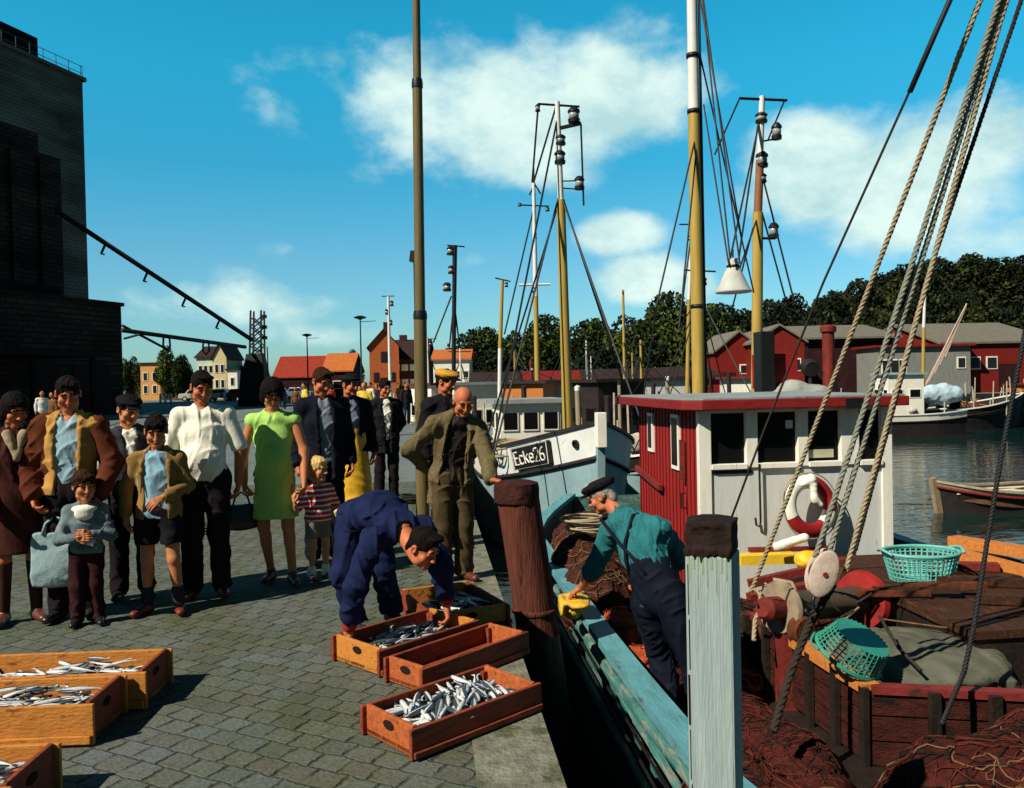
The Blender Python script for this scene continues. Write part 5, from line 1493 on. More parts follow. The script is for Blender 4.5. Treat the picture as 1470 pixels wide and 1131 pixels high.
    for a_, b_, d_ in (((801, 165), (735, 505), 15.3), ((801, 285), (752, 480), 15.0), ((803, 288), (738, 500), 17.0), ((808, 288), (872, 468), 15.0), ((810, 290), (882, 510), 17.0), ((772, 160), (764, 262), 16.2), ((834, 178), (838, 295), 16.2), ((799, 150), (766, 262), 16.3)):
        p, q_ = lp(*a_, md), lp(*b_, d_)
        if b_[1] > 400:
            e = p + (q_ - p) * ((p.z - .1) / (p.z - q_.z)); 
        else: e = q_
        st.tube([p, e], .02, 5)
    for k in range(7):
        t = .80 + k * .025; st.tube([lp(808, 288, md).lerp(lp(872, 468, 15.0), t), lp(808, 290, md).lerp(lp(882, 510, 17.0), t)], .012, 4)
    st.build('stay', BLKWIRE, root)
    # coils and gear on the fore deck
    g = MB()
    rg = random.Random(5)
    for k in range(5):
        a0 = Vector((1.0 + .1 * k, L * .16 + .25 * k, .10))
        g.tube([a0 + Vector((math.cos(t * .5) * (.30 + .03 * math.sin(t)), math.sin(t * .5) * .3, .012 * t)) for t in range(28)], .022, 5)
    g.build('rope_coil', ROPE_T, root, smooth=True)
    S = SDF()
    for k in range(14): S.ell((rg.uniform(-.6, .6), L * .20 + rg.uniform(-1.2, .8), .15 + rg.uniform(-.05, .22)), (rg.uniform(.15, .4), rg.uniform(.15, .4), rg.uniform(.12, .25)), k=.06)
    smooth_obj('stowed_net', S, .03, mat('rust_net', (.10, .035, .022), .9, .4, 14, .8, 30), root, .03, 12, 3)
    return root
ECKE = ecke_boat()

# ------------------------------------------------------------------ other boats in the basin
def other_boats():
    q = RZ_Q + math.pi
    # boat behind the near one, with the second yellow mast
    d = 18.0
    root = cutter('dark fishing boat with a red deck box and lamp-hung yellow mast behind the wheelhouse', 1078, 21.0, q, 9.5, 3.0, [HULLDK, HULLDK, RUSTRED], None, True, -.55, .25, wallm=RUSTRED, roofm=GREYROOF, house_y=.05, house_h=1.6)
    inv = Matrix.Rotation(-root.rotation_euler.z, 3, 'Z')
    lp = lambda px, py, dd: inv @ (pt(px, py, dd) - root.location)
    foot, cap_, top = lp(1083, 570, d), lp(1088, 305, d), lp(1094, 138, d)
    foot.z = -1.0
    mm = MB(); mm.tube([foot, cap_], [.13, .11], 12); mo = mm.build('mast', YELM, root, smooth=True, auto=.8)
    m2 = MB(); m2.tube([cap_, lp(1091, 230, d)], [.09, .085], 10); m2.build('mast_collar', mat('brown_varnish', (.25, .10, .04), .5, .2, 4, .1), mo, smooth=True, auto=.8)
    m2 = MB(); m2.tube([lp(1091, 230, d), top], [.07, .06], 10); m2.build('topmast', WHITEM, mo, smooth=True, auto=.8)
    for a_, b_, r_ in (((1061, 141), (1130, 144), .03), ((1092, 203), (1116, 199), .02), ((1084, 342), (1113, 342), .03)): m3 = MB(); m3.tube([lp(*a_, d), lp(*b_, d)], r_, 6); m3.build('crosstree', BLKP, mo)
    for px, py, r, h in ((1115, 200, .11, .36), (1093, 176, .13, .22), (1094, 240, .13, .34), (1094, 262, .10, .2), (1111, 342, .11, .34)):
        lamp_can(mo, lp(px, py, d), r, h)
    st = MB()
    for a, b, dd in (((1061, 143), (1026, 222), d), ((1126, 145), (1103, 200), d), ((1090, 175), (1048, 372), 16), ((1088, 180), (1060, 375), 16), ((1096, 258), (1140, 432), 17), ((1094, 305), (1128, 430), 18), ((1086, 308), (1048, 455), 18.5), ((1088, 310), (1060, 390), 17)):
        st.tube([lp(*a, d), lp(*b, dd)], .02, 5)
    st.build('stay', BLKWIRE, root)
    g = MB(); g.box(lp(1112, 533, 17.4), (.78, .5, .72)); g.build('deck_box', REDP, root, bevel=.01)
    g = MB(); g.box(lp(1097, 520, 17.1), (.30, .4, 1.25)); g.build('black_cabinet', BLKP, root, bevel=.02)
    g = MB(); p = lp(1190, 560, 17.2); g.lathe([(.12, 0), (.12, 1.18), (.16, 1.2), (.16, 1.3), (.12, 1.34)], p, 16); g.build('funnel', RUSTRED, root, smooth=True, auto=.6)
    S = SDF(); c = lp(1148, 566, 17.0)
    S.ell(c, (.62, .4, .20), k=.1); S.ell(c + Vector((.15, 0, .12)), (.28, .3, .18), k=.1); S.ell(c + Vector((-.35, 0, .02)), (.3, .3, .15), k=.1)
    smooth_obj('tarpaulin', S, .03, mat('grey_tarp', (.30, .31, .28), .8, .15, 4, .3), root, .02, 10, 2)
    g = MB(); p = lp(1163, 528, 17.2); g.tube([p + Vector((0, 0, -.4)), p], .04, 6); g.lathe([(0, -.10), (.16, -.10), (.18, 0), (.16, .14), (0, .15)], p, 14, M=Matrix.Rotation(1.3, 3, 'X')); g.build('searchlight', HULLDK, root, smooth=True, auto=.6)
    # rafted boats in the middle distance
    specs = [
        ('grey and brown cutter with a short dark mast carrying three lamps', 672, 34, q + R(30), 11, 3.6, [HULLDK, HULLDK, WHITE], None, WHITE, RUSTRED),
        ('small white wheelhouse boat moored just past the bald man', 700, 27, q + R(15), 9, 3.2, [WHITE, HULLBL, HULLDK], None, WHITE, GREYROOF),
        ('brown cutter with a thin white mast behind the black name board boat', 768, 30, q + R(-12), 11, 3.6, [RUSTRED, HULLDK, WHITE], None, WHITE, RUSTRED),
        ('dark trawler lying across the basin left of the red wheelhouse', 860, 38, R(98), 13, 3.8, [HULLDK, HULLDK, RUSTRED], (2.6, .09, RUSTRED, 1), WHITEP, HULLDK),
        ('black cutter with net drums right of the white stem post', 930, 26, q + R(20), 11, 3.7, [HULLDK, HULLBL, WHITE], (4.8, .06, WHITEM, 1), HULLDK, HULLDK),
        ('rust-red cutter moored behind the masts in mid basin', 985, 33, R(80), 10, 3.4, [RUSTRED, HULLDK, WHITE], (5.2, .07, YELM, 0), WHITE, RUSTRED),
        ('low open boat with pale fenders behind the two yellow masts', 1050, 40, R(95), 9, 3.0, [HULLBL, HULLDK, WHITE], None, WHITE, GREYROOF),
        ('white-railed cutter alongside the far wharf below the grey roof', 1225, 48, R(92), 12, 3.6, [WHITE, HULLDK, WHITE], None, WHITE, HULLBL),
        ('long dark hull moored at the far wharf with a slim yellow mast', 1335, 52, R(-88), 12, 3.6, [HULLDK, HULLDK, WHITE], None, None, None),
        ('brown wooden cutter with pale posts at the right end of the wharf', 1428, 55, R(90), 9, 3.4, [RUSTRED, HULLDK, ORANGEW], None, ORANGEW, RUSTRED),
        ('weathered dark cutter moored farthest along the left quay', 610, 52, q + R(5), 11, 3.6, [HULLDK, RUSTRED, WHITE], (4.4, .07, WHITEM, 2), WHITE, RUSTRED),
        ('grey cutter with a white cabin in the gap below the white house', 690, 46, q + R(40), 11, 3.6, [HULLWH, HULLDK, RUSTRED], (4.0, .07, YELM, 1), WHITE, TILE_O),
        ('pale cutter with an orange roof lying below the shore trees', 800, 52, R(75), 11, 3.6, [HULLDK, RUSTRED, WHITE], (3.4, .06, YELM, 0), WHITE, TILE_O),
        ('small black boat lying deepest in the basin below the shore trees', 900, 56, R(95), 10, 3.2, [HULLDK, HULLDK, WHITE], (3.2, .05, WHITEM, 0), WHITE, HULLDK),
    ]
    specs += [
        ('red-hulled cutter with a white cabin in the crowd of boats left of the yellow mast', 745, 36, q + R(55), 9, 3.2, [REDP, HULLDK, WHITE], (3.6, .06, WHITEM, 1), WHITE, RUSTRED),
        ('green-grey cutter with a brown cabin between the yellow mast and the trees', 835, 30, q + R(65), 9, 3.2, [TEAL_OLD, HULLDK, WHITE], (3.0, .06, YELM, 0), ORANGEW, HULLDK),
        ('white cutter with a black cabin roof just above the red wheelhouse corner', 905, 45, R(70), 10, 3.3, [WHITE, HULLDK, RUSTRED], (3.8, .06, WHITEM, 1), WHITE, HULLDK),
        ('brown cutter with a red cabin left of the thick mast', 965, 44, R(100), 9, 3.2, [RUSTRED, HULLDK, WHITE], (3.0, .06, YELM, 0), REDP, HULLDK),
        ('small rust-red boat between the pole and the white house', 640, 40, q + R(20), 8, 3.0, [RUSTRED, HULLDK, WHITE], (3.2, .05, WHITEM, 0), WHITE, REDP)]
    out = []
    for lb, px, d, rz, L, B, cols, mast, wallm, roofm in specs:
        out.append(cutter(lb, px, d, rz, L, B, cols, mast, wallm is not None, -.70, .25, wallm=wallm, roofm=roofm, house_h=2.75 if d < 50 and d > 25 else 1.9))
    # masts that stand out against the sky
    def wmast(root, pts, d, rs, mats, cross=(), lamps=(), stays=()):
        inv = Matrix.Rotation(-root.rotation_euler.z, 3, 'Z'); lp = lambda px, py, dd=d: inv @ (pt(px, py, dd) - root.location)
        P = [lp(*p) for p in pts]; P[0].z = -1.1
        m = MB(); m.tube(P[:2], rs[:2], 9); mo = m.build('mast', mats[0], root, smooth=True, auto=.8)
        if len(P) > 2: m = MB(); m.tube(P[1:], rs[1:], 8); m.build('topmast', mats[1], mo, smooth=True, auto=.8)
        for a, b, r in cross: m = MB(); m.tube([lp(*a), lp(*b)], r, 6); m.build('crosstree', mats[-1] if r > .03 else BLKP, mo)
        for px, py, r, h in lamps: lamp_can(mo, lp(px, py), r, h)
        if stays:
            m = MB()
            for a, b in stays: m.tube([lp(*a), lp(*b)], .02 * d / 20, 5)
            m.build('stay', BLKWIRE, root)
    wmast(out[0], [(649, 560), (652, 440), (653, 352)], 34, [.09, .09, .10], [BLKP, BLKP], [((642, 352), (667, 354), .03)], [(647, 366, .16, .36), (648, 393, .14, .34), (642, 418, .17, .36)],
          [((648, 425), (622, 492)), ((651, 425), (660, 500)), ((652, 430), (645, 500))])
    wmast(out[1], [(715, 600), (718, 500), (721, 402)], 27, [.075, .07, .06], [WHITEM, YELM], [((711, 399), (733, 404), .025)], [(727, 412, .06, .16)], [])
    wmast(out[2], [(772, 570), (769, 425), (766, 262)], 30, [.10, .09, .06], [YELM, WHITEM, WHITEM], [((745, 294), (788, 296), .028), ((745, 409), (790, 408), .045)], [(746, 296, .07, .12), (786, 303, .08, .14), (768, 342, .07, .2), (767, 420, .09, .22)],
          [((766, 300), (724, 480)), ((766, 240), (767, 300)), ((766, 268), (760, 280)), ((766, 262), (776, 278))])
    wmast(out[5], [(984, 562), (989, 430), (994, 322)], 33, [.10, .07, .05], [YELM, WHITEM], [((975, 322), (996, 322), .03)], [(991, 345, .08, .2)], [((993, 330), (975, 470))])
    wmast(out[8], [(1324, 560), (1326, 470), (1328, 420)], 52, [.11, .10, .08], [YELM, WHITEM], (), (), [])
    inv = Matrix.Rotation(-out[8].rotation_euler.z, 3, 'Z'); lp = lambda px, py, dd: inv @ (pt(px, py, dd) - out[8].location)
    g = MB()
    for k in range(5): g.tube([lp(1388, 436, 52), lp(1325 + k * 8, 560 - k * 12, 52)], .05, 5)
    g.build('derrick_lines', mat('pale_pink_rope', (.55, .40, .33), .8, .1, 5, 0), out[8])
    S = SDF(); p = lp(1345, 566, 50.5); 
    for dx, r in ((-.9, .45), (-.3, .6), (.4, .7), (1.0, .5)): S.ell(p + Vector((0, dx, 0)), (.5, .6, r), k=.2)
    smooth_obj('tarpaulin', S, .06, mat('pale_blue_tarp', (.42, .55, .62), .7, .12, 3, .2), out[8], .03, 5, 2)
    # net and fender heaps aboard, so that decks read as cluttered
    rg = random.Random(3)
    cm = [mat('brown_gear', (.09, .04, .025), .9, .4, 6, .6, 20), mat('rust_gear', (.20, .05, .025), .9, .3, 6, .6, 20), mat('pale_gear', (.42, .38, .30), .9, .3, 6, .4, 20), mat('black_gear', (.012, .011, .010), .9, .3, 6, .5, 20)]
    for ro, sp in zip(out, specs):
        L, B = sp[4], sp[5]
        for j in range(4):
            S = SDF()
            for k in range(5): S.ell((rg.uniform(-B * .3, B * .3), L * (.16 * j - .24) + rg.uniform(-.5, .5), -1.05 + rg.uniform(0, .75)), (rg.uniform(.2, .5), rg.uniform(.2, .5), rg.uniform(.15, .45)), k=.08)
            smooth_obj('gear_heap', S, .08, cm[(j + rg.randrange(4)) % 4], ro, .05, 6, j)
        g = MB()
        for k in range(16):
            x = rg.choice((-1, 1)) * B * .36; y = rg.uniform(-L * .4, L * .35); g.tube([(x, y, -1.1), (x + rg.uniform(-.1, .1), y + rg.uniform(-.2, .2), rg.uniform(-.3, 1.3))], .035, 5)
        g.build('deck_posts', cm[2], ro)
other_boats()

def rowing_boat():
    root = thing('rowing_boat', 'small open rowing boat with cream thwarts lying on the water right of the wheelhouse', 'boat', (13.0, 21.6, 0), R(104))
    cream = mat('cream_paint', (.72, .66, .46), .6, .1, 5, .05)
    hull_parts(root, 5.0, 1.9, -1.42, -1.10, WATER_Z, .36, .12, stern=.75, entry=.42, mats=[mat('pale_boat_wood', (.30, .22, .13), .6, .2, 6, .2, 20), HULLDK, mat('varnished_wood', (.12, .05, .025), .6, .3, 6, .2, 20), DECKW, mat('grey_wood', (.33, .29, .22), .7, .2, 6, .3, 20), RUSTRED], n=26, rail_w=.11)
    for y in (-1.4, -.3, .8):
        m = MB(); m.box((0, y, -1.52), (1.62, .34, .05)); m.build('thwart', cream, root)
    m = MB(); m.box((0, -1.95, -1.58), (1.3, .5, .28)); m.build('locker', cream, root)
    for s_ in (-1, 1):
        m = MB(); m.tube([(s_ * .35, -1.6, -1.44), (s_ * .30, 1.5, -1.40)], .03, 6); m.bar((s_ * .30, 1.5, -1.40), (s_ * .28, 2.1, -1.39), .16, .03); m.build('oar', cream, root)
rowing_boat()

# ------------------------------------------------------------------ fish crates and fish
CRATE_O = mat('sunlit_orange_crate_wood', (0.50, 0.185, 0.030), 0.7, 0.22, 4, 0.3, 22, stretch=(1.5, 4, 4), col2=(0.24, 0.065, 0.018), patch=0.25, pscale=4)  # for boards that catch the sun, its light put into the orange
CRATE_R = mat('shaded_red_brown_crate_wood', (0.22, 0.042, 0.016), 0.7, 0.35, 5, 0.4, 22, stretch=(1.2, 7, 7), col2=(0.08, 0.018, 0.010), patch=0.2, pscale=4)  # for boards turned from the sun, their shade put into the red-brown
CRATE_M = mat('sunlit_red_crate_end', (0.40, 0.095, 0.022), 0.7, 0.3, 5, 0.4, 22, stretch=(1.2, 7, 7), col2=(0.20, 0.04, 0.012), patch=0.2, pscale=4)  # sunward ends of the red-brown crates, lightened in colour
HOLE = mat('dark_hole', (0.02, 0.01, 0.008), 0.9, 0.1, 5, 0)
def crate(loc, rz, L, Wd, h, label, m, group, m_end=None):
    root = thing('fish_crate', label, 'crate', loc, rz, group)
    t = .022
    for s in (-1, 1):
        b = MB(); b.box((0, s * (Wd / 2 - t / 2), h * .5), (L, t, h)); b.build('side_board', m, root, bevel=.004)
        b = MB(); b.box((0, s * (Wd / 2 + .009), h * .16), (L * .98, .016, h * .2)); b.build('side_batten', m, root, bevel=.003)
        b = MB(); b.box((s * (L / 2 - t * 1.5), 0, h * .53), (t, Wd - 2 * t - .002, h * 1.02)); e = b.build('end_board', m_end or m, root, bevel=.004)
        b = MB(); b.lathe([(.022, 0), (.022, .003)], (s * (L / 2 - t), 0, h * .70), 14, M=Matrix.Rotation(s * R(90), 3, 'Y') @ Matrix.Scale(1.9, 3, Vector((0, 1, 0)))); b.build('hand_hole', HOLE, e)
        for q in (-1, 1):
            b = MB(); b.box((s * (L / 2 - t * 2 - .014), q * (Wd / 2 - t - .015), h * .45), (.026, .028, h * .84)); b.build('corner_post', m, root)
    for k in range(3):
        b = MB(); b.box((0, (k - 1) * (Wd - 2 * t) / 3, .02), (L - 2 * t, (Wd - 2 * t) / 3 - .006, .018)); b.build('bottom_board', m, root)
    return root

def fish_mesh(seed):
    rg = random.Random(seed); bend = rg.uniform(-.16, .16)
    rows, xs = [], [0, .02, .08, .2, .38, .56, .72, .84, .90, .96, 1.0]
    hh = [.004, .045, .085, .115, .125, .105, .07, .036, .028, .09, .14]; ww = [.004, .028, .045, .055, .058, .048, .03, .016, .010, .005, .003]
    for x, a, b in zip(xs, hh, ww):
        off = bend * (x - .45) ** 2
        rows.append([Vector((x - .5, off + b * math.cos(t), a * .5 * math.sin(t) * 1.6)) for t in [2 * math.pi * k / 10 for k in range(10)]])
    mb = MB(); vs = [p for r in rows for p in r]
    fs, mi = [], []
    for i in range(len(rows) - 1):
        for k in range(10):
            k2 = (k + 1) % 10; fs.append((i * 10 + k, i * 10 + k2, (i + 1) * 10 + k2, (i + 1) * 10 + k))
            mi.append(1 if 0 <= k <= 4 else (2 if i < 2 else 0))
    for f, m in zip(fs, mi): pass
    mb.v = [tuple(v) for v in vs]; mb.f = fs; mb.m = mi
    o = mb.build('fish', [mat('herring_silver', (.56, .57, .56), .32, .35, 30, .1, 60, spec=.5), mat('herring_back', (.035, .05, .065), .3, .2, 20, 0, spec=.6), mat('herring_head', (.40, .36, .33), .35, .2, 20, 0, spec=.6)], smooth=True)
    me = o.data; bpy.data.objects.remove(o); return me
FISH = [fish_mesh(s) for s in range(4)]
frg = random.Random(21)
def fill_fish(cr, L, Wd, h, n, label, group, dirv=0.0, size=.19, part=(-.5, .5), dark=False, level=.5):
    M = Matrix.Translation(cr.location) @ Matrix.Rotation(cr.rotation_euler.z, 4, 'Z')
    for i in range(n):
        o = bpy.data.objects.new('herring', FISH[i % 4]); COL.objects.link(o)
        u = frg.uniform(part[0], part[1]); lay = i / n
        x = u * (L - .30); y = frg.uniform(-.5, .5) * (Wd - .16)
        a = dirv + frg.gauss(0, .38) + (math.pi if frg.random() < .4 else 0)
        s = size * frg.uniform(.85, 1.15)
        # lying on the side (belly or back turned by a random roll)
        roll = R(90) + frg.gauss(0, .35) + (math.pi if (frg.random() < (.75 if dark else .35)) else 0)
        o.matrix_world = M @ Matrix.Translation((x, y, .05 + h * (level - .25) * .9 + lay * h * .34)) @ Matrix.Rotation(a, 4, 'Z') @ Matrix.Rotation(frg.gauss(0, .10), 4, 'Y') @ Matrix.Rotation(roll, 4, 'X') @ Matrix.Scale(s, 4)
        tag(o, label, 'fish', group)

def crates():
    G = 'fish crates on the quay'
    def from_corners(a, b, c):          # rim corners: a-b short end, b-c long side (plan points)
        a, b, c = Vector(a), Vector(b), Vector(c)
        L = (c - b).length; W = (a - b).length; ang = math.atan2((c - b).y, (c - b).x)
        return (a + c) / 2, ang, L, W
    h = .135; ang = R(43)
    c1 = crate((-.315, 4.03, .006), ang, .80, .41, h, 'red-brown crate full of bright herring nearest the quay edge, lowest of its group', CRATE_R, G, CRATE_M)
    fill_fish(c1, .80, .41, h, 66, 'silver herring heaped in the red-brown crate nearest the quay edge', 'herring in the nearest quay-edge crate', .9, .165, level=.62)
    crate((-.335, 4.80, .006), R(48), .86, .32, h, 'narrow red-brown crate wedged between the full crate and the gripped crate', CRATE_R, G, CRATE_M)
    c2 = crate((-.67, 5.10, .006), R(47), .80, .46, h * 1.1, 'crate with orange end boards gripped by the stooping man in blue', CRATE_R, G, CRATE_O)
    fill_fish(c2, .80, .46, h, 52, 'silver herring in the crate gripped by the stooping man', 'herring in the gripped crate', .3, .16, level=.40, part=(-.40, .5))
    c4 = crate((-.45, 5.86, .006), R(-66), .78, .55, h, 'crate with dark fish at the feet of the bald man in the olive jacket', CRATE_R, G, CRATE_O)
    fill_fish(c4, .78, .55, h, 30, 'dark-backed herring in the crate at the bald man\'s feet', 'herring in the crate at the bald man\'s feet', .4, .19, dark=True, level=.35)
    # the three at the lower left corner
    h2 = .19; G2 = 'fish crates at the left corner'
    cA = crate((-2.48, 4.02, .004), R(3), 1.0, .40, h2, 'orange crate of herring at the left corner, middle one of three', CRATE_O, G2, CRATE_R)
    fill_fish(cA, 1.0, .40, h2, 60, 'silver herring in the middle orange crate at the left corner', 'herring in the middle left crate', .1, .165, level=.62)
    cB = crate((-2.44, 4.44, .004), R(3), 1.04, .40, h2, 'orange crate at the left corner farthest from the viewer, its back board lit', CRATE_O, G2, CRATE_R)
    fill_fish(cB, 1.04, .40, h2, 34, 'silver herring in the farthest crate at the left corner', 'herring in the far left crate', .1, .165, part=(.0, .5), level=.62)
    cC = crate((-2.36, 3.22, .004), R(3), .95, .40, h2, 'orange crate at the left corner nearest the viewer, heaped with long herring', CRATE_O, G2, CRATE_R)
    fill_fish(cC, .95, .40, h2, 52, 'silver herring in the nearest crate at the left corner', 'herring in the nearest left crate', .1, .18, level=.66)
    # the layer beneath, one mesh: nobody could count it
    V, Fq, Mi = [], [], []; o_ = 0
    rg = random.Random(4)
    for cr, L_, W_, hh, n, lv in ((c1, .80, .41, h, 90, .45), (c2, .80, .46, h, 70, .25), (c4, .78, .55, h, 60, .2), (cA, 1.0, .40, h2, 90, .5), (cB, 1.04, .40, h2, 90, .5), (cC, .95, .40, h2, 90, .5)):
        M = Matrix.Translation(cr.location) @ Matrix.Rotation(cr.rotation_euler.z, 4, 'Z')
        for i in range(n):
            me = FISH[i % 4]
            m = M @ Matrix.Translation((rg.uniform(-.5, .5) * (L_ - .24), rg.uniform(-.5, .5) * (W_ - .14), .035 + hh * (lv - .15) + rg.uniform(0, .02))) @ Matrix.Rotation(rg.gauss(0, .6) + (math.pi if rg.random() < .5 else 0), 4, 'Z') @ Matrix.Rotation(R(90) + rg.gauss(0, .4) + (math.pi if rg.random() < .6 else 0), 4, 'X') @ Matrix.Scale(.165, 4)
            V += [m @ v.co for v in me.vertices]; Fq += [tuple(k + o_ for k in p.vertices) for p in me.polygons]; Mi += [p.material_index for p in me.polygons]; o_ += len(me.vertices)
    mb = MB(); mb.v, mb.f, mb.m = [tuple(v) for v in V], Fq, Mi
    tag(mb.build('herring_layer', list(FISH[0].materials), smooth=True), 'lower layers of silver and dark herring filling the quay crates', 'fish', None, 'stuff')
crates()

# ------------------------------------------------------------------ mooring piles
def piles():
    m = mat('weathered_red_pile', (.105, .034, .022), .85, .35, 3.5, .6, 14, stretch=(7, 7, .7), col2=(.03, .014, .011), patch=.12, pscale=2.5)
    root = thing('mooring_pile', 'leaning round brown timber pile at the quay edge under the bald man\'s hand', 'mooring pile', (.17, 6.3, -2.0))
    top, bot = Vector((.018, 6.28, .87)), Vector((.42, 6.35, -2.3))
    mb = MB(); n = 22; rows = []
    for i in range(15):
        p = bot.lerp(top, i / 14); rows.append([p + Vector((math.cos(a) * r, math.sin(a) * r, 0)) for k in range(n) for a, r in [(2 * math.pi * k / n, .160 + .006 * math.sin(k * 2.3) + .004 * mnoise.noise((k, i * .5, 0)))]])
    for r in rows: r.append(r[0])
    mb.grid(rows[9:]); mb.add(rows[-1][:-1], [tuple(range(n))])
    put(mb, 'shaft', m, root, smooth=True, auto=.9)
    mb = MB(); mb.grid(rows[:10]); put(mb, 'shaded_foot', mat('shaded_pile', (.012, .010, .008), .5, .4, 6, .5, 14, stretch=(7, 7, .7)), root, smooth=True, auto=.9)  # lower shaft coloured near-black in place of the shadow in the gap
    mb = MB(); mb.lathe([(.170, -.12), (.172, -.02), (.164, .02), (.11, .036), (0, .04)], top + Vector((0, 0, -.005)), 22); put(mb, 'worn_head', mat('dark_pile_head', (.045, .016, .012), .85, .5, 8, .9, 25), root, smooth=True, auto=.9)
    mb = MB(); p = bot.lerp(top, .70); mb.lathe([(.165, -.02), (.172, -.012), (.172, .012), (.165, .02)], p, 22); put(mb, 'iron_band', m, root, smooth=True)
    # pale blue square post
    w = .186; c = Vector((.795, 3.36, 0)); zt = top_z(1027, 752, 3.3)
    root = thing('mooring_post', 'pale blue square timber post with a black tarred top between quay and boat', 'mooring post', (c.x, c.y, -2.2), 0)
    pm = mat('pale_blue_post_paint', (.29, .36, .345), .75, .14, 3, .4, 14, stretch=(8, 8, .6), col2=(.21, .25, .20), patch=.06, pscale=2)
    a = R(-24)
    Rz = Matrix.Rotation(a, 3, 'Z')
    mb = MB(); mb.box(c + Vector((0, 0, (zt - 2.2) / 2 - .06)), (w, w, zt + 2.2 - .12), Rz); put(mb, 'shaft', pm, root, bevel=.012)
    tar = mat('tarred_wood', (.020, .012, .010), .8, .4, 8, .8, 25)
    S = SDF(); Rn = np.array(Rz)
    S.box(c + Vector((0, 0, zt - .055)), V3(w/2 - .002, w/2 - .002, .062), Rn, op=0, k=.01)
    for k in range(7):
        for f in range(2):
            u = (k - 3) * w / 7.2; p = Rz @ (Vector((u, -w/2 + .004, 0)) if f == 0 else Vector((-w/2 + .004, u, 0)))
            S.cap(c + p + Vector((0, 0, zt - .10)), c + p + Vector((0, 0, zt - .125 - .03 * ((k * 7 + f * 3) % 5) / 5)), .012, .005, k=.012)
    S.ell(c + Vector((0, 0, zt + .004)), V3(w * .50, w * .50, .014), Rn, k=.02)
    o = smooth_obj('tarred_top', S, .0055, tar, root, .004, 40, 4); o.location = -root.location
    # greenish run-off streaks and a check with two knots
    st = mat('rust_stain', (.25, .29, .17), .8, .25, 8, .2, 20)
    for k, u in enumerate((-.075, -.058, -.041, -.022, -.004, .012, .031, .052, .071)):
        mb = MB(); p = Rz @ Vector((u, -w/2 - .0008, 0)); L = (.10, .05, .17, .07, .12, .05, .15, .06, .09)[k]
        mb.box(c + p + Vector((0, 0, zt - .125 - L / 2)), (.004 + .004 * (k % 2), .0012, L), Rz, taper=(1, 1)); put(mb, 'run_stain', st, root)
    mb = MB(); p = Rz @ Vector((-w/2 + .012, -w/2 - .001, 0))
    for k in range(10):
        z0 = zt - .16 - k * .22; mb.box(c + p + Vector((.003 * math.sin(k * 2.0), 0, z0 - .1)), (.003 + .002 * (k % 3), .0014, .20), Rz)
    put(mb, 'timber_check', HOLE, root)
    mb = MB(); q = Rz @ Vector((-w/2 - .001, 0.03, 0)); mb.lathe([(.014, 0), (.012, .002)], c + q + Vector((0, 0, zt - .62)), 10, M=Rz @ Matrix.Rotation(R(-90), 3, 'Y')); put(mb, 'knot', HOLE, root)
    # two more dark piles in the shadow between quay and boat
    for k, (x, y, r, ztp, lb) in enumerate(((.10, 7.7, .12, -.45, 'short dark pile in the shadowed gap behind the brown pile'),)):
        root = thing('mooring_pile', lb, 'mooring pile', (x, y, -2.3))
        mb = MB(); mb.tube([(0, 0, 0), (0.02, 0, 1.2), (0, 0.01, ztp + 2.3)], [r, r * .98, r * .95], 16); mb.build('shaft', tar, root, smooth=True, auto=.8)
        mb = MB(); mb.lathe([(r * 1.05, -.05), (r * 1.05, .02), (0, .05)], (0, 0.01, ztp + 2.3), 16); mb.build('cap', tar, root, smooth=True, auto=.8)
piles()
def basin_piles():
    rg = random.Random(12); pm = mat('pale_pile_wood', (.30, .24, .16), .85, .35, 4, .4, 14, stretch=(5, 5, .6))
    for k, (px, d, yt) in enumerate(((633, 24, 566), (658, 30, 556), (681, 22, 575), (706, 38, 548), (733, 42, 546), (752, 24, 560), (790, 34, 545), (829, 23, 560), (846, 40, 540), (872, 20, 575), (889, 27, 552), (914, 36, 540), (938, 22, 556), (958, 30, 545), (1020, 36, 536), (1046, 30, 540))):
        p = pt(px, yt, d); root = thing('mooring_pile', 'slim mooring pile standing among the boats in mid basin', 'mooring pile', (p.x, p.y, WATER_Z - .4), 0, 'mooring piles among the boats')
        h = p.z - WATER_Z + .4; m = MB(); r = .065 + .02 * (k % 2); m.tube([(rg.uniform(-.1, .1), 0, 0), (0, 0, h)], [r, r * .9], 9); m.build('shaft', pm if k % 3 == 1 else HULLDK, root, smooth=True, auto=.8)
        m = MB(); m.lathe([(r * .95, -.01), (r, .10), (0, .14)], (0, 0, h), 9); m.build('cap', WHITE if k % 6 == 1 else HULLDK, root, smooth=True, auto=.8)
basin_piles()

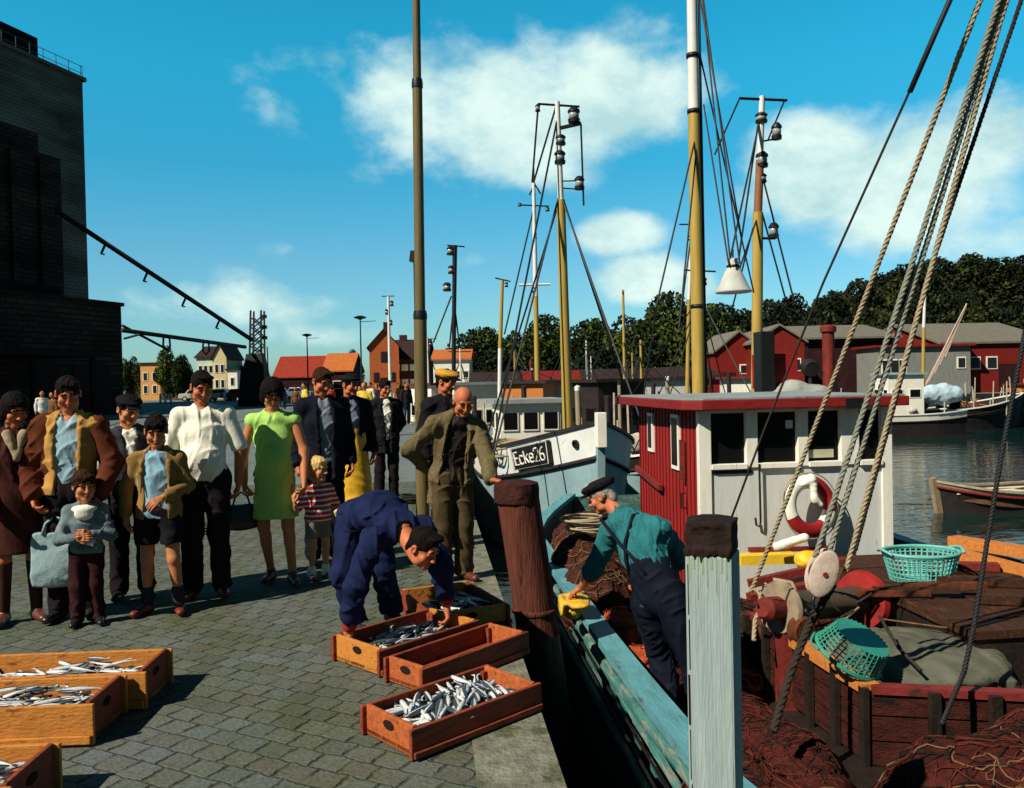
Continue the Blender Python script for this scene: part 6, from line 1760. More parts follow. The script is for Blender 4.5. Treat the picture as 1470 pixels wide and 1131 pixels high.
# ------------------------------------------------------------------ nets, ropes, baskets, gear
from mathutils import kdtree
def net_heap(label, blobs, base_m, cord_ms, ncord, seed, res=.03, r=.007, name='fishing_net', step=.055, n=16, floats=0):
    """a lumpy heap of netting with cords wandering over its surface"""
    S = SDF()
    for c, rr in blobs: S.ell(c, rr, k=.10)
    V, Fq, mi = S.verts(res, .035, 11, seed)
    c0 = V.mean(0); c0[2] = V[:, 2].min()
    root = thing(name, label, 'fishing net', tuple(c0))
    np_mesh('net_mass', [(V - c0, Fq, mi)], [base_m], root)
    kd = kdtree.KDTree(len(V))
    for i, v in enumerate(V): kd.insert(v, i)
    kd.balance()
    rg = random.Random(seed)
    top = [i for i in range(len(V)) if V[i, 2] > c0[2] + .06]
    for j, cm in enumerate(cord_ms):
        mb = MB()
        for q in range(ncord // len(cord_ms)):
            p = Vector(V[rg.choice(top)]); d = Vector((rg.gauss(0, 1), rg.gauss(0, 1), rg.gauss(0, .5))).normalized(); pts = []
            for k in range(n):
                co, i, _ = kd.find(p); nn = (Vector(co) - Vector(c0)).normalized()
                pts.append(Vector(co) + nn * (r * .8 + rg.uniform(0, .012)) - Vector(c0))
                d = (d + Vector((rg.gauss(0, .45), rg.gauss(0, .45), rg.gauss(0, .3)))).normalized(); p = Vector(co) + d * step
            ok = [pts[0]]
            for p_ in pts[1:]:
                if (p_ - ok[-1]).length > .012: ok.append(p_)
            if len(ok) > 3: mb.tube(ok, r * rg.uniform(.7, 1.3), 5)
        mb.build('cords', cm, root, smooth=True)
    for k in range(floats):
        p = Vector(V[rg.choice(top)]) - Vector(c0); mb = MB(); mb.lathe([(.012, -.035), (.035, -.025), (.04, 0), (.035, .025), (.012, .035)], p + Vector((0, 0, .03)), 10, M=Matrix.Rotation(rg.uniform(0, 3), 3, 'X')); mb.build('float', cord_ms[-1], root, smooth=True)
    return root
NET_B = mat('brown_netting', (.050, .018, .012), .95, .5, 22, 1.0, 45, col2=(.11, .03, .018), patch=.15, pscale=9)
NET_R = mat('dark_red_netting', (.055, .012, .009), .95, .5, 22, 1.0, 45, col2=(.02, .010, .008), patch=.15, pscale=9)
CORD_R = mat('red_brown_cord', (.085, .019, .012), .9, .4, 20, .2, 60)
CORD_T = mat('tan_cord', (.16, .085, .045), .9, .35, 20, .2, 60)
CORD_K = mat('black_cord', (.018, .012, .010), .9, .3, 20, .2, 60)
def nets():
    net_heap('dark brown net heap on the stern deck behind the stooping fisherman', [((.85, 8.6, -.62), (.40, .55, .42)), ((.80, 9.4, -.50), (.40, .5, .42)), ((1.2, 9.2, -.65), (.45, .6, .35)), ((.95, 10.2, -.40), (.5, .5, .42)), ((1.35, 8.2, -.78), (.4, .4, .25))], NET_B, [CORD_R, CORD_K, CORD_T], 240, 3, r=.005, floats=4)
    net_heap('tangle of red-brown netting inside the teal bulwark beside the pale blue post', [((1.12, 4.35, -.72), (.26, .45, .26)), ((1.25, 4.95, -.78), (.28, .35, .20)), ((1.20, 3.8, -.62), (.28, .42, .30)), ((1.45, 4.5, -.82), (.35, .4, .18))], NET_R, [CORD_R, CORD_R, CORD_K], 240, 4, res=.024, r=.0055)
    net_heap('heap of red nets and cords filling the fore deck in front of the pound boards', [((1.85, 4.2, -.82), (.45, .5, .24)), ((2.5, 4.3, -.62), (.55, .55, .30)), ((3.1, 4.5, -.55), (.5, .5, .32)), ((2.1, 3.6, -.58), (.6, .5, .30)), ((2.9, 3.8, -.50), (.6, .5, .30)), ((3.5, 4.2, -.5), (.5, .5, .35)), ((1.6, 3.2, -.6), (.5, .5, .3)), ((2.4, 2.9, -.5), (.7, .5, .3)), ((1.75, 5.1, -.90), (.28, .45, .14))], NET_R, [CORD_R, CORD_K, CORD_R, CORD_K, CORD_R, CORD_K, CORD_T], 1100, 5, res=.028, r=.0042, floats=6)
    net_heap('orange-red net bundle on the deck beside the stooping fisherman\'s knees', [((.90, 7.15, -.62), (.20, .34, .28)), ((.98, 6.75, -.74), (.20, .3, .22)), ((.88, 7.45, -.66), (.18, .25, .22))], mat('orange_net', (.32, .055, .022), .95, .4, 20, .9, 45), [mat('orange_cord', (.42, .09, .03), .9, .3, 20, .2, 60), CORD_R], 80, 6, res=.022, r=.007)
    net_heap('low drift of red-brown net along the foot of the pound boards', [((1.62, 6.0, -.88), (.26, .55, .15)), ((1.78, 5.4, -.86), (.24, .45, .17)), ((1.5, 6.7, -.90), (.3, .5, .12))], NET_R, [CORD_R, CORD_K, CORD_R, CORD_K], 200, 14, r=.004)
    net_heap('dark net draped inside the pound beside the canvas hatch', [((3.3, 6.1, -.80), (.45, .6, .22)), ((2.5, 6.7, -.82), (.3, .3, .18)), ((3.6, 5.5, -.70), (.4, .35, .25))], NET_B, [CORD_K, CORD_R], 100, 8)
    net_heap('brown nets and lines spilling over the winch end of the pound', [((1.9, 7.7, -.70), (.5, .4, .28)), ((2.6, 7.6, -.70), (.5, .4, .25)), ((1.75, 7.0, -.86), (.28, .4, .14))], NET_B, [CORD_R, CORD_T, CORD_K], 130, 9)
nets()

def rope_thing(label, pts, r, m, laid=True, name='rope', pitch=None):
    p0 = Vector(pts[0]); root = thing(name, label, 'rope', tuple(p0)); mb = MB()
    if laid:
        for a, b in zip(pts[:-1], pts[1:]): rope_mesh(mb, Vector(a) - p0, Vector(b) - p0, r, pitch or r * 6.5)
    else:
        mb.tube([Vector(p) - p0 for p in pts], r, 7)
    o = mb.build('lay', m, root, smooth=True)
    return root
def coil_thing(label, c, rad, r, turns, m, seed=0, cat='rope'):
    rg = random.Random(seed); root = thing('rope_coil', label, cat, tuple(c)); mb = MB(); pts = []
    for k in range(turns * 18):
        a = k / 18 * 2 * math.pi; rr = rad * (1 + .22 * math.sin(k * .11 + seed) + .06 * math.sin(k * .37)); pts.append((rr * math.cos(a) + .05 * math.sin(k * .05), rr * math.sin(a) * .9, r + .010 * k / 18 * turns * .5 + .02 * math.sin(k * .23)))
    mb.tube(pts, r, 6); mb.build('coil', m, root, smooth=True); return root
def tackle():
    def PT(a, b, d): return pt(a, b, d)
    rope_thing('grey laid tackle rope, leftmost strand of the bundle running up from the white block', [PT(1170, 800, 5.2), PT(1424, 30, 4.98), PT(1500, -200, 4.9)], .017, ROPE_G)
    rope_thing('grey-green laid tackle rope in the middle of the bundle above the white block', [PT(1186, 806, 5.22), PT(1428, 40, 5.0), PT(1503, -200, 4.92)], .017, ROPE_G)
    rope_thing('worn tackle rope, rightmost of the thick bundle above the white block', [PT(1214, 820, 5.25), PT(1432, 45, 5.0), PT(1506, -200, 4.95)], .016, ROPE_T)
    rope_thing('single tan rope crossing the wheelhouse window to the left of the thick bundle', [PT(1078, 850, 6.6), PT(1392, 40, 5.1), PT(1480, -190, 4.95)], .017, ROPE_T)
    rope_thing('thin black line rising from behind the pale blue post past the left wheelhouse window', [PT(1040, 770, 6.0), PT(1096, 620, 5.8), PT(1182, 405, 5.5), PT(1306, 130, 5.1), PT(1420, -130, 4.95)], .008, ROPE_D, False)
    rope_thing('thick black served end on the upper part of the thin line', [PT(1306, 132, 5.09), PT(1345, 42, 5.03), PT(1421, -130, 4.94)], .017, BLKWIRE, False)
    rope_thing('dark rope just right of the thick tackle bundle', [PT(1228, 790, 5.5), PT(1338, 380, 5.25), PT(1424, 125, 5.05), PT(1500, -100, 4.95)], .013, ROPE_D, True)
    rope_thing('heavy dark rope leading down from the white block to the pound boards', [PT(1196, 838, 5.24), PT(1160, 900, 5.3), PT(1136, 962, 5.2), PT(1110, 1050, 5.0)], .026, ROPE_D, True, pitch=.14)
    rope_thing('dark chain-like hanging line at the right edge over the brown casing', [PT(1500, 330, 5.7), PT(1440, 640, 5.6), PT(1420, 760, 5.5), PT(1398, 900, 5.3), PT(1384, 965, 5.2), PT(1352, 1040, 5.0)], .016, BLKWIRE, True, pitch=.08)
    rope_thing('slack dark rope tail lying across the canvas hatch', [PT(1262, 884, 6.0), PT(1290, 930, 5.8), PT(1322, 962, 5.5)], .012, ROPE_D, False)
    rope_thing('thin pink-brown line stretched across the dark hold', [PT(1262, 888, 6.6), PT(1350, 900, 6.3), PT(1445, 912, 6.1)], .006, CORD_T, False)
    rope_thing('short tan rope hook hanging on the inside of the teal boat\'s deck beside the post', [PT(1078, 842, 6.6), PT(1090, 850, 6.55), PT(1094, 868, 6.5), PT(1084, 890, 6.5), PT(1082, 920, 6.4)], .018, ROPE_T, True)
    # the pulley block
    c = PT(1180, 822, 5.22); root = thing('pulley_block', 'worn white wooden pulley block hanging at the lower end of the tackle', 'pulley block', tuple(c))
    wm = mat('worn_white_block', (.52, .40, .32), .6, .2, 8, .3, 20, col2=(.30, .17, .12), patch=.1)
    ax = Vector((.36, 0, 1)).normalized()
    Q = Matrix.Rotation(R(19), 3, 'Y')
    for s in (-1, 1):
        S = SDF(); S.ell(Q @ Vector((0, s * .035, 0)), (.092, .020, .155), np.array(Q), k=.01); smooth_obj('cheek', S, .008, wm, root)
    m = MB(); m.lathe([(.08, -.018), (.068, 0), (.08, .018)], (0, 0, 0), 20, M=Q @ Matrix.Rotation(R(90), 3, 'X')); m.build('sheave', BLKP, root)
    m = MB(); m.lathe([(.016, -.062), (.016, .062)], (0, 0, 0), 10, M=Q @ Matrix.Rotation(R(90), 3, 'X')); m.build('pin', RUSTRED, root)
    m = MB(); m.tube([Q @ Vector((0, 0, -.14)), Q @ Vector((0, 0, -.20)), Q @ Vector((.03, 0, -.24)), Q @ Vector((0, 0, -.28)), Q @ Vector((-.03, 0, -.25))], .013, 7); m.build('hook', BLKP, root, smooth=True)
    # upper block at the fore mast head, out of the picture
    # lamp shade hung between the masts
    c = PT(1053, 420, 11.6); root = thing('deck_lamp', 'big pale grey conical lamp shade hanging between the yellow masts', 'lamp', tuple(c))
    h = (420 - 372) / 1200 * 11.6
    m = MB(); m.lathe([(.245, 0), (.25, .015), (.20, .10), (.12, .28), (.088, .34), (.085, .35), (.085, .44), (.06, .47), (0, .475)], (0, 0, 0), 28); m.lathe([(.235, .004), (.11, .27)], (0, 0, 0), 28); m.build('shade', GALV, root, smooth=True, auto=.7)
    m = MB(); m.lathe([(0, .0), (.06, .03), (.07, .10), (.04, .2)], (0, 0, 0), 14); m.build('bulb', LENS, root, smooth=True)
    m = MB(); m.lathe([(.088, .34), (.092, .36), (.088, .38)], (0, 0, 0), 20); m.tube([(0, 0, .47), (0, 0, .60)], .012, 6); m.build('fitting', BLKP, root)
    coil_thing('pale tan rope coil lying on top of the stern nets', (.80, 9.3, -.06), .24, .014, 6, ROPE_T, 2)
    coil_thing('dark rope coil lying on the quay behind the stooping man', gp(588, 722, .0), .14, .02, 4, mat('dark_green_rope', (.02, .026, .014), .9, .3, 20, .2), 5)
    # lifebuoy
    c = pt(1162, 726, 8.88); root = thing('lifebuoy', 'red and white lifebuoy leaning on the white wheelhouse front', 'lifebuoy', tuple(c))
    Q = Matrix.Rotation(RZ_Q + R(14), 3, 'Z') @ Matrix.Rotation(R(80), 3, 'X'); NB, nb = 64, 14
    reds, whs = [MB(), MB()], [MB(), MB()]
    RB, rb = .258, .074
    for i in range(NB):
        a0, a1 = 2 * math.pi * i / NB, 2 * math.pi * (i + 1) / NB
        deg = math.degrees(a0) % 360
        isred = (-18 < deg < 75) or (198 < deg < 300) or deg > 342
        t = reds[0 if (deg < 90 or deg > 330) else 1] if isred else whs[0 if 75 <= deg < 200 else 1]; k0 = 1.0 if isred else 1.05
        rows = []
        for a in (a0, a1):
            rows.append([Q @ Vector((math.cos(a) * (RB + rb * k0 * math.cos(b)), math.sin(a) * (RB + rb * k0 * math.cos(b)), rb * k0 * .8 * math.sin(b))) for b in [2 * math.pi * j / nb for j in range(nb + 1)]])
        t.grid(rows)
    [k_.build('ring_segment', REDP, root, smooth=True) for k_ in reds]; [k_.build('canvas_band', WHITE, root, smooth=True) for k_ in whs]
    m = MB(); m.tube([Q @ Vector((math.cos(a) * (RB + .088 + .012 * abs(math.sin(2 * a))), math.sin(a) * (RB + .088 + .012 * abs(math.sin(2 * a))), .02)) for a in [2 * math.pi * k / 48 for k in range(49)]], .008, 6); m.build('grab_line', ROPE_T, root, smooth=True)
    S = SDF(); S.cap(V3(.02, -.06, .26), V3(.03, -.07, .06), .045, .03, k=.03); S.cap(V3(.03, -.07, .10), V3(.10, -.07, .02), .03, .025, k=.03); S.cap(V3(.0, -.06, .30), V3(-.08, -.06, .24), .05, .03, k=.03)
    smooth_obj('rag', S, .012, WHITE, root, .006, 25, 2)
    # dark bundle and white rag below the lifebuoy, yellow oilskin
    S = SDF(); c = pt(1165, 806, 8.4); S.ell((0, 0, 0), (.15, .12, .10), k=.05); S.ell((.12, 0, -.03), (.12, .10, .06), k=.05); S.ell((-.08, 0, .03), (.08, .1, .07), k=.05)
    root = thing('oilskin', 'bright yellow oilskin bundle lying before the wheelhouse under the lifebuoy', 'oilskin', tuple(c)); smooth_obj('bundle', S, .014, mat('yellow_oilskin', (.78, .46, .02), .5, .15, 6, .3, 20), root, .012, 20, 5)
    S = SDF(); c = pt(1136, 776, 8.5); S.cap((-.14, 0, -.06), (.14, 0, .03), .05, .04, k=.03)
    root = thing('white_cloth', 'white rag lying on the dark bundle left of the yellow oilskin', 'cloth', tuple(c)); smooth_obj('fold', S, .014, WHITE, root, .012, 20, 6)
    S = SDF(); c = pt(822, 860, 7.25)
    S.ell((.02, 0, .0), (.13, .20, .022), k=.03); S.ell((-.10, -.03, -.05), (.018, .17, .08), k=.03); S.ell((.0, .02, -.08), (.09, .14, .09), k=.03); S.ell((.05, -.18, .0), (.09, .10, .025), k=.03); S.ell((.03, .05, .015), (.06, .08, .03), k=.03)
    root = thing('yellow_cloth', 'yellow oilskin cloth draped over the teal rail under the fisherman\'s hand', 'cloth', tuple(c)); smooth_obj('fold', S, .012, mat('yellow_oilskin_worn', (.62, .36, .03), .6, .2, 6, .3, 20), root, .012, 30, 7)
tackle()

def basket(label, c, rx, ry, h, m, Q=None, ribs=40):
    root = thing('fish_basket', label, 'basket', tuple(c)); Q = Q or Matrix.Identity(3)
    def el(z, k=1.0, n=48):
        s = (.80 + .20 * (z / h)) * k
        return [Q @ Vector((rx * s * math.cos(a), ry * s * math.sin(a), z)) for a in [2 * math.pi * i / n for i in range(n + 1)]]
    b = MB()
    for i in range(ribs):
        a = 2 * math.pi * i / ribs
        p0 = Q @ Vector((rx * .80 * math.cos(a), ry * .80 * math.sin(a), 0)); p1 = Q @ Vector((rx * math.cos(a), ry * math.sin(a), h))
        b.tube([p0, p1], rx * .022, 5)
    for k in range(1, 6): b.tube(el(h * k / 6.2), rx * .018, 5)
    b.build('lattice', m, root)
    b = MB(); b.tube(el(h), rx * .05, 7); b.tube(el(h * .93, 1.01), rx * .03, 6); b.build('rim', m, root, smooth=True)
    b = MB(); e = el(0.004); b.add(e[:-1], [tuple(range(len(e) - 1))]); b.build('bottom', m, root)
    for s in (-1, 1):
        b = MB(); b.tube([Q @ Vector((s * rx * (1.0 + .10 * math.sin(t * math.pi)), (t - .5) * ry * .9, h + .03 * math.sin(t * math.pi))) for t in [i / 8 for i in range(9)]], rx * .04, 6); b.build('handle', m, root, smooth=True)
    return root
def baskets():
    TL = mat('pale_teal_plastic', (.13, .42, .36), .45, .12, 6, .05, 20)
    GRN = mat('sea_green_plastic', (.035, .25, .18), .45, .15, 6, .05, 20)
    c = pt(1322, 800, 7.5)
    basket('pale teal lattice fish basket standing on the brown casing', (c.x, c.y, -.21), .335, .26, .25, TL, Matrix.Rotation(.1, 3, 'Z'))
    c = pt(1246, 944, 5.55)
    Q = Matrix.Rotation(R(-16), 3, 'Y').inverted() @ Matrix.Rotation(R(12), 3, 'X')
    Q = Matrix.Rotation(R(26), 3, 'Y') @ Matrix.Rotation(R(205), 3, 'X')
    basket('sea-green lattice basket lying upside down and tilted by the canvas hatch', (c.x - .03, c.y, c.z + .14), .235, .19, .18, GRN, Q, 34)
baskets()

# ------------------------------------------------------------------ street furniture of the quay
def quay_pole():
    b = gp(607, 756, 0); D = b.y
    root = thing('tram_pole', 'tall stepped steel pole rising from the quay behind the bald man', 'pole', (b.x, b.y, 0))
    m = mat('weathered_olive_pole', (.13, .095, .035), .6, .3, 3, .2, 20, stretch=(6, 6, .5), col2=(.05, .04, .03), patch=.1)
    lean = lambda z: Vector((z * .010, 0, z))
    z1, z2 = top_z(607, 452, D), top_z(609, 122, D)
    a = MB(); a.tube([lean(0), lean(z1)], [.078, .074], 18); sh = a.build('lower_tube', m, root, smooth=True, auto=.8)
    a = MB(); a.tube([lean(z1), lean(z2)], [.060, .056], 16); a.build('middle_tube', m, root, smooth=True, auto=.8)
    a = MB(); a.tube([lean(z2), lean(z2 + 3)], [.047, .04], 16); a.build('upper_tube', m, root, smooth=True, auto=.8)
    for z, r in ((z1, .079), (z2 + .02, .064), (.06, .12)):
        a = MB(); a.lathe([(r, -.05), (r * 1.02, 0), (r * .9, .05)], lean(z), 18); a.build('collar', BLKP, root, smooth=True, auto=.8)
    a = MB(); a.box(lean(1.2) + Vector((0, -.08, 0)), (.10, .03, .28)); a.build('hatch_plate', m, root, bevel=.005)
quay_pole()
def lamp_posts():
    def post(label, px, ytop, D, kind, r=.07):
        x = pt(px, 540, D).x; zt = top_z(px, ytop, D)
        root = thing('street_lamp', label, 'street lamp', (x, D, 0)); m = MB(); m.tube([(0, 0, 0), (0, 0, zt)], [r, r * .6], 8); m.build('post', HULLDK, root, smooth=True, auto=.8)
        m = MB()
        if kind == 'flat': m.lathe([(.1, -.1), (.55, .05), (.6, .12), (.2, .25)], (0, 0, zt), 14); m.tube([(0, 0, zt - .3), (1.4, 0, zt - .25)], .03, 5)
        else: m.box((0, 0, zt + .15), (.42, .42, .5), taper=(.7, .7)); 
        m.build('lamp_head', BLKP, root)
        m = MB(); m.lathe([(.0, -.16), (.12, -.14), (.10, -.05)], (0, 0, zt), 12); m.build('lamp_glass', LENS, root, smooth=True)
    post('thin street lamp with a flat head above the dark-suited man', 442, 482, 95, 'flat', .10)
    post('taller street lamp with a flat head left of the brick warehouse', 519, 457, 75, 'flat', .09)
    post('dark square-headed lamp close beside the tall quay pole', 598, 372, 40, 'box', .055)
    # signal mast
    D = 46; x = pt(560, 540, D).x; zt = top_z(560, 425, D)
    root = thing('signal_mast', 'white signal mast with a crossbar in front of the dark brick building', 'mast', (x, D, 0))
    m = MB(); m.tube([(0, 0, 0), (0, 0, zt)], [.11, .07], 9); mo = m.build('pole', WHITEM, root, smooth=True, auto=.8)
    m = MB(); m.tube([(-.35, 0, zt), (.35, 0, zt)], .03, 6); m.build('crossbar', BLKP, root)
    for dx, dz in ((.18, -.55), (-.1, -1.0), (0.1, -1.6)): lamp_can(root, (dx, 0, zt + dz), .11, .3, 'signal_lamp')
lamp_posts()
def conveyors():
    m = mat('dark_conveyor_steel', (.020, .017, .016), .7, .3, 3, .2, 10)
    a, b = pt(80, 302, 58), pt(362, 488, 70)
    root = thing('conveyor_boom', 'long black conveyor boom slanting down from the elevator tower across the sky', 'conveyor', tuple(a))
    t = MB(); t.tube([Vector((0, 0, 0)), b - a], .19, 8); t.build('boom', m, root, smooth=True)
    for k, (px, py) in enumerate(((142, 348), (199, 385), (255, 418), (308, 450))):
        f = (px - 80) / (362 - 80); p = (b - a) * f; h = MB(); h.bar(p, p + Vector((-.35, 0, -.75)), .13, .13); h.bar(p + Vector((-.35, 0, -.75)), p + Vector((-.1, 0, -.8)), .10, .1); h.build('hanger', m, root)
    a, b = pt(176, 474, 54), pt(352, 498, 70)
    root = thing('conveyor_boom', 'lower black conveyor boom running nearly level from the loading shed to the gantry', 'conveyor', tuple(a))
    t = MB(); t.tube([Vector((0, 0, 0)), b - a], .15, 8); t.build('boom', m, root, smooth=True)
    for f in (.30, .62):
        p = (b - a) * f; h = MB(); h.tube([p + Vector((-.2, 0, 0)), p + Vector((-.25, 0, -.7)), p + Vector((0, 0, -1.0)), p + Vector((.25, 0, -.7)), p + Vector((.2, 0, 0))], .07, 6); h.build('hanger', m, root)
    e = pt(243, 503, 62); h = MB(); h.tube([Vector((0, 0, .3)), e - a], .09, 6); h.build('brace', m, root)
    e0, e1 = pt(178, 486, 54), pt(200, 480, 54); h = MB(); h.tube([e0 - a, e1 - a], .08, 6); h.build('stub_arm', m, root)
    D = 71; x = pt(368, 550, D).x; zt = top_z(368, 446, D)
    root = thing('loading_gantry', 'black lattice loading gantry standing on the plaza behind the green-dressed woman', 'gantry', (x, D, 0))
    w = .55
    t = MB()
    for sx in (-1, 1):
        for sy in (-1, 1): t.bar((sx * w, sy * w, 0), (sx * w * .8 + .25, sy * w * .8, zt), .13, .13)
    z = .3
    while z < zt - .8:
        f = lambda sx, zz: sx * w * (1 - .2 * zz / zt) + .25 * zz / zt
        for sy in (-1, 1): t.bar((f(-1, z), sy * w * .9, z), (f(1, z + .8), sy * w * .9, z + .8), .10, .10); t.bar((f(1, z), sy * w * .9, z), (f(-1, z + .8), sy * w * .9, z + .8), .10, .10)
        z += .8
    t.build('lattice', m, root)
    t = MB(); t.box((-.1, 0, 1.7), (2.5, 1.8, 3.4), taper=(.75, .8)); t.build('machine_house', m, root)
    t = MB(); t.box((.0, 0, 3.9), (1.6, 1.4, 1.0), taper=(.8, .8)); t.build('hopper', m, root)
    for z in (zt - .5, zt - 1.4, zt - 2.3): t = MB(); t.box((.75, 0, z), (.5, .3, .28)); t.build('floodlight', BLKP, root)
    t = MB(); t.tube([(1.05, 0, 0), (1.0, 0, zt * .62)], .05, 6); t.build('side_pole', m, root)
conveyors()
def bollards():
    for k, (px, py) in enumerate(((230, 574), (237, 575), (245, 575), (322, 573))):
        p = gp(px, py, 0); s = p.y; 
        lb = ['leftmost of three white marker posts left of the white-shirted man', 'middle one of three white marker posts left of the white-shirted man', 'rightmost of three white marker posts left of the white-shirted man', 'single white marker post right of the white-shirted man'][k]
        D = 92; x = pt(px, 560, D).x
        root = thing('marker_post', lb, 'post', (x, D, 0), 0, 'white marker posts on the plaza')
        m = MB(); m.lathe([(.13, 0), (.13, 1.0), (.09, 1.08), (0, 1.1)], (0, 0, 0), 10); m.build('shaft', WHITE, root, smooth=True, auto=.7)
        m = MB(); m.lathe([(.22, 0), (.22, .08), (.14, .1)], (0, 0, 0), 10); m.build('foot', CONC, root)
bollards()
def cars():
    def car(label, px, D, col, rz):
        x = pt(px, 545, D).x; root = thing('parked_car', label, 'car', (x, D, 0), rz, 'cars parked at the head of the harbour')
        cm = mat('car_paint_' + label.split()[0], col, .35, .05, 3, 0, spec=.5)
        prof = [(-2.0, .35), (-2.05, .75), (-1.9, .92), (-1.2, .98), (-.85, 1.42), (.55, 1.45), (1.0, .98), (1.9, .88), (2.05, .65), (2.0, .35)]
        m = MB(); m.prism(prof, lambda p: Vector((p[0], -.78, p[1])), lambda p: Vector((p[0], .78, p[1]))); b = m.build('body', cm, root, bevel=.05)
        for s in (-1, 1):
            g = MB(); g.prism([(-1.0, 1.0), (-.75, 1.34), (-.15, 1.36), (-.15, 1.0)], lambda p: Vector((p[0], s * .77, p[1])), lambda p: Vector((p[0], s * .80, p[1]))); g.build('window', GLASS, b)
            g = MB(); g.prism([(-.08, 1.0), (-.08, 1.36), (.48, 1.36), (.82, 1.0)], lambda p: Vector((p[0], s * .77, p[1])), lambda p: Vector((p[0], s * .80, p[1]))); g.build('window', GLASS, b)
            for xx in (-1.25, 1.25):
                g = MB(); g.lathe([(.31, -.1), (.33, 0), (.31, .1)], (xx, s * .72, .32), 16, M=Matrix.Rotation(R(90), 3, 'X')); w_ = g.build('wheel', BLKP, root); g = MB(); g.lathe([(.18, -.112), (.18, .112)], (xx, s * .72, .32), 12, M=Matrix.Rotation(R(90), 3, 'X')); g.build('rim', GALV, w_)
    car('cream car parked in front of the pale green house', 282, 104, (.55, .5, .38), .1)
    car('white car parked in front of the narrow cream house', 318, 102, (.7, .7, .68), -.1)
    car('red car parked just left of the loading gantry', 343, 100, (.4, .04, .03), .05)
    car('grey car parked before the long red-roofed warehouse', 402, 106, (.30, .32, .34), .3)
    car('blue van-like car parked before the warehouse beside the gantry', 428, 104, (.10, .16, .25), -.2)
cars()

# ------------------------------------------------------------------ the people on the quay
def foot_at(px, py):
    p = gp(px, py, 0.0); return Vector((p.x, p.y, 0.004))
def at_depth(px, d): 
    p = pt(px, 560, d); return Vector((p.x, p.y, 0.004))
WSH = cloth('white_shirt_cloth', (.74, .72, .60), .06)
PBL = cloth('pale_blue_shirt_cloth', (.27, .40, .46), .15)
NAVY = cloth('navy_suit_cloth', (.010, .011, .018))
DKTR = cloth('dark_trouser_cloth', (.016, .013, .014))
GREYSH = cloth('grey_blue_shirt_cloth', (.20, .22, .28), .15)
def belt(o, J, m, z=0.06, g=1.0, inf=.008):
    S = SDF(); s = J['s']; c = J['pel'] + J['up'] * z * s
    S.cap(c - J['up'] * .012, c + J['up'] * .012, .142 * s * g + inf, k=.01, flat=(J['fw'], .78))
    S.box(c + J['up'] * .22, V3(1, 1, .2), np.stack([J['ax'], -J['fw'], J['up']], 1)); S.box(c - J['up'] * .22, V3(1, 1, .2), np.stack([J['ax'], -J['fw'], J['up']], 1))
    smooth_obj('belt', S, .011, m, o)
def posed_arm(J, n, el, wr):
    J['el' + n] = V3(*el); J['wr' + n] = V3(*wr)

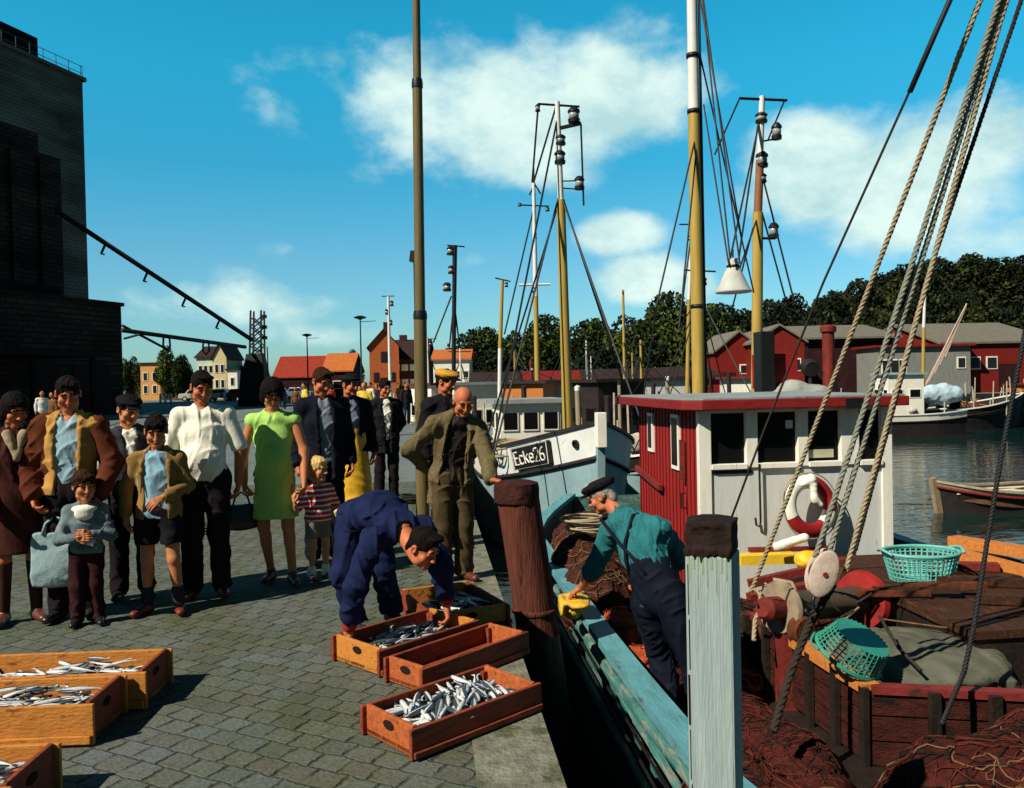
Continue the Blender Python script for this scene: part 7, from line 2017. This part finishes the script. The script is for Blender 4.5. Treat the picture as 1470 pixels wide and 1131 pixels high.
def crowd():
    # 1 woman at the left edge with a shopping bag
    H = 1.63; s = H / 1.75
    loc = foot_at(30, 893)
    coat = cloth('red_brown_coat_cloth', (.050, .016, .012), .3)
    o, J = base_person('woman in a dark red-brown coat with a pale blue shopping bag at the left edge', loc, R(32), H, SKIN_RED, ('bob', HAIR_DK), look=(.35, -1, -.45),
                       elL=(.26, -.03, 1.10), wrL=(.24, -.12, .84), elR=(-.25, .02, 1.10), wrR=(-.20, -.14, .88), hands={'L': dict(curl=1.0), 'R': dict(curl=.6)})
    jacket(o, J, coat, .024, .42, (.05, .012), 1.95, .98, gap_low=.012, seed=11)
    sc = SDF(); nk = J['neck']; sc.cap(nk + J['fw'] * .08 + J['ax'] * .05, nk + J['fw'] * .13 - J['up'] * .17, .035, .02, k=.02); sc.cap(nk + J['fw'] * .08 - J['ax'] * .05, nk + J['fw'] * .13 - J['up'] * .17, .035, .02, k=.02)
    smooth_obj('scarf', sc, .010, cloth('grey_tan_scarf', (.30, .23, .15), .4), o, .006, 30, 3)
    S = SDF()
    for n in 'RL': S = SDF(); S.cap(J['kn' + n] + V3(0, 0, -.02), J['an' + n], .058 * s, .042 * s); smooth_obj('stocking', S, .011, cloth('dark_stocking', (.06, .025, .018)), o)
    shoes(J, SHOE_BR, o)
    hp = np.array(o.matrix_basis @ Vector(J['wrL'])) if False else None
    M = Matrix.Translation(loc) @ Matrix.Rotation(R(32), 4, 'Z'); hw = M @ Vector(J['wrL'])
    root = thing('shopping_bag', 'pale blue cloth shopping bag carried by the woman at the left edge', 'bag', (hw.x + .02, hw.y - .05, hw.z - .58), R(12))
    bm_ = mat('pale_blue_bag_cloth', (.26, .36, .37), .85, .15, 6, .4, 22)
    S = SDF(); S.box((0, 0, .20), V3(.155, .035, .19), None, k=.03, op=0); S.ell((0, 0, .12), (.165, .065, .12), k=.06)
    smooth_obj('bag', S, .012, bm_, root, .012, 14, 2)
    for q in (-1, 1):
        m = MB(); m.tube([(-.085, q * .03, .37), (-.06, q * .025, .45), (0, q * .01, .50), (.06, q * .025, .45), (.085, q * .03, .37)], .011, 6); m.build('handle', bm_, root, smooth=True)

    # 2 man in the brown and tan blouson
    H = 1.74; s = H / 1.75; loc = foot_at(108, 888)
    tanj = mat('tan_blouson_cloth', (.40, .21, .055), .8, .2, 6, .15, 40); brn = cloth('shaded_brown_sleeve_cloth', (.105, .030, .014), .25)  # sleeve brown darkened in colour for the shade on it
    o, J = base_person('man in a tan and brown blouson and pale blue shirt behind the small child', loc, R(12), H, SKIN_RED, ('short', HAIR_DK), 1.05, girth=1.0, look=(.30, -1, -.50),
                       elL=(.28, .0, 1.12), wrL=(.21, -.10, .90), elR=(-.29, .0, 1.12), wrR=(-.22, -.10, .90), hands={'L': dict(curl=.7), 'R': dict(curl=.7)})
    trousers(o, J, DKTR, g=1.05); shirt(o, J, PBL, .012, 0, 1.0, 0, open_neck=.045)
    jacket(o, J, tanj, .030, .04, (.085, .075), 1.90, 1.02, 0, seed=12, gap_low=.10, rs=(.064, .060, .052))
    S = SDF()
    for n in 'RL': arm(S, J, n, (.069, .065, .055), .012, 1.9)
    S.cap(J['shR'] + J['up'] * .012, J['shL'] + J['up'] * .012, .070, k=.04); S.cap(J['shR'], J['chest'] * .5 + J['pel'] * .5 + J['ax'] * -.10, .09, .09, k=.05)
    S.ell(J['neck'] + J['fw'] * .10 + V3(0, 0, -.02), (.10, .12, .13), op=1); S.ell(J['chest'] + J['fw'] * .20, (.13, .12, .4), op=1)
    smooth_obj('sleeve_yoke', S, .011, brn, o, .014, 24, 4, FOLD); shoes(J, SHOE_BK, o)

    # 3 small child in front of him
    H = 1.08; loc = foot_at(127, 897)
    o, J = base_person('small dark-haired child in a grey vest with a white collar, hands together', loc, R(20), H, SKIN, ('boy', HAIR_BR), look=(.35, -1, -.15), elL=(.165, -.05, .62), wrL=(.05, -.16, .66), elR=(-.165, -.05, .62), wrR=(-.03, -.17, .64), hands={'L': dict(curl=.7), 'R': dict(curl=.7)})
    trousers(o, J, cloth('dark_red_trouser_cloth', (.035, .012, .014)), (.090, .075, .066, .070)); shirt(o, J, cloth('grey_knit', (.12, .16, .17), .55), .012, 1.9, .95, seed=8, rs=(.056, .052, .046), tail=.03)
    S = SDF(); nk = J['neck']; S.ell(nk + J['fw'] * .035 - J['up'] * .015, (.085, .075, .030), k=.02); S.ell(nk + J['fw'] * .085 - J['up'] * .05, (.06, .025, .045), k=.02); S.cap(nk - J['up'] * .0, nk + J['up'] * .2, .045, .06, op=1)
    smooth_obj('collar', S, .008, WSH, o); shoes(J, SHOE_BK, o)

    # 4 youth with a cap behind the boy
    H = 1.60; loc = foot_at(192, 858)
    o, J = base_person('youth in a flat cap, dark waistcoat and white shirt behind the boy in shorts', loc, R(25), H, SKIN, ('short', HAIR_DK), look=(.45, -1, -.35))
    trousers(o, J, DKTR); shirt(o, J, WSH, .010, 1.9, .95); 
    jacket(o, J, cloth('dark_waistcoat_cloth', (.03, .03, .038)), .022, .05, (.075, .012), 0, .95, gap_low=.012, seed=14, lapel=False)
    flat_cap(J, BLACK_CL, o); shoes(J, SHOE_BK, o)

    # 5 boy in shorts
    H = 1.45; loc = foot_at(232, 880)
    olive = cloth('olive_tan_jacket_cloth', (.23, .135, .045), .22)
    o, J = base_person('boy in dark shorts and an open olive-tan jacket over a pale blue jumper', loc, R(10), H, SKIN, ('boy', HAIR_DK), look=(.20, -1, -.40),
                       elL=(.20, .02, .93), wrL=(.06, -.15, .86), elR=(-.23, .03, .93), wrR=(-.215, -.05, .73), hands={'L': dict(curl=.6, palm=(0, .9, -.4)), 'R': dict(curl=.5)},
                       anR=(-.10, .02, .075), toR=(-.16, -.125, .026), anL=(.13, -.02, .075), toL=(.165, -.16, .026), knR=(-.085, -.02, .40), knL=(.105, -.045, .40))
    shirt(o, J, cloth('pale_blue_jumper', (.22, .37, .46), .12), .012, 0, .95, open_neck=0, tail=.05)
    S = SDF(); legs_cloth(S, J, (.100, .092, .08, .08), g=1.0); S.box(V3(0, 0, J['knR'][2] + .115 - .5), V3(3, 3, .5)); smooth_obj('shorts', S, .010, BLACK_CL, o, .008, 15, 4)
    jacket(o, J, olive, .022, .10, (.085, .085), 1.90, .97, seed=15, gap_low=.09, rs=(.060, .057, .050))
    for n in 'RL':
        S = SDF(); S.cap(J['an' + n], J['an' + n] * .70 + J['kn' + n] * .30, .042, .044); smooth_obj('sock', S, .009, cloth('dark_grey_sock', (.03, .03, .035)), o)
    shoes(J, mat('red_brown_shoe', (.16, .03, .015), .4, .3, 20, .1), o)
    # 6 man in the white shirt
    H = 1.77; loc = foot_at(298, 856)
    o, J = base_person('stout man in a white short-sleeved shirt and dark trousers', loc, R(14), H, SKIN_RED, ('short', HAIR_DK), 1.12, girth=1.05, look=(.32, -1, -.45),
                       elL=(.275, .03, 1.15), wrL=(.255, .02, .90), elR=(-.27, .02, 1.14), wrR=(-.24, -.12, .93), shL=(.190, .015, 1.435), shR=(-.190, .015, 1.435), armr=(.056, .048, .034))
    trousers(o, J, DKTR, (.104, .080, .070, .072), g=1.06); shirt(o, J, WSH, .012, .90, 1.05, .03, open_neck=.035, rs=(.060, .064, .056), seed=21, wr=.006)
    belt(o, J, SHOE_BR, .045, 1.07, .012); shoes(J, SHOE_BR, o)
    S = SDF(); c = J['wrR'] + V3(-.02, -.06, -.02)
    S.ell(c, (.09, .06, .10), k=.04); S.ell(c + V3(-.03, 0, .10), (.06, .05, .07), k=.04); S.ell(c + V3(.02, .02, -.08), (.07, .06, .07), k=.04)
    M = Matrix.Translation(loc) @ Matrix.Rotation(R(14), 4, 'Z')
    root = thing('folded_coat', 'dark brown bundled coat held between the boy and the white-shirted man', 'coat', tuple(M @ Vector(c)), R(14))
    V, Fq, mi = S.verts(.011, .02, 16, 4); np_mesh('bundle', [(V - c, Fq, mi)], [cloth('brown_plaid_cloth', (.12, .035, .020), .8)], root)

    # 7 woman in the green dress
    H = 1.70; loc = foot_at(398, 836)
    lime = cloth('lime_green_cloth', (.36, .60, .14), .07)
    o, J = base_person('woman in a sleeveless lime green blouse and skirt holding the toddler by the hand', loc, R(8), H, SKIN, ('curly', HAIR_DK), .95, bare_legs=True, look=(.28, -1, -.60), girth=.90, wf=.84,
                       elL=(.245, .0, 1.10), wrL=(.255, -.12, .865), elR=(-.25, .03, 1.12), wrR=(-.24, -.03, .86), hands={'L': dict(curl=.9), 'R': dict(curl=.9)},
                       anL=(.14, -.09, .085), toL=(.19, -.25, .03), knL=(.11, -.075, .48), anR=(-.06, .07, .085), toR=(-.09, -.09, .03))
    shirt(o, J, lime, .016, .0, .94, .015, open_neck=.03, seed=31, name='blouse', tail=0, wr=.005)
    S = SDF(); s = J['s']
    S.cap(J['pel'] + J['up'] * .10, J['pel'] + J['up'] * .0, .108, .146, k=.03, flat=(J['fw'], .80)); S.cap(J['pel'], V3(0, -.02, .48), .152, .195, k=.05, flat=(J['fw'], .76)); S.box(V3(0, 0, .545 - .5), V3(2, 2, .5)); S.box(V3(0, 0, J['pel'][2] + .115 + .5), V3(2, 2, .5))
    smooth_obj('skirt', S, .010, lime, o, .010, 22, 5, FOLD)
    belt(o, J, cloth('green_belt', (.22, .38, .09)), .115, .80, .012)
    m = MB()
    Rm = head_frame(J)
    for q in (-1, 1): m.tube([Vector(J['head'] + Rm @ (V3(q * .032 + .024 * math.cos(a), -.103, .008 + .018 * math.sin(a)) * J['hs'])) for a in [2 * math.pi * k / 12 for k in range(13)]], .0028, 5)
    for q in (-1, 1): m.tube([Vector(J['head'] + Rm @ (V3(q * .056, -.100, .012) * J['hs'])), Vector(J['head'] + Rm @ (V3(q * .080, .0, .012) * J['hs']))], .0028, 5)
    m.tube([Vector(J['head'] + Rm @ (V3(-.009, -.104, .012) * J['hs'])), Vector(J['head'] + Rm @ (V3(.009, -.104, .012) * J['hs']))], .0028, 5); m.build('spectacles', HOLE, o)
    shoes(J, SHOE_BR, o, name='sandal')
    M = Matrix.Translation(loc) @ Matrix.Rotation(R(8), 4, 'Z'); hw = M @ Vector(J['wrR'])
    root = thing('handbag', 'black leather handbag hanging from the green-dressed woman\'s hand', 'handbag', (hw.x - .03, hw.y, hw.z - .40), R(30))
    S = SDF(); S.box((0, 0, .11), V3(.11, .035, .10), None, op=0, k=.03); S.ell((0, 0, .08), (.12, .055, .08), k=.05); smooth_obj('bag', S, .010, SHOE_BK, root, .004, 12, 1)
    m = MB(); m.tube([(-.07, 0, .20), (-.05, 0, .27), (0, 0, .31), (.05, 0, .27), (.07, 0, .20)], .009, 6); m.build('handle', SHOE_BK, root, smooth=True)
    # 8 dark-suited man behind the toddler
    H = 1.80; loc = at_depth(462, 7.75)
    o, J = base_person('man in an open dark suit and grey shirt standing behind the blond toddler', loc, R(26), H, SKIN_RED, ('short', HAIR_BR), 1.05, look=(.30, -1, -.50), hands={'L': dict(curl=.6), 'R': dict(curl=.6)})
    trousers(o, J, NAVY); shirt(o, J, GREYSH, .012, 0, 1.0, 0, open_neck=.04); jacket(o, J, NAVY, .030, .20, (.075, .060), 1.94, 1.06, seed=17, gap_low=.06); shoes(J, SHOE_BK, o)
    # 9 toddler
    H = 1.04; loc = foot_at(459, 832)
    stripe = bpy.data.materials.new('red_white_stripes'); stripe.use_nodes = True; nt = stripe.node_tree; b = nt.nodes['Principled BSDF']; b.inputs['Roughness'].default_value = .9
    tc = nt.nodes.new('ShaderNodeTexCoord'); sp = nt.nodes.new('ShaderNodeSeparateXYZ'); nt.links.new(tc.outputs['Object'], sp.inputs[0])
    mo = nt.nodes.new('ShaderNodeMath'); mo.operation = 'MULTIPLY'; mo.inputs[1].default_value = 1 / .042; nt.links.new(sp.outputs[2], mo.inputs[0])
    fr = nt.nodes.new('ShaderNodeMath'); fr.operation = 'FRACT'; nt.links.new(mo.outputs[0], fr.inputs[0])
    gt = nt.nodes.new('ShaderNodeMath'); gt.operation = 'GREATER_THAN'; gt.inputs[1].default_value = .36; nt.links.new(fr.outputs[0], gt.inputs[0])
    mx = nt.nodes.new('ShaderNodeMix'); mx.data_type = 'RGBA'; nt.links.new(gt.outputs[0], mx.inputs[0]); mx.inputs[6].default_value = (.74, .62, .55, 1); mx.inputs[7].default_value = (.40, .022, .022, 1); nt.links.new(mx.outputs[2], b.inputs['Base Color'])
    o, J = base_person('blond toddler in a red and white striped shirt and grey shorts', loc, R(38), H, SKIN_FAIR, ('boy', HAIR_BL), look=(.55, -1, -.10), brow=HAIR_BL,
                       elR=(-.205, -.02, .62), wrR=(-.235, -.07, .68), elL=(.18, .01, .61), wrL=(.17, -.09, .50), hands={'R': dict(curl=.8, hd=(-.2, .0, 1)), 'L': dict(curl=.5)})
    shirt(o, J, stripe, .012, .85, 1.0, .02, open_neck=.02, seed=41, rs=(.066, .066, .05), tail=.02)
    S = SDF(); legs_cloth(S, J, (.098, .094, .08, .08)); S.box(V3(0, 0, J['knR'][2] + .085 - .5), V3(3, 3, .5)); smooth_obj('shorts', S, .009, cloth('grey_shorts_cloth', (.17, .15, .13), .25), o, .006, 18, 4)
    for n in 'RL': S = SDF(); S.cap(J['an' + n], J['an' + n] * .80 + J['kn' + n] * .20, .040, .036); smooth_obj('sock', S, .008, WSH, o)
    shoes(J, SHOE_BR, o)
    root = thing('paper_bag', 'pale yellow paper bag in the toddler\'s left hand', 'paper bag', tuple(Matrix.Translation(loc) @ Matrix.Rotation(R(38), 4, 'Z') @ Vector((.17, -.13, .42))), R(38))
    S = SDF(); S.box((0, 0, .08), V3(.055, .02, .11), np.array(Matrix.Rotation(R(-22), 3, 'Y')), op=0, k=.02); smooth_obj('bag', S, .008, cloth('pale_yellow_paper', (.62, .52, .22), .08), root, .004, 30, 2)
    # 10 man with yellow oilskin apron
    H = 1.76; loc = at_depth(502, 9.2)
    o, J = base_person('man in a dark jacket, peaked cap and yellow oilskin apron standing in the second row', loc, R(30), H, SKIN_RED, ('short', HAIR_DK), look=(.40, -1, -.15), head_res=.007)
    trousers(o, J, DKTR); shirt(o, J, GREYSH, .010, 0); jacket(o, J, NAVY, .028, .06, (.06, .045), 1.94, 1.02, seed=18, gap_low=.07)
    S = SDF(); S.cap(J['chest'] * .45 + J['pel'] * .55 , V3(.03, -.05, .42), .160, .19, k=.04, flat=(J['fw'], .85)); S.box(V3(0, .55, .8), V3(1, .55, 1)); S.box(V3(0, 0, .36 - .5), V3(1, 1, .5)); smooth_obj('apron', S, .011, mat('yellow_apron_oilskin', (.66, .36, .02), .45, .2, 5, .25, 14), o, .010, 16, 6)
    flat_cap(J, BLACK_CL, o); shoes(J, SHOE_BK, o, boot=True)
    # 11 dark coat man
    H = 1.70; loc = foot_at(556, 722)
    o, J = base_person('man in a long dark coat and white shirt left of the tall pole', loc, R(22), H, SKIN_RED, ('short', HAIR_DK), look=(.25, -1, -.2), head_res=.007, elR=(-.25, .06, 1.10), wrR=(-.12, .10, .90), elL=(.25, .06, 1.10), wrL=(.12, .10, .90))
    trousers(o, J, DKTR); shirt(o, J, WSH, .012, 0, open_neck=.02); jacket(o, J, BLACK_CL, .030, .24, (.070, .045), 1.94, 1.04, seed=19, gap_low=.03); shoes(J, SHOE_BK, o)
    # 13 bald old man with his hand on the pile
    H = 1.64; loc = foot_at(652, 834); s = H / 1.75
    ol = mat('olive_tweed', (.12, .092, .044), .9, .3, 30, .25, 60)
    q = Matrix.Rotation(-R(24), 3, 'Z') @ (pt(703, 688, 6.36) - loc)
    sh = V3(.19, -.16, 1.265); wr = V3(q.x, q.y, q.z)
    d0 = wr - sh; L0 = np.linalg.norm(d0)
    if L0 > .62: wr = sh + d0 / L0 * .62
    el = (sh + wr) / 2 + V3(.05, .03, -.09)
    o, J = base_person('bald old man in an open olive tweed jacket resting his hand on the brown pile', loc, R(24), H, SKIN_RED, ('balding', HAIR_GR), 1.05, brow=HAIR_BR, look=(-.10, -1, -.55), neck=(0.03, -.12, 1.365), head=(.04, -.20, 1.49), shL=sh, shR=(-.175, -.07, 1.31),
                       elL=el, wrL=wr, elR=(-.34, .09, 1.10), wrR=(-.16, .15, .92), chest=(.01, -.05, 1.17), hands={'L': dict(curl=.45, palm=(0, 0, -1), hd=(.85, -.45, -.18)), 'R': dict(curl=.6)})
    print('OLD MAN wrist', Matrix.Translation(loc) @ Matrix.Rotation(R(24), 4, 'Z') @ Vector(wr), L0)
    trousers(o, J, mat('brown_olive_trouser', (.072, .050, .024), .9, .25, 9, .15, 40), (.104, .088, .080, .084), g=1.02); shirt(o, J, cloth('dark_plaid_jumper', (.025, .020, .020), .5), .012, 0, 1.0, 0, open_neck=.01, tail=.08)
    jacket(o, J, ol, .028, .28, (.085, .10), 1.92, 1.02, seed=20, gap_low=.14, rs=(.066, .062, .052)); shoes(J, SHOE_BR, o)
    # 14 man with yellow cap behind
    H = 1.77; loc = at_depth(640, 8.3)
    o, J = base_person('man in a mustard yellow cap and black jacket half hidden behind the bald old man', loc, R(28), H, SKIN_RED, ('short', HAIR_DK), look=(.6, -1, -.3), head_res=.007)
    trousers(o, J, DKTR); shirt(o, J, BLACK_CL, .012, 0); jacket(o, J, BLACK_CL, .030, .10, (.05, .02), 1.94, 1.08, seed=22); shoes(J, SHOE_BK, o)
    flat_cap(J, cloth('mustard_cap_cloth', (.50, .25, .03), .15), o, BLACK_CL, 1.12)
crowd()

def stooping_man():
    root_p = Vector((-1.03, 5.65, .004))
    r = lambda x, y, z: (x - root_p.x, y - root_p.y, z - root_p.z)
    wrL, wrR = pt(641, 868, 5.30), pt(500, 908, 5.0)
    o, J = base_person('stooping fisherman in dark blue overalls gripping a herring crate with both hands', root_p, 0, 1.74, SKIN_RED, ('short', HAIR_DK), 1.02,
        pel=r(-1.03, 5.66, .76), chest=r(-.88, 5.40, .825), neck=r(-.69, 5.14, .755), head=r(*pt(607, 786, 5.0)), shL=r(-.575, 5.24, .735), shR=r(-.87, 5.05, .695),
        hipL=r(-.95, 5.72, .73), hipR=r(-1.10, 5.62, .73), knR=r(-1.13, 5.46, .42), knL=r(-.90, 5.62, .42), anR=r(-1.08, 5.56, .09), anL=r(-.86, 5.74, .09), toR=r(-.98, 5.44, .03), toL=r(-.76, 5.62, .03),
        elL=r(-.46, 5.18, .50), wrL=r(*wrL), elR=r(-.955, 4.95, .46), wrR=r(*wrR), look=(.75, -.45, -.55), hup=V3(.75, -.45, .3),
        hands={'L': dict(curl=.75, palm=(-.5, 0, .2), hd=(.10, -.15, -1)), 'R': dict(curl=1.1, palm=(.75, .5, -.1), hd=(.05, -.1, -1))})
    blue = mat('dark_blue_overall', (.009, .014, .050), .85, .35, 8, .2, 40, col2=(.018, .025, .066), patch=.05)
    legs = SDF(); legs_cloth(legs, J, (.102, .084, .074, .080), g=1.0); legs.box(V3(0, 0, .07 - .5), V3(3, 3, .5)); smooth_obj('overall_trousers', legs, .011, blue, o, .020, 24, 3, FOLD)
    shirt(o, J, blue, .020, 1.62, .98, .0, seed=33, rs=(.074, .066, .056), open_neck=0, name='work_jacket', wr=.010, tail=.10)
    S = SDF()
    for n in 'RL':
        a, b = J['el' + n], J['wr' + n]; S = SDF(); S.cap(a * .30 + b * .70, a * .16 + b * .84, .050, .046, k=.01); smooth_obj('red_cuff', S, .008, cloth('red_cuff_cloth', (.28, .035, .025)), o)
    shoes(J, mat('rubber_boot', (.02, .018, .018), .4, .3, 6, .1), o, boot=True)
stooping_man()

def boat_fisherman():
    root_p = Vector((1.06, 6.15, -.95))
    r = lambda x, y, z: (x - root_p.x, y - root_p.y, z - root_p.z)
    P = lambda px, py, d: r(*pt(px, py, d))
    o, J = base_person('fisherman in a teal shirt, dark cap and braces bending over inside the near boat', root_p, 0, 1.84, SKIN_RED, ('short', HAIR_GR), 1.05, hs=1.10,
        pel=P(948, 848, 6.15), chest=P(921, 788, 6.28), neck=P(890, 738, 6.46), head=P(864, 712, 6.56), shL=P(872, 766, 6.66), shR=P(948, 757, 6.20),
        hipL=P(931, 864, 6.24), hipR=P(965, 864, 6.06), knL=r(1.09, 6.34, -.45), knR=r(1.28, 6.06, -.45), anL=r(1.14, 6.22, -.86), anR=r(1.34, 6.0, -.86), toL=r(1.02, 6.32, -.925), toR=r(1.21, 6.13, -.925),
        elL=P(853, 816, 6.80), wrL=P(834, 844, 7.12), elR=P(974, 800, 6.42), wrR=P(925, 838, 6.72), look=(-.85, .35, -.45), hands={'L': dict(curl=.5, palm=(0, .2, -1), hd=(-.5, .5, -.4)), 'R': dict(curl=.7)}, girth=1.06)
    teal = mat('teal_shirt_cloth', (.022, .135, .150), .85, .2, 7, .15, 40)
    navy = mat('navy_bib_trousers', (.006, .008, .016), .8, .35, 8, .2, 40)
    shirt(o, J, teal, .014, 1.25, 1.06, .0, seed=44, rs=(.078, .074, .062), open_neck=0, wr=.010)
    S = SDF(); legs_cloth(S, J, (.112, .092, .085, .09), g=1.12); S.cap(J['pel'], J['pel'] * .58 + J['chest'] * .42, .188, .190, k=.03, flat=(J['fw'], .86)); smooth_obj('bib_trousers', S, .011, navy, o, .020, 24, 7, FOLD)
    # braces crossing on the back
    m = MB(); bk = -J['fw']
    def back(p, off): 
        return Vector(p + bk * off)
    w = J['pel'] * .55 + J['chest'] * .45
    for n, sg in (('L', 1), ('R', -1)):
        a = J['sh' + n] * .62 + J['neck'] * .38 + J['up'] * .075; b_ = J['chest'] * .75 + J['neck'] * .25 + J['ax'] * .0; c = w - J['ax'] * sg * .085
        pts = [Vector(a + J['fw'] * .03), Vector(a + bk * .075), Vector(b_ + J['ax'] * sg * .03 + bk * .148), Vector(b_ * .5 + c * .5 + bk * .150), Vector(c + bk * .145)]
        m.tube(pts, .014, 6)
    m.build('braces', NAVY, o, smooth=True)
    flat_cap(J, BLACK_CL, o, None, 1.10); shoes(J, SHOE_BK, o, boot=True)
boat_fisherman()

def far_people():
    rg = random.Random(9)
    cols = [cloth('far_dark_coat', (.02, .018, .02)), cloth('far_red_dress', (.40, .05, .03)), cloth('far_yellow_dress', (.62, .42, .06)), cloth('far_white_shirt', (.65, .62, .55)), cloth('far_blue_suit', (.05, .07, .13)), cloth('far_brown_coat', (.14, .07, .03))]
    specs = [(398, 60, 0, 3, 'distant walker in a white top below the red roof'), (407, 58, 4, 4, 'distant walker in blue left of the yellow dress'), (424, 50, 5, 0, 'distant stroller in brown between the woman and the dark-suited man'), (437, 34, 2, 2, 'distant woman in a yellow dress behind the dark-suited man'),
             (474, 44, 1, 0, 'distant stroller in red behind the dark-suited man\'s shoulder'), (517, 30, 0, 4, 'stroller in a dark coat beyond the yellow apron'), (523, 26, 2, 5, 'stroller in a yellow top beyond the yellow apron'), (531, 36, 3, 0, 'stroller in a white shirt near the brick warehouse'), (541, 48, 0, 0, 'distant dark figure near the signal mast'), (572, 52, 5, 4, 'distant brown figure right of the signal mast'), (583, 33, 0, 4, 'distant dark figure close left of the tall pole'), (60, 33, 3, 5, 'distant figure in white under the black canopy'), (75, 30, 5, 0, 'distant figure in brown under the black canopy')]
    for px, D, a, b, lb in specs:
        x = pt(px, 560, D).x; H = rg.uniform(1.58, 1.78)
        J = joints(H); S = SDF(); torso(S, J, -.01)
        for n in 'RL':
            arm(S, J, n); S.cap(J['hip' + n], J['kn' + n], .075, .05); S.cap(J['kn' + n], J['an' + n], .05, .035); S.cap(J['an' + n], J['to' + n], .035, .03)
            S.cap(J['wr' + n], J['wr' + n] + V3(0, -.02, -.15), .035, .02)
        S.ell(J['head'], V3(.078, .095, .115)); S.cap(J['neck'], J['head'], .05); S.ell(J['head'] + V3(0, .02, .035), V3(.088, .10, .09), m=1); S.cap(J['head'] + V3(0, -.085, 0), J['head'] + V3(0, -.105, -.025), .012)
        o = np_mesh('person', [S.verts(.022)], [SKIN, HAIR_DK]); o.location = (x, D, 0); o.rotation_euler = (0, 0, rg.uniform(-1.2, 1.2)); tag(o, lb, 'person', 'strollers farther off on the quay')
        S = SDF(); torso(S, J, .02)
        for n in 'RL': arm(S, J, n, (.07, .06, .05), 0, 1.9)
        S.cap(J['pel'], J['pel'] - V3(0, 0, .16), .15, .16, flat=(J['fw'], .75)); S.cap(J['neck'], J['neck'] + V3(0, 0, .2), .08, .08, op=1); smooth_obj('coat', S, .022, cols[a], o)
        S = SDF(); legs_cloth(S, J); S.box(V3(0, 0, -.46), V3(3, 3, .5)); smooth_obj('trousers', S, .022, cols[b], o)
far_people()
